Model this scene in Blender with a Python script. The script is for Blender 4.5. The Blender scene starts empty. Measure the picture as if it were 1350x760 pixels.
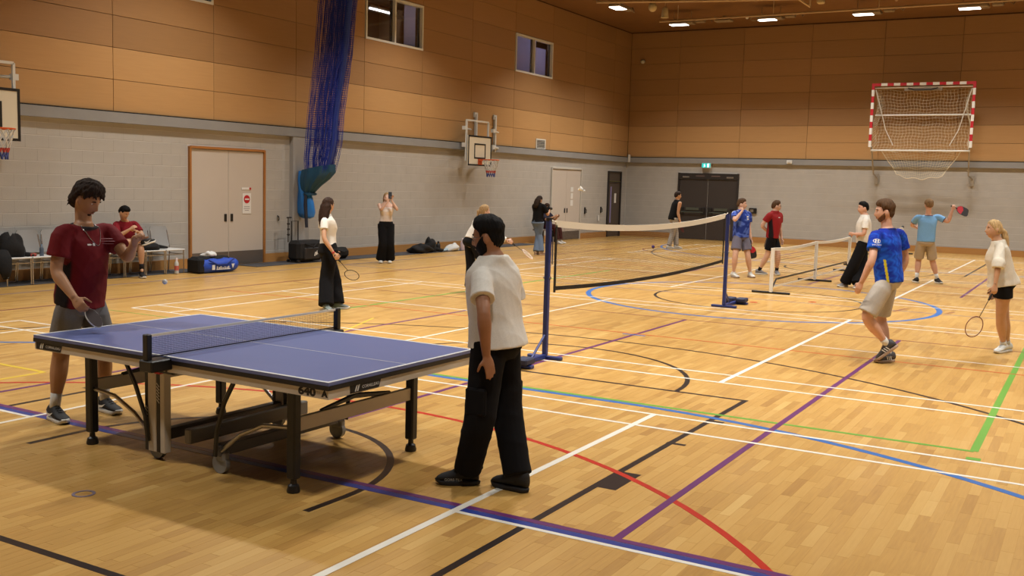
import bpy, bmesh, math, random
import numpy as np
from mathutils import Vector, Matrix, Quaternion
from mathutils.bvhtree import BVHTree

random.seed(7)
RNG = np.random.RandomState(11)
SC = bpy.context.scene
COL = SC.collection

# ------------------------------------------------------------------ camera
F_PX = 1332.6
cam_data = bpy.data.cameras.new('camera')
cam_data.sensor_width = 36.0
cam_data.sensor_fit = 'HORIZONTAL'
cam_data.lens = F_PX * 36.0 / 1350.0
cam_data.clip_end = 200.0
cam = bpy.data.objects.new('camera', cam_data)
COL.objects.link(cam)
YAW, PITCH, ROLL = 0.523447, 0.103991, 0.0282


def cam_axes():
    cy, sy, cp, sp = math.cos(YAW), math.sin(YAW), math.cos(PITCH), math.sin(PITCH)
    f = Vector((cy * cp, sy * cp, -sp))
    r = Vector((sy, -cy, 0.0))
    u = r.cross(f)
    c, s = math.cos(ROLL), math.sin(ROLL)
    return c * r + s * u, -s * r + c * u, f


_r, _u, _f = cam_axes()
cam.matrix_world = Matrix(((_r.x, _u.x, -_f.x, -12.7175), (_r.y, _u.y, -_f.y, -5.1281),
                           (_r.z, _u.z, -_f.z, 1.9294), (0, 0, 0, 1)))
SC.camera = cam

# ------------------------------------------------------------------ world, exposure
world = bpy.data.worlds.new('world')
SC.world = world
world.use_nodes = True
world.node_tree.nodes['Background'].inputs[0].default_value = (0.9, 0.8, 0.65, 1)
world.node_tree.nodes['Background'].inputs[1].default_value = 0.02
SC.view_settings.view_transform = 'Standard'
SC.view_settings.look = 'None'
SC.view_settings.gamma = 1.0
SC.view_settings.use_curve_mapping = False
SC.view_settings.exposure = 0.0
SC.cycles.diffuse_bounces = 1

# lamps: rows of high-bay fittings across the hall (rows out of view are placed to suit the light)
LAMP_Z = 7.25
LAMP_POWER = 205.0
LAMP_SPREAD = 2.1
LAMP_COLOR = (1.0, 0.975, 0.92)
LAMP_ROWS = [(19.6, (7.3, 4.35, 1.4, -1.55, -4.5, -7.45)),
             (12.1, (4.2, 0.0, -4.2)),
             (4.6, (4.2, 0.0, -4.2)),
             (-2.9, (4.2, 0.0, -4.2)),
             (-10.4, (4.2, -4.2))]  # unseen near row, added to brighten the floor by the camera
LAMP_SIDE = [(16.1, 8.0), (8.6, 8.0), (1.1, 8.0), (-6.4, 8.0), (16.1, -8.0), (8.6, -8.0), (1.1, -8.0), (-6.4, -8.0)]

# hall
YW, XE, YR, XN, ZC = 10.85, 23.59, -10.85, -13.9, 7.75


# ------------------------------------------------------------------ helpers
def lin(c):
    c = c / 255.0
    return c / 12.92 if c <= 0.04045 else ((c + 0.055) / 1.055) ** 2.4


def rgb(r, g, b):
    return (lin(r), lin(g), lin(b), 1.0)


MATS = {}


def mat(name, color, rough=0.6, metal=0.0, spec=0.5, noise=None, bump=None, emit=None, alpha=1.0, vcol=None, trans=0.0, sheen=0.0):
    """noise=(scale, amount[, stretch xyz]); bump=(scale, strength[, stretch])"""
    if name in MATS:
        return MATS[name]
    m = bpy.data.materials.new(name)
    m.use_nodes = True
    nt = m.node_tree
    b = nt.nodes['Principled BSDF']
    b.inputs['Base Color'].default_value = color
    b.inputs['Roughness'].default_value = rough
    b.inputs['Metallic'].default_value = metal
    b.inputs['Specular IOR Level'].default_value = spec
    b.inputs['Transmission Weight'].default_value = trans
    if sheen:
        b.inputs['Sheen Weight'].default_value = sheen
    src = None
    if vcol:
        at = nt.nodes.new('ShaderNodeAttribute')
        at.attribute_name = vcol
        src = at.outputs['Color']
    if noise or bump:
        tc = nt.nodes.new('ShaderNodeTexCoord')

    def tex(scale, stretch, detail=4.0):
        n = nt.nodes.new('ShaderNodeTexNoise')
        n.inputs['Scale'].default_value = scale
        n.inputs['Detail'].default_value = detail
        if stretch:
            mp = nt.nodes.new('ShaderNodeMapping')
            mp.inputs['Scale'].default_value = stretch
            nt.links.new(tc.outputs['Object'], mp.inputs['Vector'])
            nt.links.new(mp.outputs['Vector'], n.inputs['Vector'])
        else:
            nt.links.new(tc.outputs['Object'], n.inputs['Vector'])
        return n
    if noise:
        n = tex(noise[0], noise[2] if len(noise) > 2 else None)
        mr = nt.nodes.new('ShaderNodeMapRange')
        mr.inputs['From Min'].default_value = 0.25
        mr.inputs['From Max'].default_value = 0.75
        mr.inputs['To Min'].default_value = 1 - noise[1]
        mr.inputs['To Max'].default_value = 1 + noise[1]
        nt.links.new(n.outputs['Fac'], mr.inputs['Value'])
        mx = nt.nodes.new('ShaderNodeVectorMath')
        mx.operation = 'SCALE'
        if src is None:
            mx.inputs[0].default_value = color[:3]
        else:
            nt.links.new(src, mx.inputs[0])
        nt.links.new(mr.outputs['Result'], mx.inputs['Scale'])
        src = mx.outputs['Vector']
    if src is not None:
        nt.links.new(src, b.inputs['Base Color'])
    if bump:
        n = tex(bump[0], bump[2] if len(bump) > 2 else None, 6.0)
        bp = nt.nodes.new('ShaderNodeBump')
        bp.inputs['Strength'].default_value = bump[1]
        bp.inputs['Distance'].default_value = 0.01
        nt.links.new(n.outputs['Fac'], bp.inputs['Height'])
        nt.links.new(bp.outputs['Normal'], b.inputs['Normal'])
    if emit:
        b.inputs['Emission Color'].default_value = emit[0]
        b.inputs['Emission Strength'].default_value = emit[1]
    MATS[name] = m
    return m


class MB:
    def __init__(self):
        self.v, self.f, self.mi = [], [], []
        self.cur = 0

    def add(self, vs, fs):
        o = len(self.v)
        self.v.extend([tuple(p) for p in vs])
        for q in fs:
            self.f.append(tuple(i + o for i in q))
            self.mi.append(self.cur)
        return self

    def box(self, c, s, rot=None, top=1.0, bev=0.0):
        hx, hy, hz = s[0] / 2, s[1] / 2, s[2] / 2
        if bev > 0:
            return self.bbox(c, s, bev, rot)
        vs = []
        for z, k in ((-hz, 1.0), (hz, top)):
            for x, y in ((-hx, -hy), (hx, -hy), (hx, hy), (-hx, hy)):
                vs.append(Vector((x * k, y * k, z)))
        vs = [(rot @ p if rot else p) + Vector(c) for p in vs]
        return self.add(vs, [(3, 2, 1, 0), (4, 5, 6, 7), (0, 1, 5, 4), (1, 2, 6, 5), (2, 3, 7, 6), (3, 0, 4, 7)])

    def bbox(self, c, s, b, rot=None):
        """box with chamfered edges"""
        hx, hy, hz = s[0] / 2, s[1] / 2, s[2] / 2
        b = min(b, hx * .9, hy * .9, hz * .9)
        bm = bmesh.new()
        vs = [bm.verts.new((x, y, z)) for x in (-hx, hx) for y in (-hy, hy) for z in (-hz, hz)]
        for q in ((0, 1, 3, 2), (4, 6, 7, 5), (0, 4, 5, 1), (2, 3, 7, 6), (0, 2, 6, 4), (1, 5, 7, 3)):
            bm.faces.new([vs[i] for i in q])
        bmesh.ops.bevel(bm, geom=list(bm.edges), offset=b, segments=1, affect='EDGES')
        bm.verts.index_update()
        vv = [(rot @ v.co if rot else v.co) + Vector(c) for v in bm.verts]
        ff = [tuple(v.index for v in f.verts) for f in bm.faces]
        bm.free()
        return self.add(vv, ff)

    def tube(self, pts, r, seg=8, cap=True, closed=False, flat=None):
        pts = [Vector(p) for p in pts]
        n = len(pts)
        rs = r if isinstance(r, (list, tuple)) else [r] * n
        tans = []
        for i in range(n):
            if closed:
                t = pts[(i + 1) % n] - pts[i - 1]
            else:
                t = pts[min(i + 1, n - 1)] - pts[max(i - 1, 0)]
            tans.append(t.normalized() if t.length > 1e-9 else Vector((0, 0, 1)))
        ref = Vector((0, 0, 1)) if abs(tans[0].z) < 0.9 else Vector((1, 0, 0))
        nx = tans[0].cross(ref).normalized()
        rings = []
        for i in range(n):
            t = tans[i]
            nx = (nx - t * nx.dot(t))
            nx = nx.normalized() if nx.length > 1e-6 else t.orthogonal().normalized()
            ny = t.cross(nx)
            ra = rs[i]
            rx, ry = (ra if isinstance(ra, (tuple, list)) else (ra, ra))
            rings.append([pts[i] + nx * rx * math.cos(2 * math.pi * k / seg + math.pi / seg) + ny * ry * math.sin(2 * math.pi * k / seg + math.pi / seg) for k in range(seg)])
        return self.rings(rings, cap, closed)

    def rings(self, rings, cap=True, closed=False):
        seg = len(rings[0])
        vs = [p for rg in rings for p in rg]
        fs = []
        n = len(rings)
        for i in range(n if closed else n - 1):
            a, b = i * seg, ((i + 1) % n) * seg
            for k in range(seg):
                k2 = (k + 1) % seg
                fs.append((a + k, a + k2, b + k2, b + k))
        if cap and not closed:
            fs.append(tuple(reversed(range(seg))))
            fs.append(tuple((n - 1) * seg + k for k in range(seg)))
        return self.add(vs, fs)

    def lathe(self, prof, c=(0, 0, 0), seg=16, rot=None):
        rings = []
        for r, z in prof:
            rg = []
            for k in range(seg):
                p = Vector((r * math.cos(2 * math.pi * k / seg), r * math.sin(2 * math.pi * k / seg), z))
                rg.append((rot @ p if rot else p) + Vector(c))
            rings.append(rg)
        return self.rings(rings)

    def prism(self, poly, thick, M=None):
        """poly: list of 2d points (ccw), extruded from 0 to thick in local z; M maps to space"""
        n = len(poly)
        vs = [Vector((x, y, 0)) for x, y in poly] + [Vector((x, y, thick)) for x, y in poly]
        if M is not None:
            vs = [M @ p for p in vs]
        fs = [tuple(reversed(range(n))), tuple(range(n, 2 * n))]
        for k in range(n):
            k2 = (k + 1) % n
            fs.append((k, k2, n + k2, n + k))
        return self.add(vs, fs)

    def ell(self, c, r, seg=16, rg=10, rot=None):
        rings = []
        for i in range(1, rg):
            th = math.pi * i / rg
            rings.append([(rot @ p if rot else p) + Vector(c) for p in
                          [Vector((r[0] * math.sin(th) * math.cos(2 * math.pi * k / seg), r[1] * math.sin(th) * math.sin(2 * math.pi * k / seg), -r[2] * math.cos(th))) for k in range(seg)]])
        return self.rings(rings)

    def mesh(self, name, mats, smooth=False):
        me = bpy.data.meshes.new(name)
        me.from_pydata(self.v, [], self.f)
        for m in (mats if isinstance(mats, (list, tuple)) else [mats]):
            me.materials.append(m)
        if any(self.mi):
            me.polygons.foreach_set('material_index', self.mi)
        if smooth:
            me.polygons.foreach_set('use_smooth', [True] * len(me.polygons))
            if smooth != 'all':
                try:
                    me.set_sharp_from_angle(angle=math.radians(40))
                except Exception:
                    pass
        me.update()
        return me

    def build(self, name, mats, parent=None, smooth=False, loc=None):
        o = bpy.data.objects.new(name, self.mesh(name, mats, smooth))
        COL.objects.link(o)
        if parent is not None:
            o.parent = parent
        if loc is not None:
            o.location = loc
        return o


def tag(o, label=None, cat=None, group=None, kind=None):
    if label:
        o['label'] = label
    if cat:
        o['category'] = cat
    if group:
        o['group'] = group
    if kind:
        o['kind'] = kind
    return o


def thing(name, label, cat, loc=(0, 0, 0), rz=0.0, group=None):
    o = bpy.data.objects.new(name, None)
    COL.objects.link(o)
    o.empty_display_size = 0.1
    o.location = loc
    o.rotation_euler = (0, 0, rz)
    return tag(o, label, cat, group)


def copy_tree(o, parent=None):
    c = o.copy()
    COL.objects.link(c)
    if parent is not None:
        c.parent = parent
    for ch in list(o.children):
        copy_tree(ch, c)
    return c


def part(mb, name, m, parent, smooth=False, label=None):
    o = mb.build(name, m, parent, smooth)
    if label:
        o['label'] = label
    return o


_fontcache = {}


def text_mesh(s, size, bold=0.0, align='CENTER'):
    """flat lettering -> (verts, faces) in xy plane, centred"""
    k = (s, size, align, bold)
    if k in _fontcache:
        return _fontcache[k]
    cu = bpy.data.curves.new('lettering', 'FONT')
    cu.body = s
    cu.size = size
    cu.align_x = align
    cu.align_y = 'CENTER'
    cu.resolution_u = 3
    cu.offset = bold
    ob = bpy.data.objects.new('lettering', cu)
    COL.objects.link(ob)
    dg = bpy.context.evaluated_depsgraph_get()
    me = bpy.data.meshes.new_from_object(ob.evaluated_get(dg))
    vs = [v.co.copy() for v in me.vertices]
    fs = [tuple(p.vertices) for p in me.polygons]
    bpy.data.objects.remove(ob)
    bpy.data.curves.remove(cu)
    bpy.data.meshes.remove(me)
    _fontcache[k] = (vs, fs)
    return vs, fs


def frame(origin, x, y):
    """matrix with local x,y axes given (z = x cross y)"""
    x = Vector(x).normalized()
    y = Vector(y)
    y = (y - x * y.dot(x)).normalized()
    z = x.cross(y)
    o = Vector(origin)
    return Matrix(((x.x, y.x, z.x, o.x), (x.y, y.y, z.y, o.y), (x.z, y.z, z.z, o.z), (0, 0, 0, 1)))


def lettering(mb, s, size, M, sx=1.0, bold=0.0):
    vs, fs = text_mesh(s, size, bold)
    mb.add([M @ Vector((v.x * sx, v.y, v.z)) for v in vs], fs)
    return mb


def arc(cx, cy, r, a0, a1, n):
    return [(cx + r * math.cos(a0 + (a1 - a0) * i / n), cy + r * math.sin(a0 + (a1 - a0) * i / n)) for i in range(n + 1)]


def mesh_np(name, V, Fq, mats, smooth=True):
    me = bpy.data.meshes.new(name)
    me.from_pydata([tuple(p) for p in V], [], [tuple(f) for f in Fq])
    for m in (mats if isinstance(mats, (list, tuple)) else [mats]):
        me.materials.append(m)
    if smooth:
        me.polygons.foreach_set('use_smooth', [True] * len(me.polygons))
    me.update()
    return me
# ------------------------------------------------------------------ room shell
M_block = mat('painted_blockwork', rgb(184, 178, 170), 0.55, noise=(3.0, 0.05), bump=(60, 0.25))
M_mortar = mat('lit_joint_mortar', rgb(204, 198, 190), 0.7)  # lighter than the blocks, light on the joint edges put into the colour
M_band = mat('grey_ledge_paint', rgb(150, 148, 146), 0.5, noise=(2.0, 0.05))
M_floorbase = mat('floor_screed', rgb(196, 150, 82), 0.8)
M_ceil = mat('ceiling_brown_deck', rgb(128, 88, 46), 0.8, noise=(1.5, 0.08))


def wood_mat(name, c1, c2, rough, axis=(0.25, 0.25, 6.0), spec=0.5):
    m = bpy.data.materials.new(name)
    m.use_nodes = True
    nt = m.node_tree
    b = nt.nodes['Principled BSDF']
    b.inputs['Roughness'].default_value = rough
    b.inputs['Specular IOR Level'].default_value = spec
    tc = nt.nodes.new('ShaderNodeTexCoord')
    mp = nt.nodes.new('ShaderNodeMapping')
    mp.inputs['Scale'].default_value = axis
    n1 = nt.nodes.new('ShaderNodeTexNoise')
    n1.inputs['Scale'].default_value = 6.0
    n1.inputs['Detail'].default_value = 6.0
    rnd = nt.nodes.new('ShaderNodeObjectInfo')
    mx = nt.nodes.new('ShaderNodeMix')
    mx.data_type = 'RGBA'
    mx.inputs['A'].default_value = c1
    mx.inputs['B'].default_value = c2
    hs = nt.nodes.new('ShaderNodeHueSaturation')
    mr = nt.nodes.new('ShaderNodeMapRange')
    mr.inputs['To Min'].default_value = 0.93
    mr.inputs['To Max'].default_value = 1.07
    nt.links.new(tc.outputs['Object'], mp.inputs['Vector'])
    nt.links.new(mp.outputs['Vector'], n1.inputs['Vector'])
    nt.links.new(n1.outputs['Fac'], mx.inputs['Factor'])
    nt.links.new(rnd.outputs['Random'], mr.inputs['Value'])
    nt.links.new(mr.outputs['Result'], hs.inputs['Value'])
    nt.links.new(mx.outputs['Result'], hs.inputs['Color'])
    nt.links.new(hs.outputs['Color'], b.inputs['Base Color'])
    MATS[name] = m
    return m


M_panel_low = wood_mat('beech_veneer_panel', rgb(200, 156, 104), rgb(188, 144, 94), 0.42)
M_panel_mid = wood_mat('darker_beech_panel', rgb(173, 131, 86), rgb(161, 121, 78), 0.5)  # darker tone for the upper panel rows
M_skirt = wood_mat('beech_skirting', rgb(196, 142, 82), rgb(182, 128, 70), 0.45)
M_frame_wood = wood_mat('timber_door_frame', rgb(180, 120, 60), rgb(160, 104, 50), 0.45)

# ceiling, floor bed, unseen walls
floor = tag(MB().box(((XN + XE) / 2, 0, -0.0508), (XE - XN, YW - YR, 0.1)).build('floor', M_floorbase), kind='structure')
ceiling = tag(MB().box(((XN + XE) / 2, 0, ZC + 0.05), (XE - XN + 0.4, YW - YR + 0.4, 0.1)).build('ceiling', M_ceil), kind='structure')
wall_right = MB()
wall_right.box(((XN + XE) / 2, YR - 0.1, 1.5), (XE - XN, 0.2, 3.04)).cur = 1
wall_right.box(((XN + XE) / 2, YR - 0.1, 5.36), (XE - XN, 0.2, 4.68))
tag(wall_right.build('wall_right', [M_block, M_panel_mid]), kind='structure')
wall_back = MB()
wall_back.box((XN - 0.1, 0, 1.5), (0.2, YW - YR, 3.04)).cur = 1
wall_back.box((XN - 0.1, 0, 5.36), (0.2, YW - YR, 4.68))
tag(wall_back.build('wall_back', [M_block, M_panel_mid]), kind='structure')

# left wall backing (openings for the three high windows)
WINS = [(-0.02, 2.42), (7.38, 9.82), (14.76, 17.2)]
BY = YW + 0.033           # face of blockwork backing
mb = MB()
mb.box(((XN + XE) / 2, BY + 0.1, 1.45), (XE - XN, 0.2, 2.9))
mb.cur = 1
PY = YW + 0.02
mb.box(((XN + XE) / 2, PY + 0.1, (2.9 + 5.36) / 2), (XE - XN, 0.2, 2.46))
mb.box(((XN + XE) / 2, PY + 0.1, (6.53 + ZC) / 2), (XE - XN, 0.2, ZC - 6.53))
xs = [XN] + [w for ab in WINS for w in ab] + [XE]
for i in range(0, len(xs), 2):
    mb.box(((xs[i] + xs[i + 1]) / 2, PY + 0.1, 5.945), (xs[i + 1] - xs[i], 0.2, 1.17))
M_gap = mat('panel_backing_dark', rgb(84, 54, 28), 0.8)
wall_left = tag(mb.build('wall_left', [M_mortar, M_gap]), kind='structure')
# ledge at the foot of the panels
tag(MB().box(((XN + XE) / 2, YW - 0.005, 2.925), (XE - XN, 0.17, 0.19)).build('trim_1', M_band), kind='structure')
M_black_gap = mat('shadow_gap_black', rgb(25, 20, 18), 0.8)
tag(MB().box(((XN + XE) / 2, YW - 0.02, 3.03), (XE - XN, 0.1, 0.02)).build('trim_2', M_black_gap), kind='structure')

# end wall
EXX = XE + 0.033
mb = MB()
mb.box((EXX + 0.1, 0, 1.45), (0.2, YW - YR + 0.4, 2.9))
mb.cur = 1
mb.box((XE + 0.12, 0, (2.9 + ZC) / 2), (0.2, YW - YR + 0.4, ZC - 2.9))
wall_end = tag(mb.build('wall_end', [M_mortar, M_gap]), kind='structure')
tag(MB().box((XE - 0.005, 0, 2.925), (0.17, YW - YR, 0.19)).build('trim_3', M_band), kind='structure')
tag(MB().box((XE - 0.02, 0, 3.03), (0.1, YW - YR, 0.02)).build('trim_4', M_black_gap), kind='structure')

# wood panels: one object each, joints left open between them
PW, PH = 2.46, 0.584


def panel_mesh(w, h, m):
    g = 0.008
    mb_ = MB()
    mb_.bbox((0, 0, 0), (w - g, 0.03, h - g), 0.004)
    return mb_.mesh('panel', m)


pm = [panel_mesh(PW, PH, M_panel_low), panel_mesh(PW, PH, M_panel_mid)]
pm_edge = {}


def add_panel(me, loc, rz, wall):
    o = bpy.data.objects.new('panel', me)
    COL.objects.link(o)
    o.parent = wall
    o.location = loc
    o.rotation_euler = (0, 0, rz)


rowsz = [3.04 + PH * (k + 0.5) for k in range(8)]
for j, z in enumerate(rowsz):
    kind = 0 if j < 2 else 1
    for i in range(-3, 10):
        x0 = -0.02 + i * PW
        x1 = min(x0 + PW, XE)
        if j in (4, 5) and any(a - 0.05 < (x0 + x1) / 2 < b + 0.05 for a, b in WINS):
            continue
        w = x1 - x0
        if w < 0.2:
            continue
        me = pm[kind] if w > PW - 0.01 else panel_mesh(w, PH, (M_panel_low, M_panel_mid)[kind])
        add_panel(me, ((x0 + x1) / 2, YW + 0.005, z), 0.0, wall_left)
    for i in range(-1, 9):
        y1 = 8.86 + 2.43 - i * 2.43
        y0 = y1 - 2.43
        y1 = min(y1, YW - 0.02)
        w = y1 - y0
        me = pm_edge.get((round(w, 2), kind))
        if me is None:
            me = pm_edge[(round(w, 2), kind)] = panel_mesh(w, PH, (M_panel_low, M_panel_mid)[kind])
        if w > 0.3:
            add_panel(me, (XE + 0.005, (y0 + y1) / 2, z), math.pi / 2, wall_end)

# ------------------------------------------------------------------ blockwork
DOORS_L = [(1.76, 3.95), (17.38, 19.68), (21.92, 23.12)]
DOORS_E = [(6.38, 8.72)]
BLK_W, BLK_H = 0.45, 0.225
COURSES = [0.2] + [0.27 + BLK_H * k for k in range(12)]   # bottoms


def block_geo(mb_, w, h, c, axis):
    """chamfered face block; axis 'L' faces -Y, 'E' faces -X; local c = centre of face plane"""
    g, d, ch = 0.004, 0.008, 0.003
    w2, h2 = w / 2 - 0.0007, h / 2 - g
    back = [(-w2, d, -h2), (w2, d, -h2), (w2, d, h2), (-w2, d, h2)]
    mid = [(-w2, ch, -h2), (w2, ch, -h2), (w2, ch, h2), (-w2, ch, h2)]
    fr = [(-w2, 0, -h2 + ch), (w2, 0, -h2 + ch), (w2, 0, h2 - ch), (-w2, 0, h2 - ch)]
    pts = back + mid + fr
    if axis == 'E':
        pts = [(y, -x, z) for x, y, z in pts]
    pts = [(p[0] + c[0], p[1] + c[1], p[2] + c[2]) for p in pts]
    fs = [(8, 9, 10, 11)]
    for a in (0, 4):
        for k in range(4):
            fs.append((a + k, a + (k + 1) % 4, a + 4 + (k + 1) % 4, a + 4 + k))
    mb_.add(pts, fs)


def wall_intervals(lo, hi, doors, z0, z1):
    iv = [(lo, hi)]
    for a, b in doors:
        if z0 >= 2.46:
            continue
        out = []
        for p, q in iv:
            if b <= p or a >= q:
                out.append((p, q))
            else:
                if a - p > 0.03:
                    out.append((p, a))
                if q - b > 0.03:
                    out.append((b, q))
        iv = out
    return iv


def courses(lo, hi, doors):
    for k, z0 in enumerate(COURSES):
        z1 = min(z0 + (0.07 if k == 0 else BLK_H), 2.84)
        x = lo - (BLK_W / 2 if k % 2 else 0)
        while x < hi:
            for p, q in wall_intervals(max(x, lo), min(x + BLK_W, hi), doors, z0, z1):
                if q - p > 0.03:
                    yield p, q, z0, z1
            x += BLK_W


bm_cache = {}
singles = 0
rest = MB()
for p, q, z0, z1 in courses(-5.85, XE, DOORS_L):
    w, h = round(q - p, 3), round(z1 - z0, 3)
    if -3.2 < (p + q) / 2 < 7.9 and singles < 296 and h > 0.1:
        me = bm_cache.get((w, h))
        if me is None:
            t = MB()
            block_geo(t, w, h, (0, 0, 0), 'L')
            me = bm_cache[(w, h)] = t.mesh('block', M_block)
        o = bpy.data.objects.new('block', me)
        COL.objects.link(o)
        o.parent = wall_left
        o.location = ((p + q) / 2, YW + 0.03, (z0 + z1) / 2)
        singles += 1
    else:
        block_geo(rest, w, h, ((p + q) / 2, YW + 0.03, (z0 + z1) / 2), 'L')
tag(rest.build('blockwork', M_block, wall_left), kind='stuff')
rest = MB()
for p, q, z0, z1 in courses(YR, YW, DOORS_E):
    block_geo(rest, q - p, z1 - z0, (XE + 0.03, (p + q) / 2, (z0 + z1) / 2), 'E')
tag(rest.build('blockwork', M_block, wall_end), kind='stuff')

# skirting boards
sk = MB()
for a, b in wall_intervals(XN, XE, DOORS_L, 0, 0.2):
    sk.box(((a + b) / 2, YW + 0.015, 0.1), (b - a, 0.03, 0.2))
tag(sk.build('baseboard_left', M_skirt), kind='structure')
sk = MB()
for a, b in wall_intervals(YR, YW, DOORS_E, 0, 0.2):
    sk.box((XE + 0.015, (a + b) / 2, 0.1), (0.03, b - a, 0.2))
tag(sk.build('baseboard_end', M_skirt), kind='structure')

# plain grey pier behind the curtain
tag(MB().box((5.02, YW - 0.02, 1.42), (0.55, 0.12, 2.84)).build('trim_5', mat('pier_paint', rgb(165, 160, 155), 0.55, noise=(2, 0.04))), kind='structure')

# ------------------------------------------------------------------ floor planks
M_plank = bpy.data.materials.new('maple_strip')
M_plank.use_nodes = True
nt = M_plank.node_tree
b = nt.nodes['Principled BSDF']
b.inputs['Roughness'].default_value = 0.36
b.inputs['Specular IOR Level'].default_value = 0.5
b.inputs['Coat Weight'].default_value = 0.25
b.inputs['Coat Roughness'].default_value = 0.16
at = nt.nodes.new('ShaderNodeAttribute'); at.attribute_name = 'tone'
tc = nt.nodes.new('ShaderNodeNewGeometry')
mp = nt.nodes.new('ShaderNodeMapping'); mp.inputs['Scale'].default_value = (3.0, 40.0, 1.0)
ns = nt.nodes.new('ShaderNodeTexNoise'); ns.inputs['Scale'].default_value = 1.6; ns.inputs['Detail'].default_value = 5
big = nt.nodes.new('ShaderNodeTexNoise'); big.inputs['Scale'].default_value = 0.6; big.inputs['Detail'].default_value = 3
cr = nt.nodes.new('ShaderNodeValToRGB')
cr.color_ramp.elements[0].position = 0.0; cr.color_ramp.elements[0].color = rgb(160, 113, 54)
cr.color_ramp.elements[1].position = 1.0; cr.color_ramp.elements[1].color = rgb(222, 181, 108)
e = cr.color_ramp.elements.new(0.5); e.color = rgb(202, 155, 82)
ma = nt.nodes.new('ShaderNodeMath'); ma.operation = 'MULTIPLY_ADD'
ma.inputs[1].default_value = 0.35
ma2 = nt.nodes.new('ShaderNodeMath'); ma2.operation = 'MULTIPLY_ADD'; ma2.inputs[1].default_value = 0.25
sub = nt.nodes.new('ShaderNodeMath'); sub.operation = 'SUBTRACT'; sub.inputs[1].default_value = 0.30
L = nt.links.new
L(tc.outputs['Position'], mp.inputs['Vector']); L(mp.outputs['Vector'], ns.inputs['Vector']); L(tc.outputs['Position'], big.inputs['Vector'])
L(ns.outputs['Fac'], ma.inputs[0]); L(at.outputs['Fac'], ma.inputs[2])
L(big.outputs['Fac'], ma2.inputs[0]); L(ma.outputs[0], ma2.inputs[2]); L(ma2.outputs[0], sub.inputs[0])
L(sub.outputs[0], cr.inputs['Fac']); L(cr.outputs['Color'], b.inputs['Base Color'])
rr = nt.nodes.new('ShaderNodeMapRange'); rr.inputs['To Min'].default_value = 0.30; rr.inputs['To Max'].default_value = 0.44
L(big.outputs['Fac'], rr.inputs['Value']); L(rr.outputs['Result'], b.inputs['Roughness'])
MATS['maple_strip'] = M_plank

PLW = 0.068


def to_px(x, y):
    d = Vector((x + 12.7175, y + 5.1281, -1.9294))
    z = d.dot(_f)
    if z < 0.3:
        return None
    return 675 + F_PX * d.dot(_r) / z, 380 - F_PX * d.dot(_u) / z, z


def plank_geo(x0, x1, y0, y1, dz=0.0):
    g, c = 0.0003, 0.0005
    a0, a1, b0, b1 = x0 + g, x1 - g, y0 + g, y1 - g
    lo = [(a0, b0, -0.003), (a1, b0, -0.003), (a1, b1, -0.003), (a0, b1, -0.003)]
    hi = [(a0 + c, b0 + c, dz), (a1 - c, b0 + c, dz), (a1 - c, b1 - c, dz), (a0 + c, b1 - c, dz)]
    return lo + hi


PF = [(4, 5, 6, 7), (0, 1, 5, 4), (1, 2, 6, 5), (2, 3, 7, 6), (3, 0, 4, 7)]
near, far = [], []
y = YR
row = 0
while y < YW:
    x = XN + RNG.uniform(-0.5, 0)
    while x < XE:
        ln = RNG.uniform(0.32, 0.62)
        xm, ym = x + ln / 2, y + PLW / 2
        p = to_px(xm, ym)
        if p and -420 < p[0] < 1770 and p[1] < 1050:
            r = (x, x + ln, y, y + PLW, float(np.clip(RNG.normal(0.5, 0.11), 0.05, 0.95)))
            if p[1] < 775 and -20 < p[0] < 1370 and p[2] < 5.5:
                near.append((p[2], r))
            else:
                far.append(r)
        x += ln
    y += PLW
    row += 1
near.sort(key=lambda q: q[0])
far += [r for _, r in near[296:]]
near = [r for _, r in near[:296]]
V, Fc, tone = [], [], []
for (x0, x1, y0, y1, t) in far:
    o = len(V)
    V += plank_geo(x0, x1, y0, y1)
    Fc += [tuple(i + o for i in q) for q in PF]
    tone += [t] * 5
me = bpy.data.meshes.new('planking')
me.from_pydata(V, [], Fc)
me.materials.append(M_plank)
a = me.attributes.new('tone', 'FLOAT', 'FACE')
a.data.foreach_set('value', tone)
o = bpy.data.objects.new('planking', me)
COL.objects.link(o)
o.parent = floor
tag(o, kind='stuff')
pcache = {}
for (x0, x1, y0, y1, t) in near:
    key = (round((x1 - x0) / 0.03), round(t * 7))
    me = pcache.get(key)
    if me is None:
        w = key[0] * 0.03
        me = bpy.data.meshes.new('plank')
        me.from_pydata(plank_geo(-w / 2, w / 2, -PLW / 2, PLW / 2), [], PF)
        me.materials.append(M_plank)
        a = me.attributes.new('tone', 'FLOAT', 'FACE')
        a.data.foreach_set('value', [key[1] / 7] * 5)
        pcache[key] = me
    o = bpy.data.objects.new('plank', me)
    COL.objects.link(o)
    o.parent = floor
    o.location = ((x0 + x1) / 2, (y0 + y1) / 2, 0)
    o.scale = ((x1 - x0) / (key[0] * 0.03), 1, 1)

# ------------------------------------------------------------------ court lines (thin paint on the boards)
PAINT = {'white': rgb(235, 228, 214), 'black': rgb(36, 28, 26), 'purple': rgb(104, 48, 104), 'blue': rgb(52, 108, 178), 'navy': rgb(44, 62, 140),
         'green': rgb(104, 164, 62), 'red': rgb(190, 44, 28), 'orange': rgb(196, 92, 44), 'brown': rgb(140, 84, 66), 'yellow': rgb(226, 190, 60), 'grey': rgb(124, 112, 128)}
ZL = [0.0006]


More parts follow.
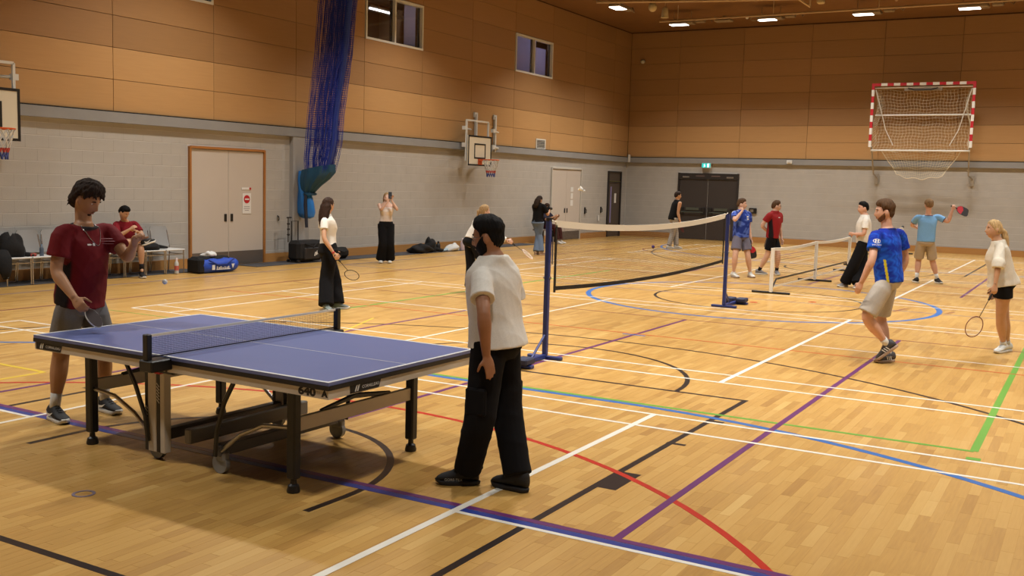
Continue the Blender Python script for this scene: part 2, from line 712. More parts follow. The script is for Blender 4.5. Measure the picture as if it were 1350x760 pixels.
def strip(pts, w, color, label, z=None, closed=False):
    n = len(pts)
    z = z if z is not None else ZL[0]
    ZL[0] += 0.00002
    vs, fs = [], []
    for i in range(n):
        if closed:
            t = Vector(pts[(i + 1) % n]) - Vector(pts[i - 1])
        else:
            t = Vector(pts[min(i + 1, n - 1)]) - Vector(pts[max(i - 1, 0)])
        t = t.normalized()
        nx = Vector((-t.y, t.x)) * w / 2
        p = Vector(pts[i])
        for q, zz in ((p + nx, z), (p - nx, z), (p + nx, 0.0001), (p - nx, 0.0001)):
            vs.append((q.x, q.y, zz))
    m = n if closed else n - 1
    for i in range(m):
        a_, b_ = 4 * i, 4 * ((i + 1) % n)
        fs += [(a_ + 1, b_ + 1, b_, a_), (a_, b_, b_ + 2, a_ + 2), (a_ + 3, b_ + 3, b_ + 1, a_ + 1)]
    mb_ = MB().add(vs, fs)
    o_ = mb_.build('court_line', mat('line_paint_' + color, PAINT[color], 0.32, noise=(4, 0.06)), floor)
    o_['label'] = label
    return o_


def xline(y_, x0, x1, w, c, l):
    strip([(x0, y_), (x1, y_)], w, c, l)


def yline(x_, y0, y1, w, c, l):
    strip([(x_, y0), (x_, y1)], w, c, l)


PI = math.pi
# thin sports lines first, badminton white last
yline(-9.6, -7.5, 7.5, 0.05, 'black', 'black base line')
xline(-2.45, -9.6, -3.72, 0.05, 'black', 'black lane line')
xline(2.45, -9.6, -3.72, 0.05, 'black', 'black lane line')
yline(-3.745, -2.475, 2.475, 0.05, 'black', 'black free throw line')
strip(arc(-3.745, 0, 1.775, -PI / 2, PI / 2, 40), 0.05, 'black', 'black half circle')
strip([(-9.6, -6.65)] + arc(-8.0, 0, 6.73, -PI / 2 + 0.1, PI / 2 - 0.1, 70) + [(-9.6, 6.65)], 0.05, 'black', 'black wide arc')
strip([(-8.37, -1.28)] + arc(-8.0, 0, 1.29, -PI / 2, PI / 2, 40) + [(-8.37, 1.29)], 0.05, 'black', 'black small arc under the table')
for s in (-1, 1):
    strip([(-6.95, s * 2.52), (-6.53, s * 2.52)], 0.16, 'black', 'black lane block')
    strip([(-5.61, s * 2.42), (-5.61, s * 2.57)], 0.05, 'black', 'black lane tick')
    strip([(-4.72, s * 2.42), (-4.72, s * 2.57)], 0.05, 'black', 'black lane tick')
strip([(-7.76, -2.62), (-7.76, -2.4)], 0.05, 'black', 'black lane tick')
# far half mirror of the same court (hall centre x = 4.85)
strip(arc(13.445, 0, 1.775, PI / 2, 3 * PI / 2, 40), 0.05, 'black', 'black half circle far half')
yline(13.445, -2.475, 2.475, 0.05, 'black', 'black free throw line far half')
xline(-2.45, 13.42, 19.3, 0.05, 'black', 'black lane line far half')
xline(2.45, 13.42, 19.3, 0.05, 'black', 'black lane line far half')
strip(arc(17.7, 0, 6.73, PI / 2 + 0.1, 3 * PI / 2 - 0.1, 70), 0.05, 'black', 'black wide arc far half')
strip(arc(4.85, 0, 1.79, 0, 2 * PI, 72)[:-1], 0.05, 'black', 'black centre circle', closed=True)
yline(4.85, -9.3, 9.3, 0.05, 'grey', 'grey halfway line')
strip(arc(4.85, 0, 2.98, 0, 2 * PI, 90)[:-1], 0.09, 'blue', 'blue centre circle', closed=True)
for s, d in ((-1, -2.32), (1, -3.07)):
    strip([(4.68 + (0.35 if s > 0 else 0), d), (5.3, d - 0.1)], 0.05, 'brown', 'short brown tick')
strip([(5.0, -3.9), (5.35, -4.03)], 0.05, 'brown', 'short brown tick')
# red goal circle
strip(arc(-10.78, 0, 4.87, -PI / 2, PI / 2, 64), 0.05, 'red', 'red goal circle')
strip(arc(20.48, 0, 4.87, PI / 2, 3 * PI / 2, 64), 0.05, 'red', 'red goal circle far half')
strip(arc(17.0, 4.9, 2.2, 0, 2 * PI, 60)[:-1], 0.05, 'brown', 'brown circle in the far corner', closed=True)
# blue and green hockey / handball areas
for sgn, xc in ((1, -10.53), (-1, 20.23)):
    a0 = [(xc + sgn * 6 * math.cos(t), -1.5 - 6 * math.sin(t)) for t in np.linspace(PI / 2, 0, 40)]
    a1 = [(xc + sgn * 6 * math.cos(t), 1.5 + 6 * math.sin(t)) for t in np.linspace(0, PI / 2, 40)]
    strip(a0 + a1, 0.07, 'blue', 'blue goal area line')
strip([(8.3, -4.44), (-4.46, -4.44)], 0.06, 'green', 'green side line')
strip([(-4.46, -4.44), (-4.46, 4.44)], 0.05, 'green', 'green end line')
strip([(-4.46, 4.44), (8.3, 4.44)], 0.06, 'green', 'green side line beyond the net')
strip([(-4.74, -4.46), (-4.66, -4.46)], 0.10, 'green', 'green dash')
# purple / navy netball thirds
yline(-7.765, -7.6, 7.6, 0.05, 'purple', 'purple cross line')
yline(-7.825, -7.6, 7.6, 0.06, 'navy', 'navy cross line')
for yy in (-2.97, 2.99):
    xline(yy, -7.74, 1.28, 0.05, 'purple', 'purple long line')
    xline(yy, 8.0, 20.5, 0.05, 'purple', 'purple long line far half')
xline(0.0, -7.74, 1.28, 0.05, 'purple', 'purple middle line')
xline(0.0, 8.4, 17.4, 0.05, 'purple', 'purple middle line far half')
strip([(-0.62, -0.16), (-0.62, 0.16)], 0.05, 'blue', 'blue tick')
yline(1.3, -7.6, 7.6, 0.04, 'brown', 'brown cross line')
yline(8.4, -7.6, 7.6, 0.04, 'brown', 'brown cross line far half')
yline(-0.53, -4.4 - 3, 7.4, 0.04, 'orange', 'orange cross line')
yline(10.2, -7.4, 7.4, 0.04, 'orange', 'orange cross line far half')
for s in (1, -1):
    xline(s * 9.35, -13.5, 23, 0.05, 'grey', 'grey side line along the wall')
    xline(s * 7.7, -9.6, 19.3, 0.06, 'brown', 'brown side line')
xline(3.48, -9.6, -6.7, 0.05, 'yellow', 'yellow side line')
yline(-6.7, 3.48, 7.4, 0.05, 'yellow', 'yellow end line')
strip([(-4.9, 2.2), (-1.6, 3.5)], 0.03, 'yellow', 'faint yellow line')
yline(-3.4, 3.4, 7.6, 0.02, 'green', 'faint green cross line')
# white badminton courts
for k, xc in enumerate((-7.83, 0.0, 8.79, 17.5)):
    for s in (-1, 1):
        xe = xc + s * 3.05
        if xe < 22.5:
            yline(xe, -6.7, 6.7, 0.04, 'white', 'white doubles side line')
        yline(xc + s * 2.6, -6.7, 6.7, 0.04, 'white', 'white singles side line')
        xline(s * 1.98, xc - 3.05, xc + 3.05, 0.05 if s < 0 else 0.04, 'white', 'white short service line')
        xline(s * 5.94, xc - 3.05, xc + 3.05, 0.04, 'white', 'white long service line')
        xline(s * 6.7, xc - 3.05, xc + 3.05, 0.04, 'white', 'white back line')
        yline(xc if k else -7.875, s * 1.98, s * 6.7, 0.035, 'white', 'white centre line')
# socket cap
cap = strip(arc(-8.88, 0.01, 0.058, 0, 2 * PI, 28)[:-1], 0.018, 'grey', 'grey ring of a floor socket', closed=True)
strip(arc(4.3, -0.1, 0.05, 0, 2 * PI, 16)[:-1], 0.04, 'red', 'red socket ring', closed=True)
strip(arc(5.1, -0.9, 0.05, 0, 2 * PI, 16)[:-1], 0.04, 'red', 'red socket ring', closed=True)

# rubber mats at the wall
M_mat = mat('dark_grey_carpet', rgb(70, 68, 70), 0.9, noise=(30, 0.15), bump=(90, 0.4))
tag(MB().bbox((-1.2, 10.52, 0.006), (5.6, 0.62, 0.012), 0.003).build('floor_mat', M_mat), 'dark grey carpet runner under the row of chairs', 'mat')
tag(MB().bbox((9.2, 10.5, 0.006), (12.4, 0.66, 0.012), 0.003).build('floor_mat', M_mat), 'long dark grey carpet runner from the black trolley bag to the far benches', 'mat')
# ------------------------------------------------------------------ doors
M_door = mat('door_grey_laminate', rgb(202, 190, 178), 0.5, noise=(1.2, 0.02))
M_kick = mat('kick_plate_steel', rgb(112, 104, 98), 0.45, metal=0.4)
M_steel = mat('brushed_steel', rgb(170, 168, 165), 0.3, metal=0.9)
M_blackm = mat('black_metal', rgb(24, 23, 24), 0.45)
M_blackp = mat('black_plastic', rgb(22, 21, 22), 0.5)
M_darkdoor = mat('dark_grey_door', rgb(58, 52, 50), 0.5, noise=(1.2, 0.04))
M_darkframe = mat('dark_door_frame', rgb(40, 36, 35), 0.5)
M_white = mat('white_paint', rgb(226, 222, 214), 0.45)
M_offwhite = mat('offwhite_paint', rgb(205, 198, 186), 0.5)
M_paper = mat('paper_white', rgb(232, 228, 222), 0.8)
M_signred = mat('sign_red', rgb(190, 30, 34), 0.5)
M_glass = mat('window_glass', (1, 1, 1, 1), 0.02, trans=1.0)


def double_door_left(name, x0, x1, frame_m, kick, handle_z=1.02, label=None):
    d = bpy.data.objects.new(name, None)
    COL.objects.link(d)
    d.location = ((x0 + x1) / 2, YW, 0)
    tag(d, kind='structure')
    w = x1 - x0
    t = 0.045
    f = MB()
    f.box((-w / 2 + t / 2, 0.03, 1.24), (t, 0.12, 2.48))
    f.box((w / 2 - t / 2, 0.03, 1.24), (t, 0.12, 2.48))
    f.box((0, 0.03, 2.465), (w - 2 * t, 0.12, 0.05))
    part(f, 'door_frame', frame_m, d)
    lw = (w - 2 * t) / 2
    for s in (-1, 1):
        leaf = part(MB().bbox((s * lw / 2, 0.03, 1.22), (lw - 0.008, 0.05, 2.42), 0.003), 'door_leaf', M_door, d)
        part(MB().box((s * lw / 2, 0.002, 0.16), (lw - 0.02, 0.006, 0.28)), 'kick_plate', kick, leaf)
        h = MB().bbox((s * 0.09, -0.004, handle_z), (0.07, 0.016, 0.16), 0.005)
        part(h, 'flush_handle', M_blackm, leaf)
    return d


d1 = double_door_left('door_1', 1.78, 3.93, M_frame_wood, M_kick)
# no entry notice and latch strip on the right leaf
nt_ = thing('notice', 'white no entry notice with red disc on the grey double door', 'sign', (3.38, YW - 0.002, 1.32))
part(MB().box((0, 0, 0), (0.25, 0.006, 0.44)), 'sheet', M_paper, nt_)
disc = MB().lathe([(0.0, -0.003), (0.088, -0.003), (0.088, 0.003), (0.0, 0.003)], (0, -0.006, 0.09), 24, Matrix.Rotation(PI / 2, 3, 'X'))
part(disc, 'red_disc', M_signred, nt_)
part(MB().box((0, -0.011, 0.09), (0.12, 0.003, 0.032)), 'white_bar', M_paper, nt_)
lt = MB()
for zz, wd in ((-0.07, 0.16), (-0.11, 0.18), (-0.15, 0.12)):
    lt.box((0, -0.004, zz), (wd, 0.002, 0.012))
part(lt, 'print_lines', mat('print_grey', rgb(150, 140, 140), 0.8), nt_)
st = thing('door_strip', 'small white strip with red end above the no entry notice', 'sign', (3.36, YW - 0.002, 1.64))
part(MB().box((0, 0, 0), (0.26, 0.006, 0.05)), 'strip', M_paper, st)
part(MB().box((0.12, -0.005, 0), (0.05, 0.006, 0.045)), 'red_end', M_signred, st)
d2 = double_door_left('door_2', 17.4, 19.66, M_offwhite, M_kick)
nt2 = thing('door_notices', 'column of small white notices on the far grey double door', 'sign', (18.95, YW - 0.002, 1.5))
for zz, ww, hh in ((0.25, 0.2, 0.16), (0.02, 0.16, 0.2), (-0.22, 0.2, 0.2)):
    part(MB().box((0, 0, zz), (ww, 0.006, hh)), 'sheet', M_paper, nt2)
# pull handles / intercom plates between the far doors
for i, (xx, zz, h, c, l) in enumerate(((20.06, 1.0, 0.3, M_blackm, 'dark lever plate on the wall right of the far grey double door'), (21.4, 1.02, 0.28, M_blackm, 'dark lever plate on the wall beside the narrow dark door'), (21.2, 0.72, 0.26, M_paper, 'small white notice low beside the narrow dark door'))):
    t = thing('wall_plate', l, 'plate', (xx, YW + 0.02, zz))
    part(MB().bbox((0, -0.015, 0), (0.08, 0.03, h * 0.8), 0.005), 'plate', c, t)
    if i < 2:
        part(MB().tube([(0, -0.03, 0.05), (0, -0.07, 0.04), (0.0, -0.07, -0.08)], 0.014, 6), 'lever', M_blackm, t)
lv = thing('wall_hook', 'small dark hook on the pale wall right of the timber framed door', 'hook', (4.36, YW + 0.025, 0.98))
part(MB().tube([(0, 0, 0.06), (0, -0.04, 0.04), (0, -0.05, -0.02), (0, -0.03, -0.05)], 0.011, 6), 'hook_arm', M_blackm, lv)
part(MB().bbox((0, -0.005, 0), (0.04, 0.012, 0.1), 0.004), 'back_plate', M_steel, lv)

# narrow dark door with vision strip
d3 = bpy.data.objects.new('door_3', None)
COL.objects.link(d3)
d3.location = (22.52, YW, 0)
tag(d3, kind='structure')
f = MB()
for s in (-1, 1):
    f.box((s * 0.56, 0.03, 1.23), (0.06, 0.12, 2.46))
f.box((0, 0.03, 2.44), (1.06, 0.12, 0.05)).box((0, 0.03, 2.06), (1.06, 0.1, 0.04))
part(f, 'door_frame', M_darkframe, d3)
M_door3 = mat('brown_grey_door', rgb(84, 72, 62), 0.5)
lf = part(MB().bbox((0, 0.04, 1.02), (1.04, 0.05, 2.02), 0.003), 'door_leaf', M_door3, d3)
part(MB().bbox((0, 0.04, 2.25), (1.04, 0.05, 0.34), 0.003), 'over_panel', M_door3, d3)
part(MB().box((0, 0.01, 2.085), (1.04, 0.01, 0.018)), 'yellow_strip', mat('yellow_green_trim', rgb(150, 140, 40), 0.5), d3)
part(MB().box((-0.28, 0.011, 1.2), (0.09, 0.008, 1.35)), 'vision_pane', mat('lilac_vision_glass', rgb(146, 136, 186), 0.15), lf)
part(MB().box((0.12, 0.012, 1.45), (0.17, 0.006, 0.36)), 'door_notice', M_paper, lf)

# dark double fire door on the end wall
d4 = bpy.data.objects.new('door_4', None)
COL.objects.link(d4)
d4.location = (XE, 7.55, 0)
d4.rotation_euler = (0, 0, -PI / 2)      # local x -> -Y (to the right), local -y -> -X (into hall)
tag(d4, kind='structure')
f = MB()
for s in (-1, 1):
    f.box((s * 1.14, 0.03, 1.24), (0.06, 0.14, 2.48))
f.box((0, 0.03, 2.36), (2.22, 0.14, 0.22))
part(f, 'door_frame', M_darkframe, d4)
for s in (-1, 1):
    lf = part(MB().bbox((s * 0.555, 0.03, 1.125), (1.09, 0.05, 2.23), 0.003), 'door_leaf', M_darkdoor, d4)
    pb = MB().tube([(s * 0.12, -0.07, 1.02), (s * 1.0, -0.07, 1.02)], 0.022, 8)
    pb.box((s * 0.55, -0.035, 1.14), (0.5, 0.02, 0.1))
    bar = part(pb, 'push_bar', mat('push_bar_grey_green', rgb(96, 104, 96), 0.4, metal=0.6), lf)
    for xx in (0.14, 0.98):
        part(MB().bbox((s * xx, -0.04, 1.06), (0.16, 0.08, 0.26), 0.01), 'bar_housing', M_blackm, bar)
    part(MB().bbox((s * 0.85, -0.03, 2.33), (0.26, 0.06, 0.06), 0.005), 'door_closer', M_steel, lf)
    part(MB().box((s * 0.3, -0.042, 2.37), (0.34, 0.004, 0.03)), 'frame_sign', mat('faded_sign', rgb(120, 96, 90), 0.6), d4)

# exit sign over the fire door
ex = thing('exit_sign', 'lit green running man exit sign above the dark double doors', 'sign', (XE - 0.12, 7.6, 2.76))
part(MB().bbox((0, 0, 0), (0.06, 0.36, 0.19), 0.01), 'sign_box', M_offwhite, ex)
part(MB().box((-0.032, 0, 0), (0.006, 0.33, 0.16)), 'lit_face', mat('exit_green_lit', rgb(30, 140, 140), 0.4, emit=(rgb(40, 180, 170), 1.1)), ex)
fig = MB()
fig2 = MB()
Mx = frame((-0.037, 0.07, 0), (0, -1, 0), (0, 0, 1))
for a_, b_, r_ in (((0, .02), (.01, -.02), .012), ((0, .02), (.035, .0), .007), ((0, .02), (-.03, .01), .007), ((.01, -.02), (.045, -.03), .009), ((.01, -.02), (-.02, -.06), .009)):
    fig.tube([Mx @ Vector((a_[0], a_[1], 0)), Mx @ Vector((b_[0], b_[1], 0))], r_, 6)
fig.ell(Mx @ Vector((0.012, 0.045, 0)), (0.006, 0.013, 0.013), 8, 6)
fig2.box((-0.037, -0.08, 0), (0.004, 0.07, 0.13))
fig.cur = 0
part(fig2, 'door_pictogram', mat('exit_white_lit', rgb(225, 245, 240), 0.4, emit=(rgb(220, 250, 245), 1.6)), ex)
part(fig, 'running_man', MATS['exit_white_lit'], ex)['kind'] = 'stuff'

# little things on the end wall
b_ = thing('intercom', 'small dark intercom box on the wall between the two boys', 'box', (XE + 0.01, 5.8, 1.15))
part(MB().bbox((-0.02, 0, 0), (0.06, 0.28, 0.2), 0.01), 'case', M_blackm, b_)
part(MB().box((-0.052, 0.03, 0.0), (0.006, 0.12, 0.1)), 'face_plate', M_steel, b_)
b_ = thing('wall_sensor', 'white sensor box on the grey ledge of the far wall', 'sensor', (XE - 0.09, 4.54, 2.93))
part(MB().bbox((-0.03, 0, 0), (0.07, 0.2, 0.13), 0.015), 'case', M_white, b_)
part(MB().ell((-0.07, 0, -0.02), (0.03, 0.05, 0.04), 10, 6), 'lens', M_offwhite, b_)
b_ = thing('corner_sensor', 'slim white sensor on the ledge in the far corner', 'sensor', (XE - 0.14, YW - 0.14, 2.98))
part(MB().bbox((0, 0, 0), (0.06, 0.1, 0.3), 0.02), 'case', M_white, b_)
b_ = thing('security_camera', 'small dome camera high on the wood wall near the corner', 'camera', (XE - 0.02, 10.3, 6.65))
part(MB().bbox((-0.05, 0, 0.0), (0.1, 0.1, 0.1), 0.01), 'bracket', M_blackm, b_)
part(MB().ell((-0.12, 0, -0.02), (0.08, 0.09, 0.08), 12, 8), 'dome', M_offwhite, b_, True)

# vent on left wall
v_ = thing('wall_vent', 'small white louvred vent on the wood wall right of the basketball hoop', 'vent', (16.53, YW - 0.012, 3.2))
part(MB().box((0, -0.012, 0.15), (0.64, 0.03, 0.04)).box((0, -0.012, -0.15), (0.64, 0.03, 0.04)).box((-0.3, -0.012, 0), (0.04, 0.03, 0.26)).box((0.3, -0.012, 0), (0.04, 0.03, 0.26)), 'frame', M_white, v_)
for k in range(5):
    part(MB().box((0, -0.008, -0.1 + 0.05 * k), (0.56, 0.02, 0.012), Matrix.Rotation(0.5, 3, 'X')), 'slat', M_offwhite, v_)
part(MB().box((0, 0.0, 0), (0.6, 0.004, 0.3)), 'backing', M_blackm, v_)

# ------------------------------------------------------------------ high windows with a lit room behind
M_inner = mat('inner_room_paint', rgb(120, 92, 66), 0.8)
M_blind = mat('lilac_blind', rgb(186, 182, 200), 0.8)
M_blind2 = mat('pale_blind', rgb(186, 186, 204), 0.8)
for m_ in (M_blind, M_blind2):
    tr_ = m_.node_tree.nodes.new('ShaderNodeBsdfTranslucent')
    tr_.inputs['Color'].default_value = m_.node_tree.nodes['Principled BSDF'].inputs['Base Color'].default_value
    ms_ = m_.node_tree.nodes.new('ShaderNodeMixShader')
    ms_.inputs[0].default_value = 0.6
    out_ = [n_ for n_ in m_.node_tree.nodes if n_.type == 'OUTPUT_MATERIAL'][0]
    m_.node_tree.links.new(m_.node_tree.nodes['Principled BSDF'].outputs[0], ms_.inputs[1])
    m_.node_tree.links.new(tr_.outputs[0], ms_.inputs[2])
    m_.node_tree.links.new(ms_.outputs[0], out_.inputs['Surface'])
M_tube = mat('fluorescent_tube', (1, 1, 1, 1), 0.4, emit=((0.95, 0.97, 1, 1), 5.0))


def window(n, x0, x1):
    w_ = bpy.data.objects.new('window_%d' % n, None)
    COL.objects.link(w_)
    w_.location = ((x0 + x1) / 2, YW, 5.945)
    tag(w_, kind='structure')
    W, H = x1 - x0, 1.17
    t = 0.055
    f_ = MB()
    for s in (-1, 1):
        f_.box((s * (W / 2 - t / 2), 0.05, 0), (t, 0.16, H))
        f_.box((0, 0.05, s * (H / 2 - t / 2)), (W - 2 * t, 0.16, t))
    f_.box((0, 0.05, 0), (t, 0.14, H - 2 * t))
    part(f_, 'window_frame', M_white, w_)
    for s in (-1, 1):
        part(MB().box((s * (W / 4 - 0.005), 0.06, 0), (W / 2 - 1.4 * t, 0.006, H - 2 * t)), 'pane', M_glass, w_)
        part(MB().box((s * (W / 4 - 0.005) + 0.5 * W / 2 - 0.07, 0.09, 0), (0.05, 0.05, H - 2 * t)), 'sash_edge', M_blackm, w_)
    return w_


wins = [window(i + 1, a, b) for i, (a, b) in enumerate(WINS)]
# rooms behind the windows (viewing gallery)
rm = MB()
y0, y1 = YW + 0.23, YW + 3.4
rm.box((11.0, y1, 6.2), (27, 0.1, 3.4)).box((11, (y0 + y1) / 2, 7.75), (27, y1 - y0, 0.1)).box((11, (y0 + y1) / 2, 4.6), (27, y1 - y0, 0.1))
for xx in (-2.5, 5.0, 12.3, 24.4):
    rm.box((xx, (y0 + y1) / 2, 6.2), (0.1, y1 - y0, 3.2))
tag(rm.build('wall_gallery', M_inner), kind='structure')
tb = thing('ceiling_tube', 'lit fluorescent tube seen through the first high window', 'lamp', (10.0, YW + 1.5, 6.56))
part(MB().tube([(-0.55, 0, -0.05), (0.55, 0, -0.05)], 0.022, 8), 'tube', M_tube, tb)
part(MB().box((0, 0, 0), (1.2, 0.12, 0.05)), 'batten', M_offwhite, tb)
for xx, e_ in ((10.0, 60), (17.0, 110)):  # hidden lamps added behind the windows to brighten the blinds
    ld = bpy.data.lights.new('blind_fill_light', 'AREA')
    ld.shape = 'RECTANGLE'; ld.size = 1.2; ld.size_y = 0.1; ld.energy = e_
    ld.color = (0.8, 0.82, 1.0) if xx > 10 else (1, .95, .85)
    lo = bpy.data.objects.new('blind_fill_light', ld)
    COL.objects.link(lo)
    lo.location = (xx, YW + 2.4, 7.45)
    lo.rotation_euler = (-0.7, 0, 0)
dk = thing('gallery_duct', 'grey ventilation duct inside the room behind the first high window', 'duct', (10.4, YW + 2.3, 6.95))
part(MB().tube([(-1.0, 0, 0.1), (1.6, 0, 0.1)], 0.16, 12), 'duct_pipe', mat('duct_grey', rgb(120, 105, 88), 0.5), dk, True)
part(MB().box((0.4, 0, -0.25), (2.4, 0.1, 0.08)), 'rail', M_offwhite, dk)
bl = thing('roller_blind', 'lilac grey blind hanging in the right half of the first high window', 'blind', (9.5, YW + 0.2, 5.95))
part(MB().box((0, 0, 0), (0.5, 0.01, 1.16)), 'fabric', M_blind, bl)
part(MB().tube([(-0.25, 0, 0.6), (0.25, 0, 0.6)], 0.03, 8), 'roller', M_offwhite, bl)
bl = thing('roller_blind', 'lilac blinds closed across the second high window', 'blind', (15.98, YW + 0.22, 5.9))
part(MB().box((-0.55, 0, 0), (1.3, 0.01, 1.25)), 'fabric', M_blind, bl)
part(MB().box((0.32, 0.03, 0), (0.4, 0.01, 1.2)), 'fabric', M_blind2, bl)
part(MB().box((0.85, 0.05, -0.1), (0.75, 0.01, 1.05)), 'fabric', M_blind, bl)
part(MB().tube([(-1.2, 0, 0.64), (1.3, 0, 0.64)], 0.03, 8), 'roller', M_offwhite, bl)

# ------------------------------------------------------------------ lamps in the roof
M_lens = mat('lamp_lens', (1, 1, 1, 1), 0.4, emit=((1.0, 0.95, 0.86, 1), 6.0))
M_lampbody = mat('lamp_body', rgb(150, 132, 108), 0.5, metal=0.3)


def make_lamp(name):
    t = thing(name, None, 'ceiling light')
    body = MB().bbox((0, 0.0, 0.09), (0.40, 0.80, 0.1), 0.02)
    body.bbox((0, -0.62, 0.12), (0.22, 0.3, 0.1), 0.02)
    part(body, 'housing', M_lampbody, t)
    part(MB().box((0, 0.12, 0.034), (0.34, 0.56, 0.012)), 'lens', M_lens, t)
    for s in (-1, 1):
        part(MB().tube([(0, s * 0.3, 0.13), (0, s * 0.3, 0.45)], 0.012, 6), 'drop_rod', M_lampbody, t)
    part(MB().tube([(0, -0.75, 0.13), (0.1, -0.9, 0.2), (-0.05, -1.02, 0.08), (0.05, -1.1, 0.25)], 0.018, 6), 'cable_hook', M_lampbody, t)
    return t


lamp0 = make_lamp('ceiling_light')
ORD = ['leftmost', 'second from left', 'third from left', 'fourth from left', 'fifth from left', 'rightmost']
nl = 0
for ri, (lx, ys) in enumerate(LAMP_ROWS):
    for li, ly in enumerate(ys):
        o = lamp0 if nl == 0 else copy_tree(lamp0)
        nl += 1
        o.location = (lx, ly, LAMP_Z)
        if ri == 0:
            o['label'] = 'lit ceiling light hanging nearest the far wall, ' + ORD[li] + ' of its row'
            o['group'] = 'ceiling lights in the far row'
        else:
            o['label'] = 'unseen ceiling light in the roof row %s, %s' % (('', 'over the far court', 'over the blue centre circle', 'over the near end of the badminton net', 'added nearest the camera')[ri], ('left one', 'middle one', 'right one')[li] if ri < 4 else ('left one', 'right one')[li])
            o['group'] = 'ceiling lights over the courts'
        ld = bpy.data.lights.new('lamp_light', 'AREA')
        ld.shape = 'RECTANGLE'; ld.size = 0.42; ld.size_y = 0.66
        ld.energy = LAMP_POWER * (0.55 if ri == 0 else 0.7 if ri == 1 else (0.8 if ly > 0 else 0.5) if ri == 4 else 1.0)
        ld.color = LAMP_COLOR; ld.spread = LAMP_SPREAD + (0.05 if ri == 0 else 0.0)
        lo = bpy.data.objects.new('lamp_light', ld)
        COL.objects.link(lo)
        lo.location = (lx, ly + 0.12, LAMP_Z + 0.02)
for lx, ly in LAMP_SIDE:
    o = copy_tree(lamp0)
    o.location = (lx, ly, LAMP_Z)
    o.rotation_euler = (0, 0, PI / 2)
    sd = 'left' if ly > 0 else 'right'
    o['label'] = 'ceiling light turned lengthwise along the %s wall, %s from the far end' % (sd, {16.1: 'first', 8.6: 'second', 1.1: 'third', -6.4: 'fourth'}[lx])
    o['group'] = 'ceiling lights over the courts'
    ld = bpy.data.lights.new('lamp_light', 'AREA')
    ld.shape = 'RECTANGLE'; ld.size = 0.66; ld.size_y = 0.42
    ld.energy = LAMP_POWER * (0.75 if ly > 0 else 0.7) * (0.6 if lx < -5 else 1.0); ld.color = LAMP_COLOR; ld.spread = LAMP_SPREAD
    lo = bpy.data.objects.new('lamp_light', ld)
    COL.objects.link(lo)
    lo.location = (lx - 0.12, ly, LAMP_Z + 0.02)

# pipes, rails and roof odds and ends
M_pipe = mat('roof_pipe_paint', rgb(190, 160, 125), 0.5)
p_ = thing('roof_pipe', 'long pale conduit pipe under the roof in front of the far row of lights', 'pipe', (18.65, 2.5, 7.3))
part(MB().tube([(0.2, 5.3, 0), (0.0, -12.5, 0)], 0.03, 8), 'pipe', M_pipe, p_, True)
for yy in (4.6, 1.5, -1.6, -4.7):
    part(MB().tube([(0, yy, 0.0), (0, yy, 0.45)], 0.015, 6), 'hanger', M_pipe, p_)
p_ = thing('roof_pipe', 'pale conduit pipe near the left wall at the top of the picture', 'pipe', (15.5, 6.2, 7.3))
part(MB().tube([(-0.6, 2.0, 0.0), (0.4, -1.3, 0.0), (1.6, -5.2, 0.05)], 0.04, 8), 'pipe', M_pipe, p_, True)
part(MB().tube([(-0.6, 2.0, 0), (-0.6, 2.0, 0.45)], 0.02, 6), 'hanger', M_pipe, p_)
p_ = thing('roof_sensor', 'round cream detector hanging under the roof', 'detector', (16.25, 6.98, 7.3))
part(MB().ell((0, 0, 0), (0.13, 0.13, 0.14), 14, 10), 'globe', mat('cream_plastic', rgb(206, 184, 140), 0.5), p_, True)
part(MB().tube([(0, 0, 0.1), (0, 0, 0.45)], 0.012, 6), 'stem', M_pipe, p_)
p_ = thing('roof_pendant', 'cone shaped cream fitting beside the round detector', 'fitting', (16.75, 6.78, 7.17))
part(MB().lathe([(0.03, 0.2), (0.09, 0.16), (0.12, -0.12), (0.0, -0.12)], (0, 0, 0), 14), 'cone', MATS['cream_plastic'], p_, True)
part(MB().tube([(0, 0, 0.18), (0, 0, 0.55)], 0.012, 6), 'stem', M_pipe, p_)
p_ = thing('roof_floodlight', 'unlit flat lamp housing between the first two far lights', 'lamp', (19.2, 5.75, 7.27))
part(MB().bbox((0, 0, 0), (0.3, 0.55, 0.07), 0.02), 'housing', M_lampbody, p_)
part(MB().tube([(0, -0.2, 0.03), (0, 0.0, 0.16), (0, 0.2, 0.03)], 0.018, 6), 'yoke', M_lampbody, p_)
p_ = thing('roof_fan_ring', 'small dark ring fitting with white bulb under the far pipe', 'fitting', (19.2, 4.75, 7.28))
part(MB().tube([(0.0, 0.13 * math.cos(a), 0.06 * math.sin(a)) for a in np.linspace(0, 2 * PI, 16)[:-1]], 0.018, 6, closed=True), 'ring', M_lampbody, p_)
part(MB().ell((0, 0.24, 0.05), (0.05, 0.05, 0.05), 10, 8), 'bulb', M_white, p_, True)
p_ = thing('roof_brace', 'white diagonal roof brace at the top edge', 'brace', (17.4, 2.75, 7.3))
part(MB().tube([(-0.5, 0.5, 0.4), (0.3, -0.1, -0.02)], 0.035, 6), 'diagonal', M_pipe, p_)
part(MB().tube([(0.3, -0.1, -0.02), (0.2, -0.1, 0.45)], 0.035, 6), 'upright', M_pipe, p_)
p_ = thing('roof_brace', 'shorter pale roof brace right of the white diagonal brace', 'brace', (18.0, 0.3, 7.3))
part(MB().tube([(-0.3, 0.3, 0.4), (0.0, 0.0, 0.05)], 0.03, 6), 'diagonal', M_pipe, p_)
part(MB().tube([(0, 0, 0.05), (0, 0.0, 0.45)], 0.03, 6), 'upright', M_pipe, p_)
p_ = thing('roof_bracket', 'cream speaker box at the top edge over the far door', 'speaker', (17.1, 2.2, 7.33))
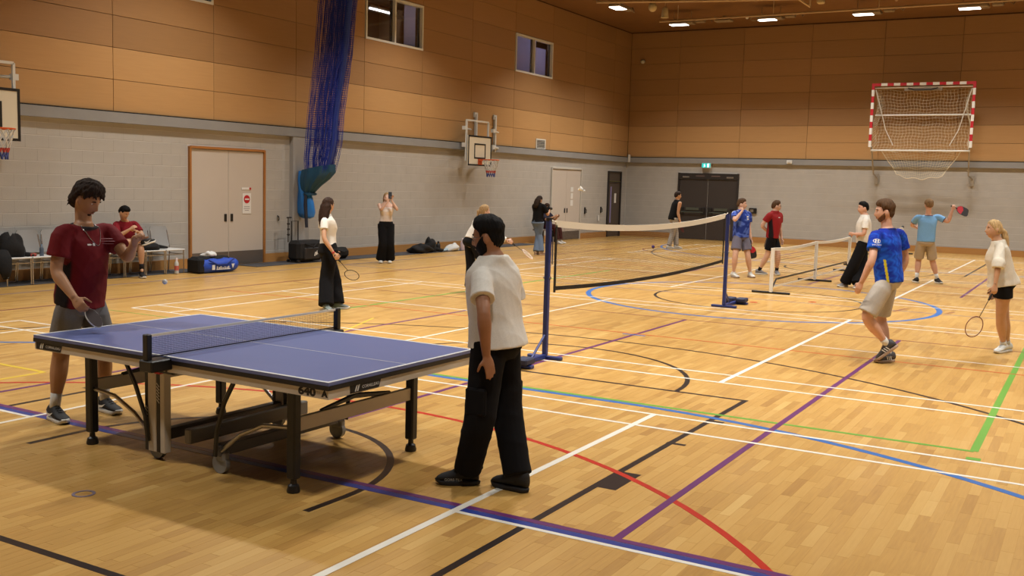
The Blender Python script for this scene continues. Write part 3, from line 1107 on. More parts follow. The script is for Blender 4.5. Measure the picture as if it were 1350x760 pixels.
part(MB().bbox((0, 0, 0), (0.2, 0.2, 0.18), 0.03), 'case', MATS['cream_plastic'], p_)
part(MB().tube([(0, 0, 0.08), (0, 0, 0.42)], 0.015, 6), 'stem', M_pipe, p_)
p_ = thing('roof_spots', 'pair of pale spot lamps on a bar at the top edge', 'lamp', (14.6, 4.3, 7.3))
part(MB().tube([(0, -0.35, 0.05), (0, 0.35, 0.05)], 0.03, 6), 'bar', M_pipe, p_)
for s in (-1, 1):
    part(MB().ell((0, s * 0.22, -0.02), (0.08, 0.1, 0.08), 10, 8), 'spot', MATS['cream_plastic'], p_, True)
part(MB().tube([(0, 0, 0.05), (0, 0, 0.45)], 0.02, 6), 'stem', M_pipe, p_)

# ------------------------------------------------------------------ basketball hoops on the left wall
M_board = mat('backboard_cream', rgb(226, 214, 190), 0.45, noise=(3, 0.03))
M_rim = mat('rim_orange', rgb(214, 92, 40), 0.45)
M_netw = mat('net_white_cord', rgb(214, 208, 200), 0.8)
M_netr = mat('net_red_cord', rgb(190, 70, 60), 0.8)
M_netb = mat('net_blue_cord', rgb(70, 80, 140), 0.8)


def make_hoop(name, label, sg=1):
    """origin: centre of the board face at floor level; board faces local -y"""
    t = thing(name, label, 'hoop')
    W, H, zb = 1.24, 0.85, 2.375
    part(MB().bbox((0, 0.02, zb + H / 2), (W, 0.035, H), 0.004), 'backboard', M_board, t)
    bd = MB()
    bw = 0.045
    for s in (-1, 1):
        bd.box((s * (W / 2 - bw / 2), -0.001, zb + H / 2), (bw, 0.008, H))
        bd.box((0, -0.001, zb + H / 2 + s * (H / 2 - bw / 2)), (W - 2 * bw, 0.008, bw))
    part(bd, 'board_border', M_blackp, t)
    tq = MB()
    tw, th, tz = 0.6, 0.43, 2.79
    for s in (-1, 1):
        tq.box((s * (tw / 2 - 0.02), -0.001, tz), (0.04, 0.008, th))
        tq.box((0, -0.001, tz + s * (th / 2 - 0.02)), (tw - 0.08, 0.008, 0.04))
    part(tq, 'target_square', M_blackp, t)
    rz = 2.55
    rim = MB().tube([(0.225 * math.cos(a), -0.38 + 0.225 * math.sin(a), rz) for a in np.linspace(0, 2 * PI, 33)[:-1]], 0.014, 6, closed=True)
    rim.box((0, -0.075, rz - 0.005), (0.16, 0.15, 0.05)).box((0, -0.012, rz - 0.06), (0.2, 0.02, 0.16))
    part(rim, 'rim', M_rim, t)
    for k, (mm, zA, zB) in enumerate(((M_netw, 0.0, -0.30), (M_netr, -0.30, -0.37), (M_netb, -0.37, -0.48))):
        nb = MB()
        def rad(z):
            return 0.225 - 0.11 * min(1, -z / 0.38)
        for j in range(12):
            for s in (-1, 1):
                pts = []
                for q in range(4):
                    z = zA + (zB - zA) * q / 3
                    a = 2 * PI * (j / 12 + s * z * 0.45)
                    pts.append((rad(z) * math.cos(a), -0.38 + rad(z) * math.sin(a), rz + z))
                nb.tube(pts, 0.011, 4, cap=False)
        nn = part(nb, 'hoop_net', mm, t, label=('white upper cords', 'red middle cords', 'blue lower cords')[k])
        nn['kind'] = 'stuff'
    # board carrying frame (square tube)
    fr = MB()
    fz = 3.64
    for x in (-0.58, 0.58):
        fr.tube([(x, 0.10, 2.5), (x, 0.10, fz)], 0.032, 4)
    fr.tube([(-0.58, 0.10, fz), (0.58, 0.10, fz)], 0.032, 4).tube([(-0.58, 0.10, 2.6), (0.58, 0.10, 2.6)], 0.03, 4)
    part(fr, 'board_frame', M_white, t)
    # wall posts and folding links
    for x in (sg * 0.55, sg * 1.62):
        wp = MB().box((x, 0.50, 3.35), (0.07, 0.07, 1.05)).box((x, 0.52, 3.86), (0.17, 0.05, 0.14)).box((x, 0.52, 2.96), (0.17, 0.05, 0.14))
        part(wp, 'wall_post', M_white, t)
    for x in (sg * -0.62, sg * 0.92):
        lk = MB().tube([(x, 0.16, 3.42), (x + sg * 0.85, 0.47, 3.42)], 0.025, 6).tube([(x, 0.16, 2.95), (x + sg * 0.85, 0.47, 2.95)], 0.03, 6)
        lk.box((x, 0.14, 3.42), (0.1, 0.1, 0.1)).box((x, 0.14, 2.95), (0.1, 0.1, 0.12))
        part(lk, 'folding_link', M_white, t)
    return t


h1 = make_hoop('basketball_hoop', 'basketball backboard with orange rim on the wall beside the blue curtain')
h1.location = (11.95, YW - 0.56, 0)
h2 = make_hoop('basketball_hoop', 'basketball backboard with orange rim cut off by the left edge of the photo', -1)
h2.location = (-2.9, YW - 0.56, 0)
h1['group'] = h2['group'] = 'wall mounted basketball hoops'

# ------------------------------------------------------------------ gathered blue dividing curtain
M_curt = mat('blue_curtain_cord', rgb(22, 50, 164), 0.7)
M_curt2 = mat('blue_vinyl_skirt', rgb(40, 118, 196), 0.35, spec=0.5, bump=(14, 0.4))
M_teal = mat('teal_gathered_net', rgb(24, 74, 104), 0.5, bump=(40, 0.6))
cu = thing('divider_curtain', 'blue netting dividing curtain gathered up and hanging against the left wall', 'curtain', (4.98, 10.0, 0))
CZ = [1.98, 2.30, 2.67, 3.35, 4.62, 5.85, 7.7]
CL = [10.62, 10.68, 10.65, 10.57, 10.39, 10.28, 10.08]
CR = [9.92, 9.80, 9.70, 9.64, 9.40, 9.27, 9.02]
NU, NV = 190, 60
rngc = np.random.RandomState(5)
uu = np.linspace(0, 1, NU)
# pleat mapping: dense on the right, open on the left
xm = uu ** 0.62
ph = np.cumsum(0.35 + 0.5 * rngc.rand(NU))
zz = np.linspace(2.03, 7.7, NV)


def curt(i, j, layer=0):
    z = zz[j]
    yl, yr = np.interp(z, CZ, CL), np.interp(z, CZ, CR)
    k = xm[i] + 0.035 * math.sin(ph[i] * 1.7 + z * 0.35) * (0.4 + 0.6 * uu[i])
    d = 0.16 * math.sin(ph[i]) * (0.5 + 0.5 * uu[i]) + 0.05 * math.sin(ph[i] * 2.3 + z)
    return (d, yl + (yr - yl) * min(max(k, 0), 1) - 10.0, z)


vs = [curt(i, j) for i in range(NU) for j in range(NV)]
ribs = MB()
hw = 0.0030
for i in range(NU):
    o = len(ribs.v)
    for j in range(NV):
        p = vs[i * NV + j]
        ribs.v.append((p[0] - 0.5 * hw, p[1] + hw, p[2])); ribs.v.append((p[0] + 0.5 * hw, p[1] - hw, p[2]))
    for j in range(NV - 1):
        a = o + 2 * j
        ribs.f.append((a, a + 1, a + 3, a + 2)); ribs.mi.append(0)
for j in range(0, NV):
    for sub in (0.0, 0.5):
        o = len(ribs.v)
        n_ = 0
        for i in range(NU):
            p = vs[i * NV + j]
            z = p[2] + sub * (zz[1] - zz[0])
            ribs.v.append((p[0], p[1], z - 0.002)); ribs.v.append((p[0], p[1], z + 0.002))
        for i in range(NU - 1):
            a = o + 2 * i
            ribs.f.append((a, a + 2, a + 3, a + 1)); ribs.mi.append(0)
part(ribs, 'curtain_netting', M_curt, cu)['kind'] = 'stuff'
# solid folded hem edge on the right side
hem = []
for j in range(0, NV, 3):
    z = zz[j]
    yr = float(np.interp(z, CZ, CR)) - 10.0
    hem.append((-0.05, yr + 0.05, z))
part(MB().tube(hem, [(0.05, 0.07)] * len(hem), 10), 'folded_hem', mat('blue_hem_fabric', rgb(30, 56, 140), 0.6, bump=(30, 0.5)), cu, True)
# gathered bulge and vinyl skirt bag at the foot
rings = []
for z, yc, ry, rx in ((2.14, 0.24, 0.47, 0.20), (1.97, 0.26, 0.49, 0.23), (1.82, 0.33, 0.40, 0.21), (1.68, 0.42, 0.27, 0.17), (1.56, 0.47, 0.16, 0.12), (1.50, 0.48, 0.09, 0.08)):
    rings.append([(rx * math.cos(a) * (1 + 0.10 * math.sin(9 * a)), yc + ry * math.sin(a) * (1 + 0.06 * math.sin(11 * a)), z + 0.08 * math.sin(a) * -1) for a in np.linspace(0, 2 * PI, 41)[:-1]])
part(MB().rings(rings), 'gathered_bulge', M_teal, cu, True)
rings = []
for z, yc, ry, rx in ((2.06, 0.70, 0.07, 0.1), (1.85, 0.69, 0.11, 0.13), (1.6, 0.63, 0.16, 0.13), (1.35, 0.60, 0.22, 0.14), (1.12, 0.57, 0.24, 0.14), (1.02, 0.56, 0.2, 0.11), (0.98, 0.56, 0.1, 0.06)):
    rings.append([(rx * math.cos(a) * (1 + 0.08 * math.sin(5 * a + z * 3)), yc + ry * math.sin(a), z) for a in np.linspace(0, 2 * PI, 33)[:-1]])
part(MB().rings(rings), 'vinyl_skirt', M_curt2, cu, True)
part(MB().tube([(-0.14, 0.48, 1.55), (-0.15, 0.47, 1.3), (-0.14, 0.44, 0.78)], [(0.03, 0.03), (0.04, 0.05), (0.03, 0.04)], 8), 'tie_cord', mat('dark_tie', rgb(30, 34, 48), 0.8), cu, True)
part(MB().tube([(0.14 * math.cos(a), 0.47 + 0.12 * math.sin(a), 1.54) for a in np.linspace(0, 2 * PI, 17)[:-1]], 0.03, 6, closed=True), 'tie_band', M_teal, cu, True)

# ------------------------------------------------------------------ folded handball goal on the end wall
M_goalr = mat('goal_red', rgb(186, 32, 44), 0.45)
M_goalw = mat('goal_white', rgb(226, 220, 210), 0.45)
M_cord = mat('goal_net_cord', rgb(222, 208, 180), 0.8)
gl = thing('handball_goal', 'red and white handball goal folded up high against the far wall', 'goal', (22.2, 0.07, 0))
GW, GT, GB = 1.56, 5.48, 3.42
S = 0.085
seq = []
for s, nm in ((1, 'goal_post'), (-1, 'goal_post')):
    pb = MB()
    L_ = GT - GB
    n = 10
    for k in range(n):
        pb.cur = k % 2
        pb.box((0, s * (GW - S / 2), GT - (k + 0.5) * L_ / n - 0.0), (S, S, L_ / n))
    part(pb, nm, [M_goalr, M_goalw], gl)
pb = MB()
n = 15
for k in range(n):
    pb.cur = k % 2
    pb.box((0, -GW + S + (k + 0.5) * (2 * GW - 2 * S) / n, GT - S / 2), (S, (2 * GW - 2 * S) / n, S))
part(pb, 'crossbar', [M_goalr, M_goalw], gl)
fb = MB()
fb.tube([(0.05, -GW + .06, GT - 0.14), (0.05, GW - .06, GT - 0.14)], 0.022, 6)
part(fb, 'net_rail', M_goalw, gl)
part(MB().tube([(0.25, -GW + .1, 4.47), (0.25, GW - .1, 4.47)], 0.028, 6), 'rear_bar', M_goalw, gl)
part(MB().tube([(0.1, -GW + .05, 3.32), (0.1, GW - .05, 3.32)], 0.028, 6), 'lower_bar', M_goalw, gl)
for s in (-1, 1):
    part(MB().tube([(0.08, s * (GW - .08), 3.45), (0.6, s * (GW - .1), 2.55), (1.4, s * (GW - .06), 2.45)], 0.024, 6)  .box((1.4, s * (GW - .06), 2.4), (0.09, 0.12, 0.34)), 'hinge_arm', mat('goal_arm_grey', rgb(170, 160, 146), 0.5), gl)
    part(MB().tube([(0.05, s * (GW - .12), GT - 0.2), (0.3, s * (GW - .45), 4.0), (0.35, s * (GW - 0.7), 3.5)], 0.015, 5), 'side_stay', M_goalw, gl)
hw_ = MB().bbox((0.1, 0, GT - 0.12), (0.08, 1.15, 0.26), 0.01)
part(hw_, 'winch_plate', mat('galvanised_plate', rgb(150, 140, 128), 0.4, metal=0.5), gl)
part(MB().tube([(0.0, -0.45, GT - 0.17), (0.0, -0.25, GT - 0.23), (0.0, 0.25, GT - 0.23), (0.0, 0.45, GT - 0.17)], 0.02, 6), 'winch_cable', M_blackm, gl)
part(MB().tube([(0.15, -0.4, GT - 0.05), (1.36, -0.4, GT - 0.05)], 0.03, 6).tube([(0.15, 0.4, GT - 0.05), (1.36, 0.4, GT - 0.05)], 0.03, 6), 'wall_stay', mat('wall_stay_brown', rgb(110, 84, 60), 0.5), gl)


def net_grid(mb_, fn, nu, nv, r, sub=1, seg=3):
    for i in range(nu + 1):
        mb_.tube([fn(i / nu, j / (nv * sub)) for j in range(nv * sub + 1)], r, seg, cap=False)
    for j in range(nv + 1):
        mb_.tube([fn(i / (nu * sub), j / nv) for i in range(nu * sub + 1)], r, seg, cap=False)


gn = MB()


def g_main(u, v):
    y = (u - 0.5) * 2 * (GW - 0.12)
    z = GT - 0.18 - v * 2.0
    return (0.22 + 0.22 * math.sin(v * PI) + 0.03 * math.sin(u * 19 + v * 5), y * (1 - 0.04 * math.sin(v * PI)) + 0.02 * math.sin(v * 30 + u * 4), z - 0.05 * math.sin(u * PI) * (1 - v) + 0.02 * math.sin(u * 23))


def g_bag(u, v):
    t = (u - 0.5) * 2
    w = (1.22 - 0.52 * v) * (1 - 0.0 * v)
    return (0.3 + 0.25 * math.sin(v * 2.6), t * w, 3.34 - 0.92 * v * (1 - 0.12 * t * t) + 0.03 * math.sin(9 * t + 6 * v))


def g_side(s):
    def f(u, v):
        return (0.04 + 0.4 * u, s * (GW - 0.1 - 0.12 * u - 0.1 * math.sin(v * 6)), GT - 0.2 - v * (2.0 - 0.3 * u))
    return f


net_grid(gn, g_main, 28, 20, 0.0045)
net_grid(gn, g_bag, 24, 11, 0.0045)
net_grid(gn, g_side(1), 6, 20, 0.0045)
net_grid(gn, g_side(-1), 6, 20, 0.0045)
part(gn, 'goal_net', M_cord, gl)['kind'] = 'stuff'
part(MB().tube([g_bag(i / 24, 1.0) for i in range(25)], 0.012, 5).tube([g_bag(0, j / 8) for j in range(9)], 0.014, 5).tube([g_bag(1, j / 8) for j in range(9)], 0.014, 5), 'net_rope', M_cord, gl)

# ------------------------------------------------------------------ badminton net and posts
M_navy = mat('navy_post_enamel', rgb(36, 52, 118), 0.4)
M_tape = mat('white_net_tape', rgb(228, 220, 204), 0.8)
M_btape = mat('black_net_tape', rgb(24, 20, 20), 0.8)
M_cordb = mat('brown_black_cord', rgb(50, 34, 26), 0.9)
M_weight = mat('rubber_weight', rgb(34, 40, 70), 0.6)


def make_post(label, sgn):
    t = thing('net_post', label, 'net post')
    part(MB().bbox((0, 0, 0.79), (0.055, 0.055, 1.5), 0.008), 'upright', M_navy, t)
    part(MB().tube([(0, 0, 1.52), (0, 0, 1.56)], 0.034, 10), 'top_cap', M_blackp, t)
    ft = MB().bbox((0, 0, 0.02), (0.06, 0.42, 0.035), 0.006)
    ft.bbox((sgn * 0.32, 0, 0.03), (0.62, 0.05, 0.05), 0.006)
    ft.bbox((sgn * 0.64, 0, 0.02), (0.08, 0.4, 0.035), 0.006)
    part(ft, 'base_frame', M_navy, t)
    part(MB().tube([(sgn * 0.0, 0, 0.28), (sgn * 0.3, 0, 0.05)], 0.014, 6), 'brace', M_navy, t)
    for y in (-0.1, 0.1):
        part(MB().bbox((sgn * 0.64, y, 0.075), (0.2, 0.16, 0.07), 0.015), 'weight_block', M_weight, t)
    part(MB().box((-sgn * 0.03, -0.04, 1.2), (0.012, 0.012, 0.3)), 'hook_strip', M_steel, t)
    part(MB().tube([(0, -0.045, 0.9), (0, 0.045, 0.9)], 0.015, 6), 'cleat', M_steel, t)
    return t


make_post('navy blue badminton post at the near end of the net', -1).location = (-2.96, 0.06, 0)
make_post('navy blue badminton post at the far end of the net', 1).location = (3.2, 0.06, 0)
bn = thing('badminton_net', 'badminton net with white top tape strung between two navy posts', 'net', (0.12, 0.06, 0))
NL = 2.92


def sag(x):
    return 1.53 - 0.11 * (1 - (x / NL) ** 2)


tp = MB()
n = 24
for side in (-1, 1):
    pass
rings = []
for i in range(n + 1):
    x = -NL + 2 * NL * i / n
    z = sag(x)
    rings.append([(x, -0.006, z), (x, 0.006, z), (x, 0.006, z - 0.075), (x, -0.006, z - 0.075)])
part(MB().rings(rings), 'top_tape', M_tape, bn)


def bot(x):
    return 0.75 - 0.07 * (1 - (x / NL) ** 2)


rings = []
for i in range(n + 1):
    x = -NL + 2 * NL * i / n
    z = bot(x)
    rings.append([(x, -0.005, z + 0.045), (x, 0.005, z + 0.045), (x, 0.005, z), (x, -0.005, z)])
bt = MB().rings(rings)
part(bt, 'bottom_tape', M_btape, bn)
for s in (-1, 1):
    part(MB().box((s * (NL - 0.018), 0, 1.1), (0.036, 0.012, 0.75)), 'side_tape', M_btape, bn)
    part(MB().tube([(s * NL, 0, 1.51), (s * (NL + 0.14), 0, 1.54)], 0.006, 5), 'head_cord', M_tape, bn)
ng = MB()
c = 0.0011
k = 0
x = -NL + 0.04
while x < NL - 0.03:
    ng.add([(x - c, 0, bot(x) + .04), (x + c, 0, bot(x) + .04), (x + c, 0, sag(x) - 0.07), (x - c, 0, sag(x) - 0.07)], [(0, 1, 2, 3)])
    x += 0.02
for q in range(36):
    v = (q + 1) / 37
    pts = []
    for i in range(n + 1):
        x = -NL + 0.03 + (2 * NL - 0.06) * i / n
        z = bot(x) + .04 + (sag(x) - .07 - bot(x) - .04) * v
        pts.append((x, z))
    for i in range(n):
        (xa, za), (xb, zb) = pts[i], pts[i + 1]
        ng.add([(xa, 0, za - c), (xb, 0, zb - c), (xb, 0, zb + c), (xa, 0, za + c)], [(0, 1, 2, 3)])
part(ng, 'net_mesh', M_cordb, bn)['kind'] = 'stuff'

# ------------------------------------------------------------------ portable pickleball nets


def make_pnet(label):
    t = thing('portable_net', label, 'net')
    HL = 3.36
    for x in (-HL, 0, HL):
        part(MB().tube([(x, 0, 0.03), (x, 0, 0.85)], 0.035, 10), 'upright', M_white, t, True)
        part(MB().bbox((x, 0, 0.022), (0.045, 0.72, 0.04), 0.008), 'foot_bar', M_blackm, t)
    base = MB()
    pts = [(-HL, 0, 0.06), (-HL + 0.32, 0, 0.25), (0, 0, 0.245), (HL - 0.32, 0, 0.25), (HL, 0, 0.06)]
    base.tube(pts, 0.016, 6)
    part(base, 'base_rail', M_blackm, t)
    rings = []
    for i in range(31):
        x = -HL + 0.05 + (2 * HL - 0.1) * i / 30
        z = 0.84 - 0.035 * (1 - ((abs(x) / HL - 0.5) * 2) ** 2)
        rings.append([(x, -0.012, z + 0.02), (x, 0.012, z + 0.02), (x, 0.012, z - 0.035), (x, -0.012, z - 0.035)])
    part(MB().rings(rings), 'top_band', M_tape, t)
    rings = []
    for i in range(31):
        x = -HL + 0.05 + (2 * HL - 0.1) * i / 30
        z = 0.12 - 0.02 * math.sin(PI * i / 30)
        rings.append([(x, -0.008, z + 0.015), (x, 0.008, z + 0.015), (x, 0.008, z - 0.015), (x, -0.008, z - 0.015)])
    part(MB().rings(rings), 'bottom_band', M_tape, t)
    g = MB()
    c_ = 0.001
    x = -HL + 0.06
    while x < HL - 0.05:
        g.add([(x - c_, 0.0, 0.12), (x + c_, 0, 0.12), (x + c_, 0, 0.8), (x - c_, 0, 0.8)], [(0, 1, 2, 3)])
        x += 0.045
    for q in range(16):
        z = 0.14 + q * 0.042
        g.add([(-HL + .05, 0, z - c_), (HL - .05, 0, z - c_), (HL - .05, 0, z + c_), (-HL + .05, 0, z + c_)], [(0, 1, 2, 3)])
    part(g, 'net_mesh', M_cordb, t)['kind'] = 'stuff'
    part(MB().tube([(HL - 0.02, 0, 0.84), (HL + 0.02, 0, 0.88)], 0.04, 8), 'end_strap', M_blackp, t)
    return t


pn = make_pnet('low white portable net on black feet in front of the boy in maroon')
pn.location = (9.34, 0.08, 0)
pn2 = copy_tree(pn)
pn2['label'] = 'second low portable net farther back, mostly hidden behind the player in the blue jersey'
pn2.location = (18.25, 0.3, 0)
pn['group'] = pn2['group'] = 'portable low nets'
# ------------------------------------------------------------------ table tennis table (long side runs along Y)
M_top = mat('table_top_blue', rgb(102, 112, 162), 0.40, noise=(2.0, 0.04))
M_tline = mat('table_line_white', rgb(226, 224, 220), 0.5)
M_apron = mat('table_apron_beige', rgb(204, 192, 174), 0.45, metal=0.1)
M_tblack = mat('table_black_steel', rgb(20, 19, 20), 0.4)
M_tedge = mat('table_black_edge', rgb(18, 17, 20), 0.5)
M_tgrey = mat('table_grey_plastic', rgb(140, 138, 134), 0.5)
M_decal_w = mat('decal_white', rgb(225, 220, 212), 0.6)
M_decal_k = mat('decal_black', rgb(20, 20, 22), 0.6)
tt = thing('table_tennis_table', 'blue table tennis table with beige frame and black legs', 'table', (-7.525, -0.03, 0), math.radians(-0.8))
HX, HY = 0.7625, 1.37
for s, nm in ((1, 'near'), (-1, 'far')):
    tb_ = part(MB().bbox((0, s * (HY / 2 + 0.003), 0.7485), (2 * HX, HY - 0.006, 0.022), 0.002), 'table_top', M_top, tt)
    ln = MB()
    z = 0.7601
    for sx in (-1, 1):
        ln.box((sx * (HX - 0.011), s * (HY / 2 + 0.003), z), (0.022, HY - 0.006, 0.0012))
    ln.box((0, s * (HY - 0.011), z), (2 * HX - 0.044, 0.022, 0.0012))
    ln.box((0, s * (HY / 2 - 0.01), z), (0.006, HY - 0.03, 0.0011))
    part(ln, 'boundary_line', M_tline, tb_)
    ed = MB()
    for sx in (-1, 1):
        ed.box((sx * (HX - 0.004), s * (HY / 2 + 0.003), 0.7245), (0.012, HY - 0.006, 0.027))
    ed.box((0, s * (HY - 0.004), 0.7245), (2 * HX - 0.02, 0.012, 0.027))
    part(ed, 'edge_trim', M_tedge, tt)
    ap = MB()
    for sx in (-1, 1):
        ap.box((sx * (HX - 0.022), s * (HY / 2 + 0.003), 0.685), (0.03, HY - 0.02, 0.056))
    ap.box((0, s * (HY - 0.022), 0.685), (2 * HX - 0.074, 0.03, 0.056))
    ap.box((0, s * 0.03, 0.69), (2 * HX - 0.08, 0.03, 0.05))
    part(ap, 'apron', M_apron, tt)
    for sx in (-1, 1):
        lx, ly = sx * 0.60, s * 0.955
        lg = part(MB().bbox((lx, ly, 0.385), (0.066, 0.07, 0.60), 0.01), 'leg', M_tblack, tt)
        part(MB().lathe([(0.0, 0.0), (0.040, 0.0), (0.042, 0.012), (0.034, 0.045), (0.02, 0.055), (0.018, 0.09), (0, 0.09)], (lx, ly, 0), 16), 'levelling_foot', M_tblack, lg, True)
        # steel stay from leg to chassis
        stp = [(lx, ly - s * 0.03, 0.40), (lx, ly - s * 0.25, 0.38), (lx, ly - s * 0.45, 0.29), (lx, ly - s * 0.62, 0.16)]
        part(MB().tube(stp, 0.014, 8), 'steel_stay', M_steel, tt, True)
        # folding arm, black
        part(MB().tube([(sx * 0.66, s * 0.52, 0.66), (sx * 0.655, s * 0.42, 0.5), (sx * 0.645, s * 0.34, 0.3), (sx * 0.64, s * 0.32, 0.13)], [(0.012, 0.02)] * 4, 6), 'folding_arm', M_tblack, tt)
    part(MB().bbox((0, s * 0.955, 0.42), (1.14, 0.03, 0.09), 0.004), 'cross_rail', M_apron, tt)
    part(MB().tube([(-0.35, s * 0.95, 0.465), (0.0, s * 0.93, 0.50), (0.35, s * 0.95, 0.465)], [(0.012, 0.014), (0.02, 0.02), (0.012, 0.014)], 6), 'fold_handle', M_tblack, tt)
    # safety lock under the top
    lk = MB().bbox((-0.3, s * 0.62, 0.6), (0.2, 0.26, 0.09), 0.01)
    lk.bbox((-0.3, s * 0.78, 0.62), (0.1, 0.1, 0.12), 0.01)
    part(lk, 'safety_lock', M_tgrey, tt)
    # chassis cross beam with casters
    cy = s * 0.30
    part(MB().bbox((0, cy, 0.155), (1.22, 0.07, 0.075), 0.006), 'chassis_beam', mat('chassis_grey', rgb(92, 88, 84), 0.45, metal=0.2), tt)
    for sx in (-1, 1):
        cst = MB().tube([(sx * 0.57 - 0.018, cy, 0.064), (sx * 0.57 + 0.018, cy, 0.064)], 0.064, 20)
        w_ = part(cst, 'caster_wheel', mat('caster_grey', rgb(140, 138, 134), 0.5), tt, True)
        part(MB().bbox((sx * 0.57, cy + s * 0.012, 0.115), (0.058, 0.085, 0.07), 0.012), 'caster_fork', M_tgrey, w_)
# central uprights on both sides
for sx in (-1, 1):
    for q, (yy, w2, yk, wk) in enumerate(((0.292, 0.080, 0.349, 0.034), (0.192, 0.044, 0.233, 0.038))):
        x0 = sx * 0.60
        u1 = part(MB().bbox((x0, yk, 0.375), (0.054, wk, 0.63), 0.004), 'upright_trim', M_tblack, tt)
        part(MB().bbox((x0, yy, 0.370), (0.058, w2, 0.62), 0.004), 'upright', M_apron, tt)
        if sx < 0:
            st_ = MB()
            for k in range(6):
                zc = (0.36 if q == 0 else 0.52) - k * 0.022
                st_.box((x0 - 0.0275, yk, zc), (0.002, 0.034, 0.006), Matrix.Rotation(0.75, 3, 'X'))
            part(st_, 'stripe_decal', M_decal_w, u1)
    # net bracket
    nb = MB().bbox((sx * 0.835, 0, 0.715), (0.17, 0.12, 0.075), 0.008)
    br = part(nb, 'net_bracket', M_tblack, tt)
    part(MB().bbox((sx * 0.7, 0.06, 0.67), (0.1, 0.22, 0.06), 0.006), 'bracket_clamp', M_tblack, br)
    part(MB().bbox((sx * 0.90, 0, 0.835), (0.04, 0.045, 0.165), 0.004), 'net_post', M_tblack, tt)
    part(MB().box((sx * 0.72, 0.1, 0.635), (0.05, 0.05, 0.012)), 'red_lever', M_signred, br)
# net
part(MB().box((0, 0, 0.906), (1.79, 0.006, 0.016)), 'net_tape', M_tape, tt)
g = MB()
c = 0.0011
x = -0.885
while x < 0.886:
    g.add([(x - c, 0, 0.765), (x + c, 0, 0.765), (x + c, 0, 0.9), (x - c, 0, 0.9)], [(0, 1, 2, 3)])
    x += 0.0118
for k in range(12):
    z = 0.77 + k * 0.0118
    g.add([(-.885, 0, z - c), (.885, 0, z - c), (.885, 0, z + c), (-.885, 0, z + c)], [(0, 1, 2, 3)])
part(g, 'net_mesh', mat('tt_net_cord', rgb(40, 46, 74), 0.8), tt)['kind'] = 'stuff'
part(MB().box((0, 0, 0.769), (1.77, 0.004, 0.008)), 'net_hem', M_tedge, tt)
# lettering on the apron: 640 on the camera side, name plates on sides and end
dc = MB()
Mw = frame((-HX + 0.006, -1.20, 0.687), (0, -1, 0), (0, 0, 1))
lettering(dc, '640', 0.066, Mw, 1.35, 0.0035)
part(dc, 'model_lettering', M_decal_k, tt)
dc = MB()
lettering(dc, 'A', 0.046, frame((-HX + 0.006, -1.335, 0.687), (0, -1, 0), (0, 0, 1)), 1.2, 0.004)
part(dc, 'approval_badge', M_decal_k, tt)
dc = MB()
lettering(dc, 'ITTF', 0.03, frame((-HX + 0.006, -1.275, 0.687), (0, -1, 0), (0, 0, 1)))
part(dc, 'approval_mark', mat('decal_pale_grey', rgb(160, 152, 144), 0.6), tt)


def name_plate(Mx, w=0.29, h=0.050):
    q = MB().prism([(-w / 2, -h / 2), (w / 2 - 0.02, -h / 2), (w / 2, h / 2), (-w / 2, h / 2)], 0.002, Mx)
    pl = part(q, 'name_plate', M_decal_k, tt)
    t_ = MB()
    lettering(t_, 'CORNILLEAU', 0.027, Mx @ Matrix.Translation((0.045, 0, 0.0025)))
    for k in range(2):
        x = -w / 2 + 0.055 + k * 0.02
        t_.prism([(x - 0.014, -0.016), (x - 0.004, -0.02), (x + 0.012, 0.02), (x, 0.018)], 0.001, Mx @ Matrix.Translation((0, 0, 0.002)))
    part(t_, 'plate_lettering', M_decal_w, pl)


name_plate(frame((-HX + 0.006, 1.20, 0.687), (0, -1, 0), (0, 0, 1)))
name_plate(frame((-0.42, -HY + 0.006, 0.687), (1, 0, 0), (0, 0, 1)))
part(MB().bbox((0.0, 0.02, 0.19), (1.14, 0.06, 0.10), 0.008), 'chassis_rail', mat('chassis_pale', rgb(130, 124, 116), 0.45, metal=0.2), tt)

# ball in flight and shuttlecock in flight
bl_ = MB().ell((0, 0, 0), (0.02, 0.02, 0.02), 16, 10).build('ping_pong_ball', mat('ball_white', rgb(240, 236, 226), 0.5), None, 'all', (-7.40, 1.0, 1.101))
tag(bl_, 'white table tennis ball in mid air above the table', 'ball')


def shuttle(label, loc, rot):
    t = thing('shuttlecock', label, 'shuttlecock', loc)
    t.rotation_euler = rot
    part(MB().ell((0, 0, 0), (0.013, 0.013, 0.014), 12, 8), 'cork', M_white, t, True)
    for k in range(12):
        a = 2 * PI * k / 12
        ca, sa = math.cos(a), math.sin(a)
        p = MB()
        p.add([(0.011 * ca, 0.011 * sa, 0.008), (0.032 * ca - 0.009 * sa, 0.032 * sa + 0.009 * ca, 0.072), (0.033 * ca, 0.033 * sa, 0.078), (0.032 * ca + 0.009 * sa, 0.032 * sa - 0.009 * ca, 0.072),
               (0.0095 * ca, 0.0095 * sa, 0.008), (0.0305 * ca - 0.009 * sa, 0.0305 * sa + 0.009 * ca, 0.072), (0.0315 * ca, 0.0315 * sa, 0.078), (0.0305 * ca + 0.009 * sa, 0.0305 * sa - 0.009 * ca, 0.072)],
              [(0, 1, 2, 3), (7, 6, 5, 4), (0, 4, 5, 1), (1, 5, 6, 2), (2, 6, 7, 3), (3, 7, 4, 0)])
        part(p, 'feather', M_white, t)
    return t


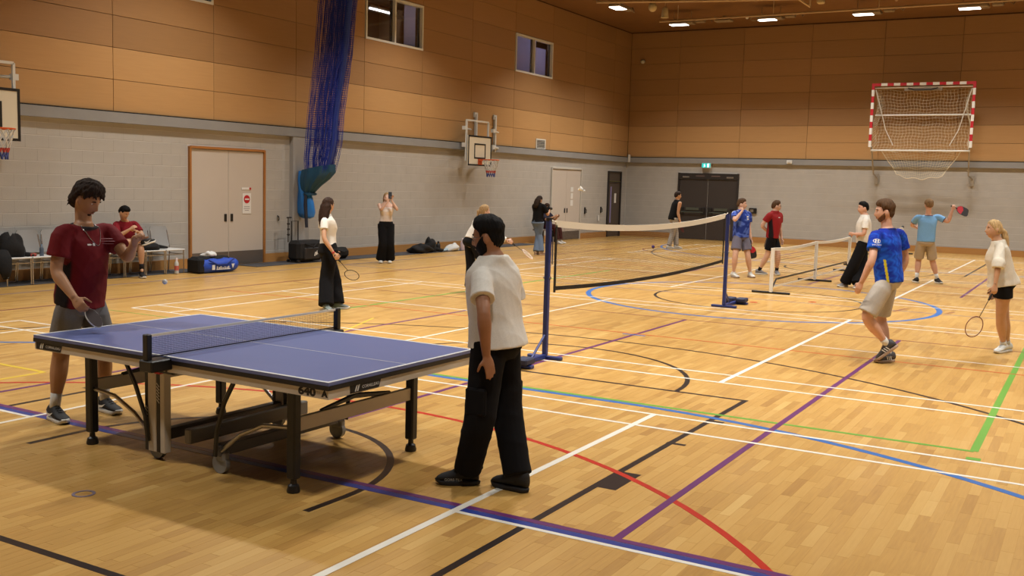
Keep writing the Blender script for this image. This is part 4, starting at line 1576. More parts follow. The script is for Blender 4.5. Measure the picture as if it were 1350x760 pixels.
sc_ = shuttle('white shuttlecock in mid air in front of the far grey double door', (-1.015, 0.60, 1.85), (0, 0, 0))
sz_ = Vector((-0.5, 0.75, 0.45)).normalized()
sx_ = Vector((0.8, 0.6, 0)); sx_ = (sx_ - sz_ * sx_.dot(sz_)).normalized(); sy_ = sz_.cross(sx_)
sc_.matrix_world = Matrix(((sx_.x, sy_.x, sz_.x, -1.015), (sx_.y, sy_.y, sz_.y, 0.60), (sx_.z, sy_.z, sz_.z, 1.85), (0, 0, 0, 1)))

# ------------------------------------------------------------------ row of chairs along the left wall
M_shell = mat('chair_shell_grey', rgb(158, 156, 154), 0.45)
M_chrome = mat('chair_chrome', rgb(190, 186, 180), 0.25, metal=0.9)
M_seatedge = mat('chair_white_edge', rgb(214, 210, 204), 0.45)


def make_chair():
    """faces local -y, origin at floor under the seat centre"""
    t = thing('stacking_chair', None, 'chair')
    st = MB().bbox((0, -0.01, 0.452), (0.44, 0.42, 0.016), 0.006)
    st.tube([(-0.22, -0.215, 0.447), (0.22, -0.215, 0.447)], 0.014, 8)
    part(st, 'seat', M_seatedge, t)
    rings = []
    for i in range(9):
        q = i / 8
        z = 0.50 + 0.38 * q
        w = 0.205 + 0.01 * math.sin(q * PI) - (0.03 if i == 8 else 0)
        yb = 0.20 + 0.08 * q
        rg = []
        for k in range(9):
            xx = -w + 2 * w * k / 8
            rg.append((xx, yb + 0.035 * (1 - (xx / w) ** 2), z))
        for k in range(8, -1, -1):
            xx = -w + 2 * w * k / 8
            rg.append((xx, yb + 0.035 * (1 - (xx / w) ** 2) - 0.012, z))
        rings.append(rg)
    part(MB().rings(rings), 'backrest', M_shell, t, True)
    for s in (-1, 1):
        part(MB().tube([(s * 0.215, -0.2, 0.0), (s * 0.215, -0.195, 0.44)], 0.011, 8), 'leg', M_chrome, t, True)
        part(MB().tube([(s * 0.215, 0.235, 0.0), (s * 0.215, 0.19, 0.44), (s * 0.21, 0.21, 0.56), (s * 0.2, 0.26, 0.8)], 0.011, 8), 'leg', M_chrome, t, True)
        part(MB().tube([(s * 0.215, -0.195, 0.36), (s * 0.215, 0.195, 0.36)], 0.009, 6), 'side_rail', M_chrome, t)
    part(MB().tube([(-0.215, -0.19, 0.36), (0.215, -0.19, 0.36)], 0.009, 6), 'front_rail', M_chrome, t)
    return t


ch0 = make_chair()
CHL = ['grey shell chair under the black jacket, at the left end of the row', 'grey shell chair with a water bottle on its seat, second from left',
       'grey shell chair third in the row, hidden behind the man in maroon', 'grey shell chair fourth in the row, hidden behind the man in maroon',
       'empty grey shell chair between the standing man in maroon and the seated player', 'grey shell chair the seated player in maroon sits on',
       'grey shell chair with dark clothes lying on its seat', 'empty grey shell chair at the right end of the row beside the timber door frame']
CHX = [-2.42 + 0.4645 * k for k in range(8)]
for k, x in enumerate(CHX):
    o = ch0 if k == 0 else copy_tree(ch0)
    o.location = (x, 10.40, 0.012)
    o['label'] = CHL[k]
    o['group'] = 'chairs along the left wall'
M_cloth_k = mat('black_cloth', rgb(15, 14, 15), 0.9, bump=(35, 0.5))
M_cloth_w = mat('white_cloth', rgb(216, 212, 206), 0.9, bump=(30, 0.4))


def blob(mb_, c, r, seed, amp=0.25, seg=28, rg=16, flat=None):
    rs = np.random.RandomState(seed)
    k = [(rs.randint(1, 5), rs.randint(1, 5), rs.rand() * 6.28, rs.rand() * 6.28) for _ in range(6)]
    rings = []
    for i in range(1, rg):
        th = PI * i / rg
        rgp = []
        for j in range(seg):
            ph_ = 2 * PI * j / seg
            d = 1 + amp * sum(math.sin(a * ph_ + p) * math.sin(b * th + q) for a, b, p, q in k) / 3
            x, y, z = r[0] * d * math.sin(th) * math.cos(ph_), r[1] * d * math.sin(th) * math.sin(ph_), -r[2] * d * math.cos(th)
            if flat is not None:
                z = max(z, flat - c[2])
            rgp.append((c[0] + x, c[1] + y, c[2] + z))
        rings.append(rgp)
    return mb_.rings(rings)


jk = thing('jacket', 'black jacket draped over the back and seat of the leftmost chair', 'jacket', (-2.45, 10.4, 0.47))
j_ = MB()
blob(j_, (0.04, 0.0, 0.14), (0.23, 0.17, 0.23), 6, 0.28, flat=0.0)
part(j_, 'jacket_body', M_cloth_k, jk, 'all')
part(MB().tube([(-0.2, -0.1, 0.1), (-0.24, -0.22, -0.02), (-0.24, -0.24, -0.2), (-0.22, -0.23, -0.33)], [(0.1, 0.06), (0.12, 0.06), (0.1, 0.05), (0.05, 0.03)], 10), 'sleeve', M_cloth_k, jk, 'all')
part(MB().tube([(0.2, 0.0, 0.04), (0.3, -0.08, 0.03), (0.36, -0.12, 0.02)], [0.05, 0.04, 0.02], 8), 'cuff', M_cloth_k, jk, 'all')


def bottle(name, label, loc, r, h, cbody, ccap, band=None):
    t = thing(name, label, 'bottle', loc)
    part(MB().lathe([(0, 0), (r, 0), (r, h * 0.62), (r * 0.85, h * 0.7), (r * 0.45, h * 0.8), (0, h * 0.8)], seg=16), 'bottle_body', cbody, t, True)
    part(MB().lathe([(0, h * 0.78), (r * 0.5, h * 0.78), (r * 0.5, h * 0.95), (r * 0.3, h), (0, h)], seg=12), 'cap', ccap, t, True)
    if band:
        part(MB().lathe([(r * 1.02, h * 0.2), (r * 1.02, h * 0.5)], seg=16), 'label_band', band, t, True)
    return t


bottle('water_bottle', 'blue grey water bottle standing on a chair seat left of the man in maroon', (CHX[1] + 0.02, 10.3, 0.472), 0.035, 0.2, mat('bottle_grey_blue', rgb(84, 96, 112), 0.3), mat('bottle_cap_blue', rgb(120, 140, 160), 0.4))
rp = thing('red_pouch', 'small red pouch on the chair seat beside the water bottle', 'pouch', (CHX[1] - 0.14, 10.32, 0.472))
part(MB().bbox((0, 0, 0.025), (0.13, 0.09, 0.05), 0.015), 'pouch_body', mat('pouch_red', rgb(170, 50, 50), 0.7), rp)
part(MB().box((0, -0.046, 0.035), (0.1, 0.004, 0.006)), 'zip', M_steel, rp)
bottle('water_bottle', 'clear bottle with red label standing on the floor left of the blue duffel bag', (0.80, 10.12, 0.012), 0.042, 0.30, mat('bottle_clear', rgb(200, 196, 190), 0.2), mat('bottle_cap_pink', rgb(220, 200, 196), 0.4), mat('bottle_label_red', rgb(196, 96, 80), 0.6))
cl = thing('dark_clothes', 'heap of dark clothes on the second chair from the right end', 'clothes', (CHX[6] + 0.05, 10.36, 0.46))
c_ = MB()
blob(c_, (-0.05, 0.02, 0.06), (0.24, 0.18, 0.09), 8, 0.3, flat=0.0)
part(c_, 'folded_trousers', M_cloth_k, cl, 'all')
part(MB().tube([(0.05, 0.02, 0.08), (0.22, 0.03, 0.06), (0.36, 0.0, 0.04)], [(0.07, 0.04), (0.06, 0.035), (0.05, 0.02)], 10), 'trouser_leg', M_cloth_k, cl, 'all')

# blue duffel bag with towel
M_blue = mat('duffel_blue', rgb(28, 70, 176), 0.55, bump=(18, 0.4))
df = thing('duffel_bag', 'bright blue duffel bag with black open top beside the timber door frame', 'bag', (1.58, 9.93, 0.0), math.radians(-4))
rings = []
for i in range(13):
    x = -0.50 + i * 1.0 / 12
    e_ = 1 - abs(2 * i / 12 - 1) ** 6 * 0.35
    rings.append([(x, 0.19 * e_ * math.cos(a) * (1 + 0.05 * math.sin(3 * a + i)), 0.15 + (0.14 * e_ * math.sin(a) if math.sin(a) > 0 else 0.145 * e_ * max(math.sin(a) * 1.3, -1)) + 0.012 * math.sin(i * 1.7) * (math.sin(a) > 0)) for a in np.linspace(0, 2 * PI, 25)[:-1]])
part(MB().rings(rings), 'bag_body', M_blue, df, 'all')
part(MB().bbox((-0.07, 0.05, 0.25), (0.82, 0.26, 0.14), 0.04), 'bag_top', M_cloth_k, df)
part(MB().bbox((-0.43, 0.02, 0.15), (0.16, 0.37, 0.28), 0.03), 'end_pocket', M_cloth_k, df)
part(MB().tube([(-0.28, -0.18, 0.26), (-0.1, -0.215, 0.17), (0.12, -0.215, 0.17), (0.34, -0.18, 0.27)], 0.016, 6), 'strap', mat('duffel_strap', rgb(22, 50, 130), 0.6), df, True)
dt = MB()
dt.box((0.05, -0.207, 0.075), (0.34, 0.004, 0.016))
for k, (xx, hh) in enumerate(((-0.1, .05), (-0.05, .035), (-0.01, .045), (0.04, .03), (0.09, .04), (0.14, .03), (0.18, .045))):
    dt.box((xx, -0.207, 0.085 + hh / 2), (0.026, 0.004, hh))
dt.prism([(-0.22, -0.045), (-0.15, -0.045), (-0.15, 0.05), (-0.22, 0.05)], 0.004, frame((0, -0.2, 0.115), (1, 0, 0), (0, 0, 1)))
dt.prism([(0.26, 0.05), (0.29, -0.04), (0.34, 0.05)], 0.004, frame((0, -0.198, 0.12), (1, 0, 0), (0, 0, 1)))
tw = thing('towel', 'crumpled white towel lying on top of the blue duffel bag', 'towel', (1.5, 9.97, 0.32))
q_ = MB()
blob(q_, (0, 0, 0.03), (0.15, 0.11, 0.06), 4, 0.4, flat=0.0)
part(q_, 'towel_cloth', M_cloth_w, tw, 'all')
part(dt, 'bag_lettering', M_decal_w, df)

# black trolley bag with telescopic handle under the curtain
tr = thing('trolley_bag', 'black wheeled kit bag with telescopic handle in front of the curtain foot', 'bag', (4.72, 10.38, 0.012))
part(MB().bbox((0.02, 0, 0.26), (0.86, 0.36, 0.46), 0.07), 'bag_body', M_cloth_k, tr)
part(MB().bbox((0.02, -0.19, 0.2), (0.5, 0.04, 0.26), 0.02), 'front_pocket', mat('bag_black_nylon', rgb(32, 30, 32), 0.6), tr)
hd = MB().tube([(-0.33, 0.1, 0.45), (-0.33, 0.1, 0.92), (-0.12, 0.1, 0.92), (-0.12, 0.1, 0.45)], 0.014, 6)
part(hd, 'telescopic_handle', M_blackm, tr)
hd = MB().tube([(-0.42, 0.12, 0.45), (-0.42, 0.12, 1.0)], 0.012, 6).tube([(-0.46, 0.12, 1.0), (-0.32, 0.12, 1.0)], 0.016, 6)
for zz in (0.62, 0.74, 0.86):
    hd.tube([(-0.44, 0.12, zz), (-0.38, 0.12, zz)], 0.02, 6)
part(hd, 'net_pole', M_blackm, tr)
part(MB().tube([(-0.2, -0.18, 0.42), (0.0, -0.26, 0.35), (0.2, -0.18, 0.42)], 0.016, 6), 'carry_strap', M_cloth_k, tr)
lg = MB()
Mx = frame((0.16, -0.213, 0.2), (1, 0, 0), (0, 0, 1))
for k in range(3):
    lg.prism([(-0.09 + k * 0.06, -0.06 + k * 0.02), (-0.05 + k * 0.06, -0.06 + k * 0.02), (-0.02 + k * 0.06, 0.03 + k * 0.03), (-0.06 + k * 0.06, 0.03 + k * 0.03)], 0.003, Mx)
part(lg, 'bag_emblem', M_decal_w, tr)
for s in (-1, 1):
    part(MB().tube([(-0.38, s * 0.13, 0.035), (-0.38, s * 0.17, 0.035)], 0.035, 12), 'wheel', M_blackp, tr)
bg = thing('holdall', 'black holdall on the floor behind the woman in the white t-shirt', 'bag', (5.95, 10.45, 0.012))
part(MB().bbox((0, 0, 0.14), (0.62, 0.3, 0.27), 0.09), 'bag_body', M_cloth_k, bg)
part(MB().tube([(-0.15, -0.14, 0.22), (0, -0.2, 0.17), (0.15, -0.14, 0.22)], 0.014, 6), 'strap', M_cloth_k, bg)
# heaps of clothes by the wall
hp = thing('coat_heap', 'heap of black coats on the floor right of the woman taking a photo', 'clothes', (9.35, 10.35, 0.012))
q_ = MB()
blob(q_, (-0.15, 0, 0.08), (0.42, 0.22, 0.14), 12, 0.35, flat=0.0)
blob(q_, (0.38, 0.05, 0.15), (0.2, 0.17, 0.2), 13, 0.3, flat=0.0)
part(q_, 'coat', M_cloth_k, hp, 'all')
part(MB().tube([(0.4, -0.05, 0.08), (0.6, -0.1, 0.05), (0.78, -0.1, 0.03)], [0.06, 0.05, 0.03], 8), 'coat_sleeve', M_cloth_k, hp, 'all')
hp = thing('white_clothes', 'crumpled white top on the floor beside the pink bottle', 'clothes', (10.62, 10.3, 0.012))
q_ = MB()
blob(q_, (0.05, 0, 0.06), (0.32, 0.16, 0.12), 22, 0.35, flat=0.0)
part(q_, 'top_cloth', M_cloth_w, hp, 'all')
part(MB().tube([(-0.25, 0, 0.04), (-0.45, -0.05, 0.03), (-0.55, -0.05, 0.02)], [(0.06, 0.04), (0.05, 0.03), (0.03, 0.02)], 8), 'sleeve', mat('pale_blue_cloth', rgb(170, 190, 200), 0.9), hp, 'all')
bottle('water_bottle', 'small black flask standing between the black coats and the white top', (10.25, 10.5, 0.012), 0.06, 0.26, M_blackp, M_blackp)
bottle('water_bottle', 'pale pink bottle standing at the wall right of the white top', (11.1, 10.25, 0.012), 0.07, 0.33, mat('bottle_pink', rgb(206, 180, 182), 0.4), mat('bottle_cap_rose', rgb(216, 196, 196), 0.4))
# ball near the man in the vest
sb = MB().ell((0, 0, 0.05), (0.05, 0.05, 0.05), 14, 10).build('small_ball', mat('ball_purple', rgb(84, 66, 150), 0.5), None, 'all', (16.9, 6.9, 0.0))
tag(sb, 'small purple ball on the floor left of the man in the black vest', 'ball')
# bench the far seated person sits on
bn_ = thing('low_bench', 'low grey bench at the wall under the seated person in maroon trousers', 'bench', (16.4, 10.42, 0.012))
part(MB().bbox((0, 0, 0.43), (1.3, 0.36, 0.05), 0.01), 'seat', mat('bench_grey', rgb(120, 112, 108), 0.5), bn_)
for s in (-1, 1):
    part(MB().bbox((s * 0.5, 0, 0.2), (0.05, 0.3, 0.4), 0.006), 'leg', M_blackm, bn_)
# ------------------------------------------------------------------ people
NP = np.array


def unit(v):
    v = NP(v, float)
    n = np.linalg.norm(v)
    return v / n if n > 1e-9 else v


def smstep(a, b, x):
    t = np.clip((x - a) / (b - a), 0, 1)
    return t * t * (3 - 2 * t)


def loft(mb_, secs, seg=24, cap=True):
    """secs: list of (centre, lateral axis, depth axis, half width, half depth, squareness)"""
    rings = []
    for c, l, d, w, dp, sq in secs:
        rg = []
        for k in range(seg):
            a = 2 * PI * k / seg
            ca, sa = math.cos(a), math.sin(a)
            e = 2.0 / sq
            x = math.copysign(abs(ca) ** e, ca) * w
            y = math.copysign(abs(sa) ** e, sa) * dp
            rg.append(tuple(NP(c) + NP(l) * x + NP(d) * y))
        rings.append(rg)
    return mb_.rings(rings, cap)


def resample(pts, n):
    pts = [NP(p, float) for p in pts]
    ls = [np.linalg.norm(pts[i + 1] - pts[i]) for i in range(len(pts) - 1)]
    cum = np.concatenate([[0], np.cumsum(ls)])
    out = []
    for i in range(n):
        s = cum[-1] * i / (n - 1)
        k = min(np.searchsorted(cum, s, 'right') - 1, len(ls) - 1)
        t = (s - cum[k]) / max(ls[k], 1e-9)
        out.append(pts[k] * (1 - t) + pts[k + 1] * t)
    P_ = NP(out)
    for _ in range(2):
        Q = P_.copy()
        Q[1:-1] = 0.25 * P_[:-2] + 0.5 * P_[1:-1] + 0.25 * P_[2:]
        P_ = Q
    return P_, cum / cum[-1]


def limb(mb_, pts, table, H, n=16, seg=12):
    """table: (fraction, radius/H) along the length"""
    P_, _ = resample(pts, n)
    fr = np.linspace(0, 1, n)
    rs = np.interp(fr, [t[0] for t in table], [t[1] for t in table]) * H
    pl = [tuple(p) for p in P_]
    d0 = unit(P_[0] - P_[1]); d1 = unit(P_[-1] - P_[-2])
    pl = [tuple(P_[0] + d0 * rs[0] * 0.6)] + pl + [tuple(P_[-1] + d1 * rs[-1] * 0.5)]
    rl = [rs[0] * 0.55] + list(rs) + [rs[-1] * 0.55]
    mb_.tube(pl, rl, seg)


def fuse(mb_, voxel, iters, name, m, smooth_fac=0.5):
    me = mb_.mesh('tmp', m)
    ob = bpy.data.objects.new('tmp', me)
    COL.objects.link(ob)
    r_ = ob.modifiers.new('r', 'REMESH'); r_.mode = 'VOXEL'; r_.voxel_size = voxel
    if iters:
        s_ = ob.modifiers.new('s', 'SMOOTH'); s_.factor = smooth_fac; s_.iterations = iters
    dg = bpy.context.evaluated_depsgraph_get()
    me2 = bpy.data.meshes.new_from_object(ob.evaluated_get(dg))
    bpy.data.objects.remove(ob)
    bpy.data.meshes.remove(me)
    me2.name = name
    if not me2.materials:
        for q in (m if isinstance(m, (list, tuple)) else [m]):
            me2.materials.append(q)
    me2.polygons.foreach_set('use_smooth', [True] * len(me2.polygons))
    return me2


def get_np(me):
    n = len(me.vertices)
    V = np.empty(n * 3); me.vertices.foreach_get('co', V)
    N = np.empty(n * 3); me.vertices.foreach_get('normal', N)
    return V.reshape(-1, 3), N.reshape(-1, 3)


def set_np(me, V):
    me.vertices.foreach_set('co', V.ravel())
    me.update()


def wrinkle(me, amp, seed, freq=22.0, mask=None):
    V, N = get_np(me)
    rs = np.random.RandomState(seed)
    d = np.zeros(len(V))
    for k in range(6):
        w = unit(rs.normal(size=3) * NP([1, 1, 1.1])) * freq * (0.45 + rs.rand() * 0.9)
        w2 = unit(rs.normal(size=3)) * freq * 0.45
        s = np.sin(V @ w + 1.9 * np.sin(V @ w2 + rs.rand() * 6) + rs.rand() * 6)
        ridge = (1 - np.abs(s)) ** 2                       # soft crease lines
        patch = 0.5 + 0.5 * np.sin(V @ (unit(rs.normal(size=3)) * freq * 0.5) + rs.rand() * 6)
        d += ridge * patch ** 1.5
    d = d / 6 * 3.0 - 0.5
    if mask is not None:
        d = d * mask(V)
    set_np(me, V + N * (d * amp)[:, None])


# head in local coordinates: x forward, y left, z up, origin mid-head, real height 0.23
def head_fn(d):
    x, y, z = d[:, 0], d[:, 1], d[:, 2]
    zz_ = z * 0.116
    lo = np.clip(-z, 0, 1)
    w = 0.0765 * (1 - 0.34 * lo ** 1.8)
    fr = np.where(x > 0, 0.097 * (1 - 0.10 * lo ** 2), 0.101 * (1 - 0.38 * np.clip(-z - 0.15, 0, 1)))
    X, Y, Z = x * fr, y * w, zz_
    # flatter face
    f = smstep(0.1, 0.7, x)
    X = X - f * 0.006 * np.exp(-((z - 0.1) / 0.5) ** 2)
    g = lambda y0, z0, sy, sz: np.exp(-(((Y - y0) / sy) ** 2 + ((Z - z0) / sz) ** 2))
    front = smstep(0.2, 0.5, x)
    X = X + front * (0.020 * g(0, -0.028, 0.0115, 0.016) + 0.013 * g(0, -0.008, 0.008, 0.022)
                     - 0.010 * (g(0.032, 0.010, 0.016, 0.011) + g(-0.032, 0.010, 0.016, 0.011))
                     + 0.005 * (g(0.03, 0.030, 0.022, 0.009) + g(-0.03, 0.030, 0.022, 0.009))
                     + 0.006 * g(0, -0.057, 0.020, 0.006) + 0.006 * g(0, -0.070, 0.016, 0.006) - 0.004 * g(0, -0.0635, 0.022, 0.003)
                     + 0.010 * g(0, -0.098, 0.020, 0.014) - 0.004 * g(0, -0.083, 0.018, 0.006))
    return np.stack([X, Y, Z], 1)


def sphere_dirs(nu=44, nv=32):
    D, Fq = [], []
    for j in range(nv + 1):
        th = PI * j / nv
        for i in range(nu):
            ph_ = 2 * PI * i / nu
            D.append((math.sin(th) * math.cos(ph_), math.sin(th) * math.sin(ph_), math.cos(th)))
    for j in range(nv):
        for i in range(nu):
            a, b = j * nu + i, j * nu + (i + 1) % nu
            Fq.append((a, a + nu, b + nu, b))
    return NP(D), Fq


SD, SF = sphere_dirs()
SDF, SFF = sphere_dirs(72, 52)
HEAD = head_fn(SD)


def face_point(y, z):
    """front surface x at (y,z)"""
    h = head_fn(SDF)
    m = h[:, 0] > 0.02
    d = (h[:, 1] - y) ** 2 + (h[:, 2] - z) ** 2 + (~m) * 9
    return h[int(np.argmin(d)), 0]


EYE_X = face_point(0.031, 0.010)
BROW_X = face_point(0.030, 0.030)
LIP_X = face_point(0.0, -0.062)
LIPC_X = face_point(0.018, -0.0625)


def hair_shell(style, seed):
    D = SDF
    base = head_fn(D)
    x, y, z = D[:, 0], D[:, 1], D[:, 2]
    az = np.abs(np.arctan2(y, x))
    rs = np.random.RandomState(seed)
    if style in ('short', 'crop', 'tousled', 'fade'):
        keys = {'short': ([0, .6, 1.05, 1.35, 1.5, 1.8, 2.1, 3.15], [.54, .50, .40, .02, .20, .16, -.30, -.52]),
                'crop': ([0, .6, 1.05, 1.35, 1.75, 2.3, 3.15], [.52, .48, .40, .16, .15, -.10, -.20]),
                'fade': ([0, .6, 1.05, 1.35, 1.5, 1.8, 2.1, 3.15], [.54, .50, .42, -.12, .20, .16, -.48, -.74]),
                'tousled': ([0, .6, 1.05, 1.35, 1.55, 1.75, 2.0, 2.3, 3.15], [.60, .55, .40, .06, .26, .20, -.40, -.78, -.86])}[style]
    else:
        keys = ([0, .45, .9, 1.25, 1.7, 2.3, 3.15], [.62, .50, .30, -.05, -.50, -.62, -.66])
    h = np.interp(az, keys[0], keys[1])
    jag = sum(np.sin(az * (7 + 5 * k) + rs.rand() * 6 + 3 * y) for k in range(4)) / 4
    h = h + 0.045 * jag * (np.abs(az - 1.65) > .35)
    m = smstep(-0.02, 0.14, z - h)
    th = {'short': 0.020, 'crop': 0.016, 'fade': 0.020, 'tousled': 0.028}.get(style, 0.009)
    top = smstep(0.1, 0.8, z)
    nz = np.zeros(len(D))
    for k in range(9):
        w = rs.normal(size=3) * (9 if k < 5 else 20)
        nz += np.sin(D @ w + rs.rand() * 6) / (5 if k < 5 else 9)
    t = th * (1 + 0.5 * top) + nz * (0.006 if style == 'tousled' else 0.003)
    if style == 'fade':
        t = t * (0.35 + 0.65 * smstep(0.0, 0.5, z)) + 0.008 * top
    if style == 'tousled':
        t = t + 0.022 * smstep(0.3, 0.8, x) * smstep(0.25, 0.5, z) * (1 - smstep(.6, .95, z)) + 0.01 * smstep(0.2, 0.8, -x) * smstep(-.1, -.6, z)
    t = t * (0.35 + 0.65 * smstep(0.02, 0.38, z - h))
    off = -0.014 + m * (0.014 + t)
    nr = unit_rows(D * NP([1 / .097, 1 / .077, 1 / .116]))
    return base + nr * off[:, None]


def unit_rows(A):
    return A / np.linalg.norm(A, axis=1)[:, None]


def beard_shell(kind):
    D = SDF
    base = head_fn(D)
    az = np.abs(np.arctan2(D[:, 1], D[:, 0]))
    z = D[:, 2]
    if kind == 'full':
        up = np.interp(az, [0, .25, .45, .8, 1.2, 1.5, 1.75], [-.30, -.30, -.42, -.30, .0, .18, .10])
        side = 1 - smstep(1.55, 1.75, az)
    elif kind == 'stubble':
        up = np.interp(az, [0, .25, .45, .8, 1.2, 1.5, 1.75], [-.34, -.34, -.50, -.40, -.15, .05, .0])
        side = 1 - smstep(1.5, 1.7, az)
    else:
        up = np.interp(az, [0, .2, .34, .6], [-.36, -.36, -.5, -.62])
        side = 1 - smstep(.40, .55, az)
    m = smstep(-0.02, 0.08, up - z) * side
    # leave the lips free
    lips = np.exp(-((base[:, 1] / 0.024) ** 2 + ((base[:, 2] + 0.063) / 0.010) ** 2)) * (D[:, 0] > 0)
    if kind == 'goatee':
        mous = smstep(-.33, -.38, z) * (1 - smstep(-.5, -.56, z))
        chin = smstep(-.60, -.70, z)
        m = m * np.maximum(mous, chin)
    m = m * (1 - smstep(.25, .5, lips))
    off = -0.008 + m * (0.008 + (0.008 if kind == 'full' else 0.003 if kind == 'stubble' else 0.007))
    nr = unit_rows(D * NP([1 / .097, 1 / .077, 1 / .116]))
    return base + nr * off[:, None]


def hair_mat(name, color, rough=0.75):
    return mat('hair_' + name, color, rough, noise=(60, 0.4, (1, 1, 0.25)), bump=(120, 0.5, (1, 1, 0.2)), spec=0.18)


M_eye = mat('eye_white', rgb(225, 218, 210), 0.25)
M_iris = mat('iris_dark', rgb(40, 26, 18), 0.2)


def skin_mat(name, c):
    return mat('skin_' + name, c, 0.5, noise=(14, 0.06), spec=0.4)


SK = {'olive': skin_mat('olive', rgb(176, 128, 92)), 'brown': skin_mat('brown', rgb(160, 110, 78)), 'tan': skin_mat('tan', rgb(198, 150, 116)), 'pale': skin_mat('pale', rgb(216, 172, 148)), 'rosy': skin_mat('rosy', rgb(208, 158, 132))}
LIP = {'olive': rgb(150, 84, 72), 'brown': rgb(120, 70, 60), 'tan': rgb(170, 96, 86), 'pale': rgb(190, 110, 100), 'rosy': rgb(184, 104, 92)}

SEC_M = [(-.20, .066, .056, .0), (-.08, .092, .072, -.006), (.02, .094, .070, -.006), (.22, .084, .060, .0), (.42, .082, .060, .003),
         (.62, .094, .066, .004), (.78, .101, .063, .002), (.88, .100, .054, .0), (.95, .086, .046, -.002), (1.02, .060, .042, -.004), (1.08, .040, .038, -.004), (1.12, .034, .034, -.002)]
SEC_F = [(-.20, .068, .056, .0), (-.08, .098, .074, -.008), (.02, .096, .070, -.006), (.22, .076, .056, .0), (.42, .070, .054, .003),
         (.62, .082, .066, .010), (.78, .088, .061, .004), (.88, .086, .050, .0), (.95, .074, .042, -.002), (1.02, .052, .038, -.004), (1.08, .035, .034, -.004), (1.12, .030, .030, -.002)]


